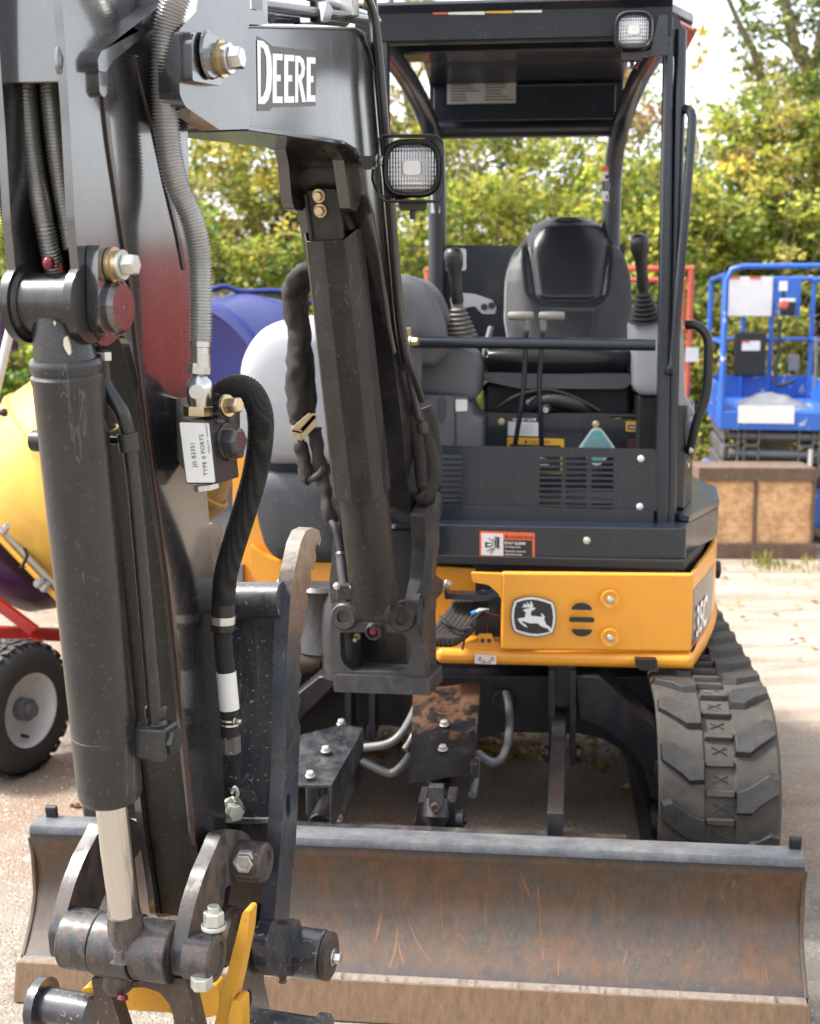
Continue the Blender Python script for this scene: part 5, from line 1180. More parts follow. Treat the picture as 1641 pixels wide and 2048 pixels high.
# under seat: hoses, bar, knob
g = G(); g.box((.10, 1.36, 1.22), (.57, 1.75, 1.33), M_); E('seat_base', g, K['deck'], .02)
g = G(); g.tube(smooth_path([My(995, 815, 1.26), My(1040, 790, 1.27), My(1095, 780, 1.27), My(1150, 795, 1.27), My(1200, 822, 1.26)], 6), .0065, 8); E('seat_slide_bar', g, K['blackp'])
hose('seat_hose', [My(1060, 812, 1.3), My(1100, 800, 1.28), My(1160, 812, 1.28), My(1185, 826, 1.3)], .024, K['deck'])
g = G(); g.lathe(My(1093, 818, 1.235), -mey, [(0, .016), (.012, .016), (.016, .008), (.012, 0)], 7); E('knob', g, K['blackp'])
g = G(); g.lathe(My(1092, 820, 1.217), -mey, [(0, .008), (.001, .008), (.001, .0055), (0, .0055)], 16); E('knob_ring', g, K['dec_w'])
# seat cushion: rounded pad on a grey tray
def pad(name, outline, y0, depth, steps, mat, crown=.03, bevel=0):
    g = G(); pf = outline; cen = sum(pf, V((0, 0, 0))) / len(pf); rings = [[g.b.verts.new(p + mey * depth) for p in pf]]
    for s_, d in steps: rings.append([g.b.verts.new(cen + (p - cen) * s_ - mey * d) for p in pf])
    n = len(pf)
    for a, b in zip(rings, rings[1:]):
        for i in range(n): g.b.faces.new([a[i], a[(i + 1) % n], b[(i + 1) % n], b[i]])
    g.b.faces.new(rings[-1]); g.b.faces.new(rings[0][::-1]); bmesh.ops.recalc_face_normals(g.b, faces=g.b.faces); return E(name, g, mat, smooth=180)
st_ = E('seat', G().box((.11, 1.34, 1.34), (.56, 1.76, 1.352), M_), K['blackp'], .004)
def cush(u, v):   # u around width, v from bottom-front over the nose to the back
    x = -1 + 2 * u; e = abs(x) ** 4
    ang = v * math.pi
    hw_ = .228 * (1 - .03 * abs(math.cos(ang)))
    if v < .45: t = v / .45; yy = 1.285 + .022 * (1 - math.sin(t * math.pi / 2)) - .016 * math.sin(t * math.pi); zz_ = 1.352 + .085 * t
    else: t = (v - .45) / .55; yy = 1.285 + .46 * t; zz_ = 1.437 + .012 * math.sin(min(1, t * 4) * math.pi / 2) - .035 * t
    zz_ += (.010 * abs(x) ** 2 - .016 * e) * (1 if v > .3 else v / .3) - (.010 * math.cos(x * math.pi * 1.2) if .3 < v < .75 else 0) * -.6
    yy += .035 * e * (1 - v)
    return M_.w(.333 + hw_ * x * (1 if abs(x) < .98 else .985), yy, zz_)
g = G(); g.grid(cush, 28, 22); bmesh.ops.solidify(g.b, geom=g.b.faces[:], thickness=-.02); E('cushion', g, K['vinyl'], smooth=180, parent=st_)
g = G()
out_t = [(966, 745), (1262, 747), (1264, 768), (1248, 778), (1040, 777), (980, 765), (968, 758)]
g.prism(fillet([My(x, y, 1.30) for x, y in out_t], .012), mey * .4); E('seat_tray', g, K['plas'], .010, st_, seg=3)
# backrest
def back(u, v):
    x = -1 + 2 * u
    py = 436 + (706 - 436) * v
    W = [(0, .50), (.02, .82), (.06, 1.02), (.13, 1.20), (.17, 1.34), (.22, 1.55), (.29, 1.75), (.38, 1.88), (.47, 1.95), (.75, 1.98), (1, 1.8)]
    for (a, wa), (b, wb) in zip(W, W[1:]):
        if a <= v <= b: wv_ = wa + (wb - wa) * (v - a) / (b - a); break
    half = wv_ * 65; cx_ = 1136
    base_y = 1.80 - .20 * v
    ax = abs(x); y = base_y - .055 * (1 - ax ** 3.2)
    # side bolsters and the U-shaped centre panel
    px_abs = ax * half; inner = 62 + 22 * math.sin(min(1, max(0, v / .62)) * math.pi * .55) if v < .60 else 0
    if v > .05:
        vb = .615 - .10 * max(0, (px_abs - 40) / 48) ** 1.6
        dx_ = (px_abs - (86 - 36 * v)) / 7.; dv = (v - vb) / .018
        inside = (dx_ < 0 and dv < 0)
        dist = max(dx_, dv) if (dx_ < 0 or dv < 0) else math.hypot(max(dx_, 0), max(dv, 0))
        if max(px_abs, 0) < 100: y += .014 * math.exp(-(dist) ** 2) 
        if dist > 0: y -= .010 * min(1, dist / 2.5)
    if v > .68 and px_abs < 52: y += .005
    y += .018 * math.exp(-((v - .02) / .03) ** 2)
    return M_.at(cx_ + x * half, py, y=y)
g = G(); g.grid(back, 56, 72); ret = bmesh.ops.solidify(g.b, geom=g.b.faces[:], thickness=.03)
bk = E('backrest', g, K['vinyl'], smooth=180, parent=st_)
pf = [back(0, v / 20) for v in range(21)] + [back(1, 1 - v / 20) for v in range(21)]
cen = sum(pf, V((0, 0, 0))) / len(pf)
g = G(); g.prism([M_.w(M_.l(cen + (p - cen) * 1.015).x, 1.80 if True else 0, M_.l(cen + (p - cen) * 1.015).z) for p in pf], mey * .05); E('back_shell', g, K['blackp'], .012, st_)
hose('recline_lever', [M_.w(.10, 1.42, 1.36), M_.w(.105, 1.42, 1.43), M_.w(.12, 1.46, 1.50)], .010, K['plas'])
# travel levers with pale handles
for s_, (h0, h1, pv, b0, b1, b2) in {1: (1016, 1068, 1055, (1052, 680), (1048, 770), (1030, 892)), 2: (1078, 1130, 1087, (1085, 680), (1079, 775), (1084, 892))}.items():
    g = G(); a = My(h0, 632, 1.02); b = My(h1, 632, 1.02); g.tube([a, a.lerp(b, .06), a.lerp(b, .5), a.lerp(b, .94), b], [.008, .0125, .0135, .0125, .008], 14); g.tube([My(pv, 632, 1.02), My(pv, 660, 1.03)], [.011, .009], 12); lh = E('lever_handle', g, K['knob'], smooth=60)
    hose('travel_lever', [My(pv, 655, 1.03), My(b0[0], b0[1], 1.03), My(b1[0], b1[1], 1.06), My((b1[0] + b2[0]) / 2, 838, 1.08), My(b2[0], b2[1], 1.10)], .0075, K['cab'])
# left console (grey shells)
def shell(name, outline, y0, depth, mat, round_=.03, bul=.03, fil=.02):
    pf = fillet([My(x, y, y0) for x, y in outline], fil, 5); n = len(pf); cen = sum(pf, V((0, 0, 0))) / n
    g = G(); rings = [[g.b.verts.new(p + mey * depth) for p in pf]]
    for s_, d in [(1., .0), (1. - round_ * .3, -.35 * bul), (1. - round_, -.65 * bul), (.86 - round_, -.88 * bul), (.5, -bul)]: rings.append([g.b.verts.new(cen + (p - cen) * s_ + mey * d) for p in pf])
    for a, b in zip(rings, rings[1:]):
        for i in range(n): g.b.faces.new([a[i], a[(i + 1) % n], b[(i + 1) % n], b[i]])
    g.b.faces.new(rings[-1]); g.b.faces.new(rings[0][::-1]); bmesh.ops.recalc_face_normals(g.b, faces=g.b.faces); return E(name, g, mat, smooth=50)
shell('console_dome', [(770, 545), (822, 550), (850, 562), (872, 590), (890, 640), (897, 680), (893, 715), (872, 735), (845, 728), (845, 790), (770, 790)], 1.02, .3, K['plas'], .05, .05)
shell('console_box', [(780, 680), (905, 690), (950, 705), (962, 730), (958, 790), (948, 802), (850, 790), (780, 790)], 1.10, .3, K['plas'], .05, .03)
cl_ = shell('console_base', [(770, 785), (850, 788), (935, 793), (948, 830), (966, 838), (966, 905), (970, 1030), (770, 1030)], 1.06, .3, K['plas'], .03, .012, .006)
g = G(); g.prism(fillet([My(x, y, 1.040) for x, y in [(878, 795), (891, 795), (889, 832), (886, 845), (881, 845), (878, 832)]], .004), mey * .005); E('console_slot', g, K['hood2'], 0)
g = G(); g.tube([My(910, 790, 1.044), My(912, 905, 1.044)], .0016, 5); E('console_seam', g, K['deck'])
decal('console_label', 1.046, [(911, 799), (935, 799), (935, 822), (911, 823)], K['dec_w'])
# bracket plate behind the left stick
mplate('armrest_bracket', [(900, 596), (920, 585), (950, 588), (985, 600), (993, 615), (990, 628), (965, 628), (950, 612), (905, 620)], 1.50, .03, K['plas2'], .006, .004)
for px, py in ((969, 614), (984, 611)):
    g = G(); g.cyl(My(px, py, 1.497), My(px, py, 1.493), .011, seg=16); E('bracket_hole', g, K['deck'])
# right console
shell('right_console', [(1268, 640), (1320, 636), (1358, 640), (1362, 780), (1350, 790), (1330, 792), (1278, 790), (1268, 775)], 1.18, .3, K['plas2'], .05, .02)
g = G(); g.box((.575, 1.2, 1.0), (.67, 1.5, 1.30), M_); E('console_pillar', g, K['deck'], .01)
def stick(b, t, r0, nm):
    b, t = V(b), V(t); ax_ = (t - b).normalized()
    L = (t - b).length
    g = G(); prof = []
    for k in range(7): prof += [(k * .013, .052 - k * .0045), (k * .013 + .007, .040 - k * .0042)]
    g.lathe(b, ax_, prof + [(.095, .016), (.095, 0)], 22); E('lever_boot', g, K['rub'] if nm else K['bootg'])
    g = G(); g.lathe(b + ax_ * .085, ax_, [(0, .013), (.02, .019), (.06, .0165), (.085, .0185), (.105, .020), (.122, .0265), (.148, .0285), (.165, .024), (.172, .012), (.173, 0)], 20); E('joystick', g, K['blackp'], smooth=60)
K['bootg'] = plain('dusty_boot', (.115, .105, .09), .6)
stick(My(922, 672, 1.10), My(910, 540, 1.08), 1, 0); stick(My(1292, 640, 1.18), My(1280, 490, 1.12), 1, 1)
# right side body box, flank of the cab base
g = planprism([(.645, .975), (.70, .99), (.745, 1.2), (.745, 1.75), (.645, 1.75)], .986, 1.285); E('side_box', g, K['cab'], .008)
for px, py in ((1381, 901), (1374, 931)): hexb('bolt', Mx(px, py, .71), mex - mey * .5, .007, .006, 'nut')
g = G(); g.prism([My(1342, 640, 1.0), My(1366, 640, 1.0), My(1372, 790, 1.0), My(1395, 832, 1.0), My(1342, 832, 1.0)], mey * .02); E('side_cover', g, K['plas2'], .006)
# ------------------------------------------------------------------ swing casting
def cplate(name, pts, c, th, mat, holes=(), bevel=.004, fil=.006, **k):
    g = G(); g.prism(fillet([By(x, y, c) for x, y in pts], fil), bey * th, holes); return E(name, g, mat, bevel, **k)
yc = -.10
slot = fillet([By(x, y, yc) for x, y in [(680, 1265), (693, 1265), (808, 1265), (822, 1290), (822, 1318), (808, 1343), (700, 1343), (682, 1320)]], .028, 5)
cplate('casting_front', [(660, 1262), (664, 1208), (696, 1206), (712, 1245), (790, 1247), (800, 1215), (845, 1208), (846, 1262), (842, 1290), (850, 1300), (858, 1388), (766, 1387), (668, 1383)], yc, .035, K['cast'], [slot], .005, .01)
cplate('casting_back', [(672, 1262), (846, 1262), (842, 1350), (682, 1350)], yc + .16, .02, K['guard'], (), .004)
cplate('casting_lip', [(667, 1350), (860, 1356), (862, 1391), (668, 1384)], yc - .012, .12, K['cast'], (), .006, .006)
# side cheek plates: right ear rising to the boom foot
bplate('casting_ear', [(838, 1205), (848, 1160), (852, 1100), (850, 1030), (862, 1002), (877, 1010), (880, 1080), (872, 1150), (888, 1162), (886, 1185), (872, 1200), (872, 1252), (874, 1335), (862, 1350), (845, 1352), (842, 1280)], .125, .036, K['cast'], .008, .006)
for c, x0, x1 in ((.125, 848, 866),):
    g = G(); g.prism(fillet([By(x, y, yc + .01) for x, y in [(788, 1208), (820, 1200), (838, 1180), (848, 1140), (853, 1060), (858, 1012), (866, 1012), (868, 1100), (862, 1170), (850, 1212), (846, 1240), (800, 1240)]], .012), bey * .03); E('casting_rib', g, K['cast'], .006)
g = G(); g.prism(fillet([By(x, y, yc + .01) for x, y in [(662, 1208), (659, 1165), (667, 1080), (676, 985), (682, 985), (680, 1090), (676, 1150), (676, 1190), (690, 1196), (696, 1210)]], .008), bey * .03); E('casting_rib', g, K['cast'], .006)
g = G(); q = By(676, 1340, -.03); g.lathe(B_.w(B_.l(q).x + .006, -.02, .62), ez, [(0, .035), (.01, .046), (.10, .052), (.20, .046), (.27, .020)], 28); E('casting_barrel', g, K['cast'])
g = G(); g.prism([By(x, y, .08) for x, y in [(690, 1060), (845, 1060), (850, 1240), (690, 1240)]], bey * .03); E('casting_web', g, K['frame'], .004)
for px, py in ((689, 1233), (804, 1236)):
    c = By(px, py, yc - .001); g = G(); g.lathe(c, -bey, [(-.02, .034), (.004, .034), (.008, .030), (.008, .017), (.001, .0155), (.001, 0)], 26); E('casting_boss', g, K['cast'])
g = G(); g.lathe(By(751, 1258, yc + .0), -bey - ez * .2, [(-.03, .021), (.02, .021), (.024, .019), (.024, .015), (.012, .014), (.012, 0)], 22); bo = E('grease_boss', g, K['cast'])
g = G(); g.lathe(By(747, 1262, yc - .014), -bey, [(0, .0125), (.004, .009), (.005, 0)], 14); E('grease_cap', g, K['redp'], parent=bo)
hexb('grease_nipple', By(715, 1272, yc + .05), -bey - ez * .3, .007, .018, 'gold')
bplate('casting_arch', [(845, 1195), (872, 1190), (874, 1215), (862, 1225), (858, 1245), (866, 1270), (874, 1285), (872, 1300), (848, 1300), (840, 1250)], .130, .006, K['cast'], .006, .002)
g = G(); g.lathe(By(642, 1215, .0), ez, [(-.12, .05), (-.11, .06), (-.05, .045), (.03, .045), (.05, .06), (.06, .05)], 20); E('swing_pin', g, K['cast'])
g = G(); g.prism(fillet([By(x, y, .02) for x, y in [(610, 1222), (645, 1205), (665, 1205), (665, 1330), (640, 1320), (608, 1310), (606, 1290), (630, 1285), (630, 1245), (608, 1240)]], .008), bey * .1); E('swing_bracket', g, K['cast'], .006)

# ------------------------------------------------------------------ boom
bo_ = [(486, 50), (712, 54), (735, 68), (750, 105), (762, 170), (775, 290), (787, 440), (802, 600), (818, 760), (833, 900), (850, 985), (868, 1010), (868, 1035), (850, 1052), (826, 1050), (820, 1015), (815, 950), (802, 830), (786, 705), (776, 655), (760, 530), (744, 425), (731, 385), (722, 330), (706, 296), (680, 284), (575, 268), (500, 256), (440, 250), (440, 50)]
bwid = .168; BXs = .085
g = G(); g.prism(fillet([Bx(x, y, BXs) for x, y in bo_], .010), -bex * bwid); bm_ = E('boom', g, K['boom'], .004, seg=3)
# flange strips along the box edges (proud plate edges)
def strip(name, pts, c, r, mat, parent=None): 
    g = G(); g.tube([Bx(x, y, c) for x, y in pts], r, 8); return E(name, g, mat, 0, parent)
strip('weld_bead', [(500, 256), (575, 268), (640, 277), (690, 287), (712, 300), (724, 330), (733, 385), (748, 430), (764, 530), (780, 655), (790, 705)], BXs, .0035, K['boom'], bm_)
g = G(); g.prism([Bx(x, y, BXs + .007) for x, y in [(490, 50), (712, 54), (733, 66), (748, 103), (756, 140), (751, 140), (743, 108), (728, 72), (712, 60), (490, 56)]], -bex * .012); E('top_flange', g, K['boom'], .002, bm_)
g = G(); g.prism([Bx(x, y, BXs + .009) for x, y in [(498, 252), (575, 263), (690, 281), (690, 290), (575, 273), (498, 262)]], -bex * .16); E('bottom_flange', g, K['boom'], .002, bm_)
# head plate clasping the arm
bplate('boom_head', [(405, -60), (500, -60), (502, 40), (490, 80), (466, 96), (466, 150), (484, 172), (500, 210), (500, 258), (440, 260), (372, 214), (360, 190), (358, 60), (392, 25)], .118, .032, K['boom'], .006, .003)
bplate('boom_head', [(380, -60), (500, -60), (500, 258), (440, 260), (380, 190), (362, 140), (362, 30)], -.06, .03, K['boom'], .006, .003)
kp = bplate('keeper_plate', [(391, 62), (440, 72), (445, 96), (444, 172), (386, 162), (384, 80)], .133, .015, K['arm'], .006, .002)
c = Bx(419, 110, .137); g = G(); g.lathe(c, bex, [(0, .033), (.001, .033), (.004, .030), (.004, .003), (.001, .002), (.001, 0)], 32); E('pivot_pin', g, K['arm'])
pb = Bx(440, 118, .137); g = G(); g.lathe(pb, bex, [(0, .026), (.006, .026), (.006, .021), (.012, .021), (.012, .018)], 24); E('washer', g, K['gold']); hexb('bolt', pb + bex * .012, bex, .0165, .018)
# the big white lettering on the boom side
tL = Bx(515, 213, BXs); tR = Bx(632, 205, BXs)
xd = (tR - tL); wtot = xd.length
hD = (Bx(517, 83, BXs) - Bx(517, 219, BXs)).length; hE = (Bx(575, 106, BXs) - Bx(575, 205, BXs)).length
def fit_text(s, p0, p1, h, name, bold, mat, proud):
    """lettering from p0 to p1 on the boom side, scaled to that length"""
    t = text(s, p0, p1 - p0, ez, h, mat, EX, name, bold, 1., proud)
    xs = [(v.co).dot((p1 - p0).normalized()) for v in t.data.vertices]; w = max(xs) - min(xs); k = (p1 - p0).length / w
    u = (p1 - p0).normalized(); up_ = ez - u * ez.dot(u); 
    for v in t.data.vertices: v.co = v.co + u * v.co.dot(u) * (k - 1)
    cx = [(v.co).dot(u) for v in t.data.vertices]; cur = t.location + V(EX.location); tgt = p0 + u * (p1 - p0).length / 2
    # re-centre along u
    t.location = t.location + u * ((tgt - cur).dot(u) - (max(cx) + min(cx)) / 2); return t
g = G(); g.prism([Bx(x, y, BXs + .0006) for x, y in [(515, 72), (530, 80), (545, 92), (632, 102), (632, 212), (545, 215), (540, 222), (515, 222)]], -bex * .0004); E('decal_film', g, K['ghost'])
def letter(pts, hole=None, name='letter'):
    g = G(); g.prism([Bx(x, y, BXs + .0014) for x, y in pts], -bex * .0006, [[Bx(x, y, BXs + .0014) for x, y in hole]] if hole else ()); E(name, g, K['bigtext'], smooth=0)
Dp = [(515, 80), (527, 82), (537, 92), (543, 112), (545, 145), (543, 180), (537, 200), (530, 208), (517, 208)]
letter(Dp, [(522, 93), (528, 98), (533, 115), (534, 146), (532, 178), (527, 192), (522, 194)])
def Ep(x0, w, t, b, bar=5):
    m_ = (t + b) / 2 - 2; return [(x0, t), (x0 + w, t + 1), (x0 + w, t + 14), (x0 + bar + 3, t + 13), (x0 + bar + 3, m_ - 5), (x0 + w - 4, m_ - 5), (x0 + w - 4, m_ + 8), (x0 + bar + 3, m_ + 8), (x0 + bar + 3, b - 13), (x0 + w, b - 13), (x0 + w, b), (x0, b)]
letter(Ep(546, 20, 107, 206)); letter(Ep(569, 20, 109, 205.5)); letter(Ep(614, 17.5, 114, 203.5))
letter([(591, 111), (601, 112), (608, 120), (611, 135), (609, 152), (604, 160), (613, 204), (605, 204.5), (598, 164), (597, 164), (597, 205), (591, 205)], [(597, 124), (601, 126), (604, 137), (602, 148), (597, 151)])
# lugs under the knee that carry the boom cylinder
bplate('cylinder_lug', [(640, 270), (716, 280), (738, 300), (746, 330), (744, 365), (724, 400), (712, 424), (702, 418), (696, 380), (688, 320), (668, 290)], .064, .024, K['boom'], .008, .003)
bplate('cylinder_lug', [(560, 262), (640, 270), (640, 330), (622, 400), (606, 422), (590, 420), (584, 400), (578, 330), (570, 290)], -.052, .024, K['boom'], .010, .003)
c = Bx(728, 326, .066); g = G(); g.prism(fillet([c + bey * a + ez * b for a, b in ((-.03, .04), (.035, .04), (.06, -.03), (.05, -.11), (.02, -.11), (-.03, -.03))], .02), bex * .010); E('keeper_plate', g, K['arm'], .002)
hexb('bolt', Bx(722, 327, .078), bex, .0135, .018); g = G(); g.lathe(Bx(732, 345, .077), bex, [(0, .035), (.005, .035), (.007, .03), (.007, 0)], 24); E('pin_head', g, K['arm'])
g = G(); g.cyl(Bx(735, 328, .09), Bx(735, 328, .16), .011, seg=14); E('lamp_spacer', g, K['blackp'])
g = G(); g.cyl(By(610, 300, -.32), By(700, 300, -.32), .05, seg=24); E('cylinder_pivot', g, K['boom'])
g = G(); g.cyl(By(641, 338, -.40), By(641, 338, -.42), .007, seg=10); E('grease_cap', g, K['redp'])
# boom foot boss and pin
g = G(); g.lathe(Bx(846, 1012, .088), bex, [(0, .042), (.034, .042)], 28); E('foot_boss', g, K['cast'], .003)
g = G(); g.lathe(Bx(868, 1012, .126), bex, [(0, .036), (.012, .036), (.015, .030), (.015, 0)], 28); E('foot_pin', g, K['cast'])
# pipes along the back of the boom
def bpipe(name, pts, r, c, mat='pipe'): return hose(name, [Bx(x, y, c) for x, y in pts], r, K[mat])
bpipe('boom_pipe', [(742, -30), (752, 60), (764, 180), (777, 330), (788, 470), (798, 600), (806, 680), (822, 760), (840, 850), (848, 870)], .0095, .10)
bpipe('boom_pipe', [(722, -20), (742, 10), (756, 80), (770, 240), (783, 400), (796, 560), (805, 650), (818, 720), (832, 760), (845, 800)], .0085, .115)
bpipe('boom_pipe', [(735, -10), (748, 60), (758, 180), (768, 300), (780, 440), (792, 580), (800, 660), (812, 740)], .0075, .094)
hose('steel_pipe', [Bx(575, -20, .05), Bx(640, 0, .05), Bx(700, 20, .05), Bx(752, 36, .05)], .009, K['silver'])
hose('steel_pipe', [Bx(520, 10, .06), Bx(600, 22, .06), Bx(690, 34, .06), Bx(754, 44, .06)], .011, K['pipe'])
hose('steel_pipe', [Bx(540, 34, .02), Bx(640, 38, .02), Bx(690, 42, .02)], .012, K['pipe'])
g = G(); g.prism([Bx(x, y, .085) for x, y in [(706, -20), (718, -20), (720, 34), (708, 32)]], -bex * .03); E('pipe_clamp', g, K['silver'], .003); hexb('bolt', Bx(728, 8, .085), bex, .009, .012, 'gold')
bplate('boom_bracket', [(495, 16), (530, 22), (538, 48), (525, 50), (486, 48)], .095, .05, K['boom'], .004, .003)
bplate('boom_bracket', [(525, -20), (535, -20), (536, 42), (526, 42)], .088, .02, K['arm'], .002, .002)
bplate('boom_bracket', [(655, 0), (668, 20), (660, 44), (645, 46)], .08, .06, K['arm'], .006, .003)
# tubes, fitting and sleeves at the boom foot, right side
hexb('pipe_nut', My(848, 868, .50), -ez, .016, .02, 'brown', None); 
g = G(); g.tube(smooth_path([PY(848, 852, 3.08), PY(851, 880, 3.08), PY(862, 925, 3.08), PY(866, 950, 3.06), PY(850, 990, 3.05), PY(842, 985, 3.05)], 6), [.013] * 6 + [.024] * 25, 12); E('hose_sleeve', g, K['sleeve'])
g = G(); g.tube(smooth_path([PY(850, 815, 3.12), PY(862, 850, 3.12), PY(869, 900, 3.12), PY(870, 940, 3.12)], 6), .018, 12); E('hose_sleeve', g, K['sleeve'])
g = G(); g.tube(smooth_path([PY(820, 760, 3.06), PY(826, 830, 3.06), PY(838, 900, 3.06), PY(846, 975, 3.04)], 6), .016, 12); E('hose_sleeve', g, K['sleeve'])
g = G(); g.cyl(PY(844, 846, 3.05), PY(847, 866, 3.05), .013, seg=14); E('hose_fitting', g, K['brown'])
# ------------------------------------------------------------------ boom cylinder with guard
cT = By(648, 385, -.40); cBm = By(752, 1215, -.16)
cT = B_.w(B_.l(cT).x, -.36, B_.l(By(648, 385, -.36)).z); cu_ = (cBm - cT).normalized()
def on_c(py): 
    a, b = 385., 1215.; return cT.lerp(cBm, (py - a) / (b - a))
g = G(); g.tube([on_c(950), on_c(1185), on_c(1215)], [.058, .058, .050], 36); E('boom_cylinder', g, K['guard'])
# angular guard: five-sided half shell with a chamfered top
side = cu_.cross(-bey).normalized(); side = side if side.dot(bex) > 0 else -side; outn = side.cross(cu_); outn = outn if outn.dot(-bey) > 0 else -outn
def gp(t, s_, o): return on_c(t) + side * s_ + outn * o
prof = [(-.054, -.03), (-.058, .030), (-.046, .056), (-.004, .068), (.040, .058), (.058, .030), (.055, -.03)]
g = G(); rows = []
for t, k in ((452, 1.), (470, 1.), (968, 1.06)):
    rows.append([g.b.verts.new(gp(t + (12 if (t == 452 and abs(s_) < .05) else 0) + (0 if t != 968 else -abs(s_) * 90), s_ * k, o * k)) for s_, o in prof])
for a, b in zip(rows, rows[1:]):
    for i in range(len(prof) - 1): g.b.faces.new([a[i], a[i + 1], b[i + 1], b[i]])
bmesh.ops.recalc_face_normals(g.b, faces=g.b.faces); bmesh.ops.solidify(g.b, geom=g.b.faces[:], thickness=.004)
gd = E('cylinder_guard', g, K['guard'], .0015, smooth=15)
g = G(); g.prism([gp(452, -.05, .0), gp(452, .05, .0), gp(400, .025, .0), gp(400, -.025, .0)], outn * .03); E('guard_top', g, K['guard'], .003, gd)
g = G(); g.prism(fillet([gp(375, -.032, .035), gp(375, .032, .035), gp(465, .036, .035), gp(465, -.036, .035)], .006), outn * .02); eye = E('cylinder_eye', g, K['guard'], .003)
for s_ in (-.034, .034):
    g = G(); g.prism([gp(380, s_ - .004, .05), gp(380, s_ + .004, .05), gp(462, s_ + .005, .05), gp(462, s_ - .003, .05)], outn * .012); E('eye_rib', g, K['guard'], .002, eye)
g = G(); g.cyl(gp(348, -.055, .01), gp(348, .055, .01), .045, seg=24); g.cyl(gp(350, 0, .01), gp(400, 0, .01), .034, seg=20); E('cylinder_head', g, K['guard'], .003)
for t in (385, 411): hexb('bolt', gp(t, -.006, .056), outn, .011, .012, 'gold', eye)
g = G(); g.cyl(on_c(1212) - bex * .045, on_c(1212) + bex * .045, .040, seg=24); E('cylinder_base', g, K['cast'], .003)
# black sleeves left of the cylinder with clamp, elbow and hard line
def wrinkle(pts, r, amp, seed, n=10, seg=16):
    P = smooth_path(pts, n); g = G(); N = len(P)
    g.tube(P, [r * (1 + amp * .45 * noise.noise(V((i * .16, seed, 0))) + .05 * noise.noise(V((i * .9, seed, 3)))) for i in range(N)], seg)
    for v in g.b.verts: v.co += V((noise.noise(v.co * 40), noise.noise(v.co * 40 + V((5, 0, 0))), 0)) * r * .30
    return g
ys_ = 3.0
E('hose_sleeve', wrinkle([PY(620, 545, ys_), PY(592, 560, ys_ - .02), PY(586, 600, ys_), PY(597, 690, ys_), PY(594, 770, ys_), PY(597, 832, ys_), PY(598, 838, ys_)], .025, .35, 1), K['sleeve'], smooth=60)
E('hose_sleeve', wrinkle([PY(640, 540, ys_ + .03), PY(605, 565, ys_ + .02), PY(602, 640, ys_ + .02), PY(612, 740, ys_ + .02), PY(616, 800, ys_ + .02), PY(614, 830, ys_ + .02)], .021, .35, 2), K['sleeve'], smooth=60)
hose('inner_hose', [PY(596, 830, ys_), PY(598, 860, ys_), PY(604, 890, ys_), PY(608, 925, ys_)], .0085, K['rub'])
hose('inner_hose', [PY(614, 828, ys_), PY(622, 860, ys_), PY(630, 890, ys_), PY(640, 920, ys_)], .0095, K['rub'])
g = G(); a = PY(592, 862, ys_ - .02)
g.prism([PY(x, y, ys_ - .03) for x, y in [(583, 863), (604, 868), (633, 835), (629, 826), (600, 858), (586, 856)]], V((0, .004, 0))); g.prism([PY(x, y, ys_ - .03) for x, y in [(583, 858), (604, 863), (603, 882), (583, 873)]], V((0, .004, 0))); g.prism([PY(x, y, ys_ - .03) for x, y in [(604, 862), (634, 832), (633, 852), (604, 882)]], V((0, .004, 0))); g.prism([PY(x, y, ys_ - .03) for x, y in [(583, 856), (604, 862), (634, 832), (618, 826)]], V((0, .03, 0)))
E('hose_clamp', g, K['gold'], .001)
E('hose_sleeve', wrinkle([PY(601, 885, ys_), PY(606, 915, ys_), PY(612, 938, ys_)], .017, .2, 5), K['sleeve'], smooth=60)
E('hose_sleeve', wrinkle([PY(632, 855, ys_), PY(634, 890, ys_), PY(645, 950, ys_), PY(655, 1010, ys_ - .02), PY(665, 1045, ys_ - .02)], .016, .3, 6), K['sleeve'], smooth=60)
g = G(); g.tube(smooth_path([PY(610, 934, ys_), PY(614, 955, ys_), PY(628, 956, ys_ - .01), PY(642, 945, ys_ - .01), PY(646, 925, ys_)], 6), [.017] * 9 + [.0095] * 16, 14); E('elbow_fitting', g, K['cast'])
g = G(); g.tube(smooth_path([PY(664, 1042, 2.97), PY(672, 1056, 2.96), PY(680, 1085, 2.96), PY(683, 1110, 2.96), PY(686, 1140, 2.95), PY(690, 1170, 2.94)], 6), [.0095] * 17 + [.014] * 14, 12); E('hard_line', g, K['pipe'])
g = G(); g.box((-.175, 2.90, .955), (-.125, 2.94, .99)); 
c = PY(692, 1182, 2.93); g = G(); g.box((c.x - .022, c.y - .02, c.z - .018), (c.x + .02, c.y + .02, c.z + .02)); E('port_block', g, K['cast'], .004)
for dx in (-.02, .018): hexb('bolt', c + V((dx, -.02, .016)), -bey, .0065, .008)

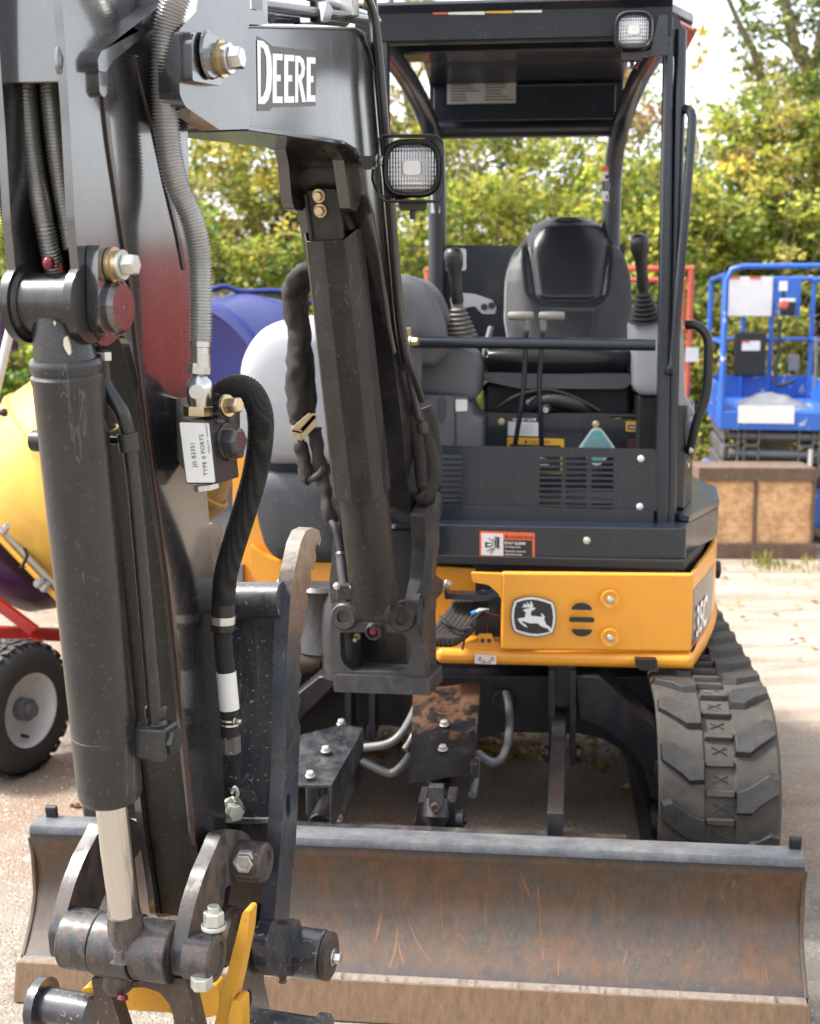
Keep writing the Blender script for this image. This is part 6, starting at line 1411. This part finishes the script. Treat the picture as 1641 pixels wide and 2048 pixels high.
# ------------------------------------------------------------------ work lights
def work_light(c, w, right, up, name='work_light', guard=True):
    right = V(right).normalized(); up = V(up).normalized(); n = right.cross(up)      # n towards the camera
    if n.y > 0: n = -n
    def rr_(s_, d, r_=.34): return fillet([c + right * x * s_ + up * z * s_ * .96 + n * d for x, z in ((-w, -w), (w, -w), (w, w), (-w, w))], w * s_ * r_ * 2.2, 5)
    g = G(); rings = []
    for s_, d in ((.55, -.07), (.80, -.055), (.97, -.02), (1., .0), (1.0, .016), (.93, .022), (.86, .018), (.84, .006)): rings.append([g.b.verts.new(p) for p in rr_(s_, d)])
    m_ = len(rings[0])
    for a, b in zip(rings, rings[1:]):
        for i in range(m_): g.b.faces.new([a[i], a[(i + 1) % m_], b[(i + 1) % m_], b[i]])
    g.b.faces.new(rings[0][::-1]); bmesh.ops.recalc_face_normals(g.b, faces=g.b.faces)
    hs_ = E(name, g, K['blackp'], smooth=50)
    g = G(); rings = []
    for s_, d in ((.845, .006), (.80, .011), (.5, .015), (.2, .016)): rings.append([g.b.verts.new(p) for p in rr_(s_, d)])
    for a, b in zip(rings, rings[1:]):
        for i in range(m_): g.b.faces.new([a[i], a[(i + 1) % m_], b[(i + 1) % m_], b[i]])
    g.b.faces.new(rings[-1]); bmesh.ops.recalc_face_normals(g.b, faces=g.b.faces); E('lens', g, K['lens'], 0, hs_, smooth=60)
    g = G(); g.prism([p + n * .0165 for p in fillet([c + right * x + up * z for x, z in ((-w * .3, -w * .22), (w * .3, -w * .22), (w * .3, w * .25), (-w * .3, w * .25))], w * .15, 4)], n * .001); E('lens_centre', g, K['white'], 0, hs_)
    g = G(); q = c - up * w * 1.02 - n * .03; g.prism(fillet([q + right * a + n * 0 for a in (-.03,)] + [q + right * .03, q + right * .026 - up * .02, q - right * .026 - up * .02], .004), n * .03); g.cyl(q - up * .02 + n * .012, q - up * .038 + n * .012, .006, seg=8); E('light_foot', g, K['blackp'], .002, hs_)
    return hs_
lc = PY(825, 338, 2.62); wl = work_light(lc, .059, (1, -.05, 0), (0, -.02, 1))
g = G()
P0 = [(756, 275), (765, 268), (872, 268), (888, 280), (889, 392), (880, 403), (770, 403), (757, 392)]
fp_ = fillet([PY(x, y, 2.60) for x, y in P0], .012, 4)
n_f = len(fp_); 
for i in range(n_f):
    a, b = fp_[i], fp_[(i + 1) % n_f]
    vv = [g.b.verts.new(p) for p in (a, b, b + V((0, .035, 0)), a + V((0, .035, 0)))]; g.b.faces.new(vv)
bmesh.ops.remove_doubles(g.b, verts=g.b.verts, dist=1e-5); bmesh.ops.solidify(g.b, geom=g.b.faces[:], thickness=.003); E('light_guard', g, K['blackp'], .0008, wl)
g = G(); c = PY(768, 322, 2.63); g.cyl(c - V((.05, 0, 0)), c + V((-.016, 0, 0)), .010, seg=12); E('light_stud', g, K['blackp'], 0, wl)
hexb('nut', c - V((.014, 0, 0)), V((1, -.2, 0)), .0105, .012, 'silver', wl); hexb('nut', PY(745, 326, 2.66), V((1, -.2, 0)), .010, .012, 'silver', wl)
g = G(); g.tube(smooth_path([PY(775, 378, 2.63), PY(785, 388, 2.62), PY(800, 385, 2.62), PY(812, 394, 2.62), PY(790, 397, 2.62)], 6), .0035, 6); E('wire', g, K['redp'], 0, wl)
g = G(); g.tube(smooth_path([PY(750, 330, 2.68), PY(746, 360, 2.68), PY(765, 392, 2.65), PY(800, 392, 2.64)], 6), .003, 6); E('wire', g, K['blackp'], 0, wl)
lc2 = My(1267, 63, .80); w2_ = work_light(lc2, .050, mex, (0, 0, 1))
g = G(); g.tube([My(1245, 108, .84), My(1295, 108, .86), My(1335, 85, .9)], .008, 8); g.prism([My(x, y, .86) for x, y in [(1318, 30), (1336, 30), (1336, 110), (1300, 112)]], mey * .008); E('light_bracket', g, K['cab'], 0, w2_)
g = G(); g.tube(smooth_path([My(1272, 105, .82), My(1278, 120, .82), My(1272, 138, .82), My(1283, 112, .82)], 6), .0035, 6); E('wire', g, K['redp'], 0, w2_)

# ------------------------------------------------------------------ the arm (stick) in the left foreground
ax_ = .052
side_o = [(118, -70), (128, 60), (134, 160), (140, 250), (150, 450), (160, 560), (176, 640), (196, 688), (216, 694), (232, 680), (245, 668), (258, 684), (272, 735), (288, 815), (303, 920), (338, 1150), (392, 1673), (408, 1790), (414, 1850), (448, 1845), (462, 1780), (462, 1720), (452, 1640), (428, 1150), (412, 950), (397, 700), (388, 560), (380, 430), (376, 250), (370, 100), (362, -70)]
ap = [Bx(x, y, ax_) for x, y in side_o]
g = G(); g.prism(fillet(ap, .012), -bex * .012); s1 = E('arm_side', g, K['arm'], .003, seg=3)
g = G(); g.prism([p - bex * (2 * ax_ - .012) for p in fillet(ap, .012)], -bex * .012); E('arm_side', g, K['arm'], .003, seg=3)
core = [(192, 20), (209, 215), (225, 330), (240, 420), (268, 600), (283, 740), (300, 900), (334, 1150), (388, 1673), (404, 1790), (410, 1840), (444, 1835), (456, 1780), (450, 1670), (424, 1150), (408, 950), (393, 700), (384, 560), (372, 430), (366, 250), (352, 100), (340, 20)]
g = G(); g.prism([Bx(x, y, ax_ - .012) for x, y in core], -bex * (2 * ax_ - .024)); E('arm_box', g, K['guard'], .002)
# top cover between the side plates, with the coil-guarded hoses coming out under it
tp = [(-40, -40), (122, -40), (124, 165), (-40, 168)]
g = G(); g.prism([By(x, y, -1.49) for x, y in tp], bey * .010); E('arm_cover', g, K['cover0'] if 'cover0' in K else K['arm'], .002)
g = G(); g.prism([Bx(x, y, ax_ + .004) for x, y in [(206, 180), (216, 190), (228, 300), (248, 440), (272, 600), (290, 760), (312, 920), (344, 1160), (398, 1690), (393, 1690), (338, 1160), (305, 920), (283, 760), (265, 600), (241, 440), (220, 300)]], -bex * .008); E('flange_bead', g, K['weld'], .0015, s1)
g = G(); g.prism([Bx(x, y, ax_ + .003) for x, y in [(270, 110), (278, 112), (290, 170), (312, 250), (338, 370), (362, 470), (374, 540), (368, 540), (355, 470), (331, 370), (305, 250), (284, 170)]], -bex * .006); E('flange_bead', g, K['weld'], .0015, s1)
# raised rib
g = G(); g.prism(fillet([Bx(x, y, ax_ + .016) for x, y in [(196, 118), (204, 102), (325, 8), (345, -4), (345, 26), (224, 124), (214, 144), (198, 142)]], .002), -bex * .018); E('rib', g, K['arm'], .004, s1, seg=3)
g = G(); g.prism(fillet([Bx(x, y, ax_ + .010) for x, y in [(196, 120), (214, 122), (217, 140), (216, 188), (208, 196), (200, 185), (198, 145)]], .004), -bex * .012); E('rib', g, K['arm'], .004, s1)
# little weld lump on the left edge plate
g = G(); g.tube([Bx(118, 95, ax_ - .01), Bx(118, 118, ax_ - .01), Bx(121, 148, ax_ - .01)], [.004, .007, .005], 8); E('weld_lump', g, K['arm'], 0, s1)
kp = bplate('keeper_plate', [(198, 490), (214, 487), (232, 500), (238, 530), (240, 600), (246, 640), (240, 662), (222, 671), (208, 666), (198, 640), (196, 520)], ax_ + .018, .017, K['arm'], .008, .003)
c = Bx(232, 614, ax_ + .018); g = G(); g.lathe(c, bex, [(-.004, .036), (.006, .036), (.012, .030), (.012, .002), (.010, 0)], 30); E('pin_head', g, K['arm'])
pb = Bx(224, 530, ax_ + .019); g = G(); g.lathe(pb, bex, [(0, .0235), (.006, .0235), (.006, .019), (.014, .019), (.014, .014)], 24); E('washer', g, K['gold']); hexb('bolt', pb + bex * .013, bex, .0148, .018, 'nut')
# cylinder pivot boss
pc = By(122, 607, -1.47); pc = B_.w(.0, -1.47, B_.l(pc).z)
g = G(); g.lathe(pc - bex * .052, bex, [(0, .052), (.012, .052), (.013, .046), (.018, .042), (.019, .0395), (.085, .0395), (.086, .042), (.091, .046), (.092, .052), (.104, .052)], 40); E('cylinder_boss', g, K['cyl'], smooth=25)
cyT = B_.w(.004, -1.468, B_.l(By(135, 722, -1.468)).z); cyT = By(133, 722, -1.468); cyB = By(222, 1592, -1.378)
dcy = (cyB - cyT).normalized()
def on_y(t): return cyT.lerp(cyB, t)
g = G(); g.tube([pc + V((0, 0, -.01)), pc.lerp(cyT, .55), cyT + dcy * .01], [.034, .038, .042], 28); E('cylinder_neck', g, K['cyl'])
g = G(); g.lathe(on_y(0), dcy, [(-.004, .0455), (0, .0478), (.010, .0478), (.016, .0455), (.020, .0485), (.026, .0485), (.031, .0470), (.50 * (cyB - cyT).length / 1.0, .0470), ((cyB - cyT).length * .835, .0470), ((cyB - cyT).length * .836, .0462), ((cyB - cyT).length * .838, .0474), ((cyB - cyT).length * .972, .0474), ((cyB - cyT).length * .974, .0466), ((cyB - cyT).length * .990, .0466), ((cyB - cyT).length * 1.0, .0435), ((cyB - cyT).length * 1.0, .024)], 48); cyo = E('bucket_cylinder', g, K['cyl'], smooth=30)
rodE = By(250, 1838, -1.352)
g = G(); g.cyl(cyB - dcy * .02, rodE, .0242, seg=36); E('cylinder_rod', g, K['chrome'])
g = G(); rd = (rodE - cyB).normalized(); g.lathe(rodE, rd, [(-.012, .0262), (0, .0268), (.030, .028), (.045, .033), (.055, .038)], 30); E('rod_end', g, K['link'])
g = G(); g.tube([pc + V((.012, -.01, .04)), pc + V((.010, -.012, .052))], [.004, .004], 8); g.lathe(pc + V((-.002, -.02, .044)), ez, [(0, .006), (.006, .0085), (.012, .0075), (.016, .003), (.017, 0)], 10); E('grease_cap', g, K['redp'])
for pts, y_ in (([(124, 587), (134, 584), (139, 596), (137, 602), (130, 597)], -1.5085), ([(128, 676), (135, 672), (140, 690), (142, 706), (138, 711), (131, 700), (127, 690)], -1.507), ([(108, 641), (112, 645), (111, 652), (107, 647)], -1.507)):
    g = G(); g.prism([By(x, y, y_) for x, y in pts], bey * .003); E('paint_chip', g, K['cream'])
# side nut at left of barrel, hidden bracket
g = G(); q = By(84, 882, -1.43); g.tube([q + bex * .01, q - bex * .014], .015, 12); g.prism([q + V((.004, 0, .04)), q + V((.012, 0, .04)), q + V((.016, 0, -.05)), q + V((.008, 0, -.05))], bey * .02); E('clamp_bolt', g, K['blackp'], .002)
# hard line beside the barrel
hl = [By(206, 762, -1.42), By(222, 790, -1.42), By(246, 830, -1.42), By(258, 880, -1.41), By(272, 1000, -1.40), By(290, 1200, -1.385), By(306, 1380, -1.375), By(312, 1445, -1.37)]
hose('hard_line', hl, .0105, K['cyl'], None, 14)
hose('hard_line', [By(203, 700, -1.41), By(206, 730, -1.41), By(208, 762, -1.42)], .0095, K['brown'])
g = G(); g.cyl(By(205, 704, -1.41), By(206, 722, -1.41), .0125, seg=6); E('pipe_nut', g, K['nut'], .001)
g = G(); g.cyl(By(255, 865, -1.412), By(260, 902, -1.409), .0145, seg=16); g.cyl(By(215, 880, -1.40), By(258, 880, -1.405), .007, seg=10); E('pipe_clamp', g, K['cyl'], .0015)
g = G(); g.tube(smooth_path([By(212, 862, -1.43), By(228, 858, -1.43), By(236, 852, -1.43), By(230, 850, -1.43)], 4), .0028, 6); E('clip', g, K['gold'])
g = G(); c = By(315, 1478, -1.365); g.box((-.028, -.024, -.026), (.024, .024, .024)); 
for v in g.b.verts: v.co = c + bex * v.co.x + bey * v.co.y + ez * v.co.z
E('tee_fitting', g, K['cyl'], .006, seg=3)
g = G(); g.cyl(c - bex * .050, c - bex * .022, .021, seg=20); g.cyl(c + bex * .020, c + bex * .032, .020, seg=6); g.lathe(c + ez * .052, -ez, [(0, .013), (.004, .0165), (.014, .0165), (.022, .0135), (.03, .017)], 20); E('tee_neck', g, K['cyl'], .001)
# ribbed hoses
def coil(name, pts, r, mat, pitch=.0046, amp=.12, seg=18):
    P = resample(smooth_path(pts, 14), pitch / 4); g = G(); rr_ = [(r[0] + (r[1] - r[0]) * i / len(P)) if isinstance(r, tuple) else r for i in range(len(P))]
    g.tube(P, [q * (1 + amp * (1, 0, -1, 0)[i % 4]) for i, q in enumerate(rr_)], seg); return E(name, g, mat, smooth=60)
coil('coil_guarded_hose', [PY(385, -70, 1.80), PY(355, -10, 1.80), PY(334, 70, 1.81), PY(330, 180, 1.82), PY(337, 290, 1.83), PY(355, 370, 1.84), PY(385, 440, 1.85), PY(400, 520, 1.86), PY(402, 610, 1.86), PY(401, 686, 1.86)], (.0190, .0152), K['coil'])
coil('coil_guarded_hose', [By(48, 60, -1.45), By(52, 165, -1.45), By(60, 260, -1.45), By(72, 350, -1.45), By(90, 450, -1.46), By(112, 548, -1.44)], .0125, K['coil2'], .0046)
coil('coil_guarded_hose', [By(96, 60, -1.44), By(99, 165, -1.44), By(108, 260, -1.44), By(120, 350, -1.44), By(133, 430, -1.44), By(146, 500, -1.44)], .0122, K['coil2'], .0046)
coil('coil_guarded_hose', [By(-2, 160, -1.40), By(4, 300, -1.40), By(20, 420, -1.40), By(40, 560, -1.40)], .013, K['rub'], .0040)
# silver fittings
Yf = 1.86
g = G(); g.lathe(PY(401, 680, Yf), -ez, [(0, .0150), (.010, .0152), (.011, .0138), (.022, .0138), (.0225, .0146), (.040, .0146)], 28); E('ferrule', g, K['silver'])
g = G(); g.cyl(PY(400, 726, Yf), PY(399, 748, Yf), .0165, seg=6); E('hex_nut', g, K['silver'], .001)
g = G(); g.lathe(PY(399, 746, Yf), -ez, [(0, .010), (.006, .012), (.012, .018), (.022, .0195), (.040, .0185), (.052, .016), (.056, .016)], 30); g.cyl(PY(398, 782, Yf) - V((0, .022, 0)), PY(398, 782, Yf), .0105, seg=20); E('swivel_elbow', g, K['silver'])
g = G(); g.cyl(PY(397, 812, Yf), PY(397, 832, Yf), .0225, seg=6); E('hex_nut', g, K['gold'], .001)
# manifold block with its label
blk = [(357, 842), (421, 844), (435, 968), (372, 968)]
f1 = [PY(x, y, 1.805) for x, y in blk]
g = G(); g.prism(f1, V((.022, .075, 0))); mf = E('port_block', g, K['blackp'], .0025)
g = G(); g.prism(fillet([PY(x, y, 1.8045) for x, y in [(359.5, 844.5), (418.5, 846), (431.5, 965), (374.5, 965)]], .003), V((0, -.0008, 0))); E('port_label', g, K['dec_w'], 0, mf)
la = PY(398, 936, 1.8035); lb = PY(385, 878, 1.8035); ud = (PY(374, 965, 1.80) - PY(359.5, 844.5, 1.80)).normalized()
xd_ = -ud; upd = V((-1, 0, 0)); 
text('JIS B2351', PY(394.5, 934, 1.8032), xd_, upd, .0058, K['ink'], mf, 'lettering', .004, 1.0, .0002, ls=1.12)
text('TYPE 0 PORTS', PY(416.5, 951, 1.8032), xd_, upd, .0060, K['ink'], mf, 'lettering', .004, 1.0, .0002, ls=1.12)
text('YD00011079', PY(421, 907, 1.8032), xd_, upd, .0026, K['ink'], mf, 'lettering', 0, 1.0, .0002, ls=1.0)
text('TA50402M19', PY(417.5, 875, 1.8032), xd_, upd, .0026, K['ink'], mf, 'lettering', 0, 1.0, .0002, ls=1.0)
g = G(); g.prism(fillet([PY(x, y, 1.90) for x, y in [(345, 798), (362, 796), (420, 785), (440, 786), (452, 800), (458, 860), (462, 900), (440, 975), (400, 975), (360, 930), (345, 880)]], .004), V((.0, .008, 0))); E('mount_plate', g, K['arm'], .002)
g = G(); g.prism([PY(x, y, 1.86) for x, y in [(436, 835), (452, 800), (462, 810), (463, 905), (445, 960), (438, 930)]], V((.01, .03, 0))); E('block_flange', g, K['link'], .002)
hexb('bolt', PY(452, 812, 1.85), V((.85, -.5, .1)), .0125, .020, 'gold')
g = G(); g.lathe(PY(440, 884, 1.86), V((.9, -.42, .05)), [(0, .027), (.010, .027), (.012, .023), (.014, .015), (.016, .015)], 26); E('plug_collar', g, K['arm'])
hexb('plug', PY(450, 882, 1.85), V((.9, -.42, .05)), .020, .022, 'pipe'); hexb('bolt', PY(460, 905, 1.85), V((.9, -.42, .05)), .0095, .016, 'brown')
g = G(); g.cyl(PY(435, 843, 1.83), PY(450, 843, 1.83), .0035, seg=8); E('spring_pin', g, K['link'])
g = G(); g.cyl(PY(412, 968, 1.85), PY(414, 980, 1.85), .019, seg=6); E('hex_nut', g, K['silver'], .001)
# braided hose looping down
hp = [PY(440, 800, 1.92), PY(455, 782, 1.92), PY(478, 775, 1.92), PY(503, 787, 1.92), PY(520, 825, 1.92), PY(521, 880, 1.93), PY(510, 950, 1.94), PY(490, 1020, 1.95), PY(468, 1090, 1.96), PY(452, 1150, 1.965), PY(447, 1210, 1.97), PY(447, 1225, 1.97)]
m = MB('braided_sleeve'); tcn = m.n('TexCoord')
wv = m.n('TexWave'); wv.bands_direction = 'Z'; wv.inputs['Scale'].default_value = 95; wv.inputs['Distortion'].default_value = .4; m.l(tcn.outputs['Object'], wv.inputs[0])
m.set(Base_Color=m.mix(m.noise(40, 5), (.007, .007, .007), (.022, .020, .019)), Roughness=.62); m.bump(wv.outputs[1], .9, .0025); K['braid'] = m.m
bh = coil('braided_hose', hp, (.0205, .0185), K['braid'], .0032, .03, 22)
hose('braided_hose', [PY(447, 1225, 1.97), PY(446, 1262, 1.97), PY(449, 1310, 1.97), PY(454, 1350, 1.97), PY(458, 1400, 1.97), PY(461, 1474, 1.97)], .0152, K['braid'])
g = G(); g.cyl(PY(447, 1206, 1.97), PY(446, 1262, 1.97), .0195, seg=24); E('hose_cuff', g, K['blackp'], .002)
g = G(); g.cyl(PY(446.7, 1231, 1.97), PY(446.3, 1247, 1.97), .0205, seg=24); E('hose_band', g, K['silver'], .001)
g = G(); g.tube([PY(452.5, 1343, 1.97), PY(456, 1380, 1.97), PY(459.5, 1418, 1.97)], .0163, 24); E('white_tape', g, K['white'], 0)
for a, b in ((1436, 1440), (1445, 1449)): g = G(); g.cyl(PY(460, a, 1.97), PY(460, b, 1.97), .0160, seg=24); E('hose_band', g, K['silver'])
hexb('bolt', PY(468, 1442, 1.955), V((1, -.3, 0)), .0045, .010, 'silver')
g = G(); g.cyl(PY(461, 1462, 1.97), PY(461, 1472, 1.97), .0125, seg=20); E('ferrule', g, K['silver']); g = G(); g.cyl(PY(462, 1470, 1.97), PY(463, 1505, 1.97), .0165, seg=6); E('hex_nut', g, K['thumb'], .001)
text('PARKER  COILGUARD' if False else 'HYDRAULIC HOSE', PY(440, 1160, 1.935), (PY(470, 1050, 1.935) - PY(440, 1160, 1.935)), V((-1, 0, 0)), .006, K['hood2'], EX, 'hose_print', .0, 1.0, .0) if False else None

# ------------------------------------------------------------------ thumb behind the arm
tc = .150
th_o = [(548, 1850), (556, 1760), (566, 1640), (571, 1540), (573, 1420), (575, 1300), (581, 1200), (590, 1140), (602, 1085), (612, 1062), (626, 1055), (639, 1060), (643, 1080), (640, 1092), (634, 1085), (631, 1098), (633, 1118), (628, 1138), (622, 1140), (624, 1162), (618, 1178), (613, 1180), (617, 1200), (612, 1222), (606, 1226), (611, 1246), (604, 1272), (600, 1278), (604, 1300), (598, 1330), (604, 1352), (597, 1382), (602, 1400), (596, 1430), (602, 1455), (598, 1520), (597, 1600), (592, 1690), (586, 1740), (578, 1850)]
slot = circ(Bx(577, 1615, tc), bey, ez, .010, 14, .026)
m = K['thumb']
g = G(); g.prism(fillet([Bx(x, y, tc) for x, y in th_o], .0015, 2), -bex * .026, [slot]); E('thumb_plate', g, K['thumbp'], .003, seg=3)
g = G(); g.prism(fillet([Bx(x, y, tc) - bex * .19 for x, y in th_o], .0015, 2), -bex * .026); E('thumb_plate', g, K['thumbp'], .003)
yw = -1.02
g = G(); g.prism([By(x, y, yw) for x, y in [(400, 1190), (556, 1190), (558, 1300), (557, 1640), (400, 1640)]], bey * .02); E('thumb_web', g, K['thumb'], .003)
g = G(); g.prism([By(x, y, yw + .01) for x, y in [(400, 1640), (556, 1640), (552, 1850), (400, 1850)]], bey * .02); E('thumb_web', g, K['link'], .003)
g = G(); g.cyl(By(400, 1200, yw), By(566, 1200, yw), .031, seg=30); E('thumb_tube', g, K['thumb'])
g = G(); g.tube([By(430, 1232, yw - .004), By(470, 1234, yw - .004), By(520, 1233, yw - .004), By(560, 1231, yw - .004)], .005, 8); E('weld_bead', g, K['thumb']); g = G(); g.tube([By(430, 1640, yw), By(500, 1641, yw), By(556, 1641, yw)], .006, 8); E('weld_bead', g, K['thumb'])
text('5 4 8', By(552, 1254, yw - .001), -bex, ez * -1, .010, K['cover'], EX, 'stamped_number', 0, 1.2)
g = G(); g.tube(smooth_path([By(465, 1585, yw - .02), By(470, 1575, yw - .03), By(476, 1585, yw - .03), By(472, 1600, yw - .03), By(466, 1595, yw - .02)], 5), .0035, 8); E('clip_pin', g, K['nut'])
hexb('bolt', By(462, 1618, yw - .02), V((.5, -.8, 0)), .017, .02, 'nut')
g = G(); g.lathe(Bx(572, 1900, tc - .03), bex, [(0, .044), (.070, .044), (.073, .041)], 36); E('thumb_boss', g, K['thumb'])
g = G(); g.lathe(Bx(572, 1900, tc - .03) + bex * .074, bex, [(0, .040), (.002, .042), (.012, .042), (.014, .038), (.014, 0)], 36); E('thumb_pin', g, K['brown'])
hexb('bolt', Bx(572, 1900, tc - .03) + bex * .088, bex, .0115, .013)
g = G(); g.lathe(By(566, 1950, -1.20), -ez, [(0, .008), (.008, .005), (.012, .007), (.016, 0)], 10); E('grease_nipple', g, K['brown'])
bplate('thumb_cheek', [(548, 1838), (600, 1838), (612, 1880), (608, 1930), (590, 1952), (552, 1955), (535, 1930), (532, 1880)], tc, .026, K['thumb'], .012, .003)

# ------------------------------------------------------------------ linkage at the arm tip
lp_ = B_.w(0, -1.30, B_.l(By(245, 1890, -1.30)).z)
def lx(px, py, y): return B_.l(By(px, py, y)).x
yl = -1.33
cz = B_.l(By(245, 1890, yl)).z
x0 = lx(140, 1890, yl); x1 = lx(205, 1890, yl); x2 = lx(278, 1890, yl); x3 = lx(352, 1890, yl); x4 = lx(383, 1890, yl); x5 = lx(438, 1900, yl)
def bw_(x, y=yl, z=None): return B_.w(x, y, cz if z is None else z)
for a, b, r in ((x0, x1 - .0025, .0465), (x2 + .0025, x3, .0465)):
    g = G(); g.lathe(bw_(a), bex, [(0, r - .002), (.002, r), (b - a - .002, r), (b - a, r - .002)], 40); E('link_bush', g, K['link'], smooth=30)
g = G(); g.lathe(bw_(x1), bex, [(0, .0485), (.002, .050), (x2 - x1 - .002, .050), (x2 - x1, .0485)], 40); E('rod_eye', g, K['link'], smooth=30)
g = G(); g.lathe(bw_(x4 - .002), bex, [(0, .036), (x5 - x4 - .004, .036), (x5 - x4, .033), (x5 - x4, .026), (x5 - x4 - .003, .025), (x5 - x4 - .003, 0)], 36); E('link_boss', g, K['link'], smooth=30)
def banana(xp, dxp, name):
    pts = [(342, 1955), (338, 1905), (350, 1850), (362, 1800), (380, 1745), (402, 1695), (432, 1668), (470, 1660), (490, 1672), (498, 1700), (490, 1735), (470, 1760), (440, 1775), (418, 1805), (402, 1850), (398, 1890), (402, 1930), (384, 1958)]
    g = G(); ref = lx(384, 1890, yl)
    g.prism(fillet([Bx(x + (32 if x < 420 else 12), y, ref) + bex * (xp - ref) for x, y in pts], .010), -bex * .024); return E(name, g, K['link'], .004, seg=3)
banana(x4, 0, 'link_plate'); banana(x0 + .001, 0, 'link_plate')
uc = Bx(500, 1722, x4 + .02)
g = G(); g.lathe(uc - bex * .03, bex, [(0, .033), (.056, .033), (.060, .030), (.060, .020), (.057, .019), (.057, 0)], 32); E('link_boss', g, K['link'], smooth=30)
g = G(); q = By(487, 1728, B_.l(uc).y - .034); g.lathe(q, -bey + bex * .15, [(0, .0165), (.002, .0165), (.002, .010), (-.004, .009), (-.004, 0)], 6); g.lathe(q + bey * .004, -bey + bex * .15, [(-.012, .020), (0, .020)], 6); E('hex_nut', g, K['nut'], .001)
q = By(428, 1840, yl - .045); g = G(); g.tube([q - ez * .006, q + ez * .012, q + ez * .014], [.0155, .0155, .013], 6); g.cyl(q + ez * .013, q + ez * .022, .009, seg=14); g.cyl(q - ez * .012, q - ez * .0065, .019, seg=20); E('hex_nut', g, K['nut'], .001)
q = By(404, 1965, yl - .03); g = G(); g.tube([q + ez * .010, q - ez * .008], .017, 6); E('hex_nut', g, K['nut'], .001)
g = G(); g.tube([bw_(lx(242, 1960, yl)) - ez * .03, bw_(lx(242, 1960, yl)) - ez * .065 - bey * .01, bw_(lx(242, 1960, yl)) - ez * .072 - bey * .01], [.026, .024, .018], 20); E('grease_boss', g, K['link'])
g = G(); g.lathe(By(247, 1990, yl - .03), -ez - bey * .4, [(0, .007), (.006, .009), (.012, .0)], 10); E('grease_cap', g, K['redp'])
# yoke and coupler under the link
def yp(name, pts, y, th, mat, fil=.006, bev=.003): 
    g = G(); g.prism(fillet([By(a, b, y) for a, b in pts], fil), bey * th); return E(name, g, mat, bev, seg=3)
yp('coupler_leg', [(182, 1955), (208, 1955), (222, 1990), (250, 2075), (262, 2110), (205, 2110), (196, 2030)], -1.34, .03, K['brown'])
yp('coupler_leg', [(325, 1955), (372, 1958), (382, 2000), (400, 2075), (410, 2110), (352, 2110), (348, 2040), (340, 2010), (320, 1985), (290, 1975), (260, 1976), (262, 1965)], -1.34, .03, K['brown'])
yp('bucket_web', [(238, 1992), (260, 1975), (430, 1970), (440, 1990), (436, 2030), (420, 2035), (330, 2024), (250, 2020)], -1.22, .03, K['yellow2'])
yp('bucket_ear', [(486, 1822), (500, 1822), (496, 1870), (478, 1960), (464, 2020), (445, 2110), (415, 2110), (436, 2020), (464, 1910)], -1.275, .03, K['yellow2'])
yp('bucket_ear', [(456, 2036), (466, 2000), (484, 2002), (486, 2110), (446, 2110)], -1.285, .03, K['yellow2'])
yp('bucket_ear', [(165, 1976), (195, 1975), (196, 1992), (178, 2040), (170, 2110), (128, 2110), (142, 2050)], -1.30, .05, K['yellow2'])
yp('bucket_lip', [(110, 2042), (140, 2040), (140, 2110), (110, 2110)], -1.32, .05, K['yellow2'])
bplate('coupler_plate', [(468, 2110), (472, 1995), (490, 1920), (505, 1840), (518, 1806), (530, 1808), (535, 1860), (528, 1960), (540, 2010), (540, 2110)], .115, .016, K['thumb'], .01, .003, holes=[[(498 + 6 * math.cos(a), 1998 + 22 * math.sin(a)) for a in [k * .5236 for k in range(12)]]])
g = G(); g.lathe(B_.w(.07, -1.15, B_.l(By(440, 1870, -1.15)).z), bex, [(0, .03), (.0, .05), (.012, .05), (.016, .045), (.026, .045)], 30); E('seal_ring', g, K['brown'])
g = G(); a = By(112, 2040, -1.32); g.lathe(By(185, 2025, -1.32) , -bex, [(0, .028), (.082, .028), (.083, .043), (.098, .043), (.101, .038)], 30); E('coupler_pin', g, K['thumb'])
g = G(); g.lathe(By(500, 2058, -1.22), bex, [(0, .034), (.115, .034), (.116, .042), (.130, .042), (.132, .038)], 32); E('coupler_pin', g, K['thumb'])
# unseen red box added out of the picture to the right, mirrored in the paint
RC = empty('reflection_box', V((10.5, 8.5, 0)), 'unseen red corrugated box added beyond the right picture edge for its reflection', 'reflection_box')
cf = Frame(8.2, 9.6, 45)
g = G(); n_ = 36
g.prism([cf.w(-3.2 + i * .18, (.04 if (i // 2) % 2 else 0), .75) for i in range(n_)] + [cf.w(3.2, 2.3, .75), cf.w(-3.2, 2.3, .75)], ez * 1.45); obj('side_wall', g, K['cred'], RC, smooth=0)
g = G(); g.box((-3.1, .1, .0), (3.1, 2.2, .75), cf); obj('base', g, K['frame'], RC)
bpy.context.view_layer.update()
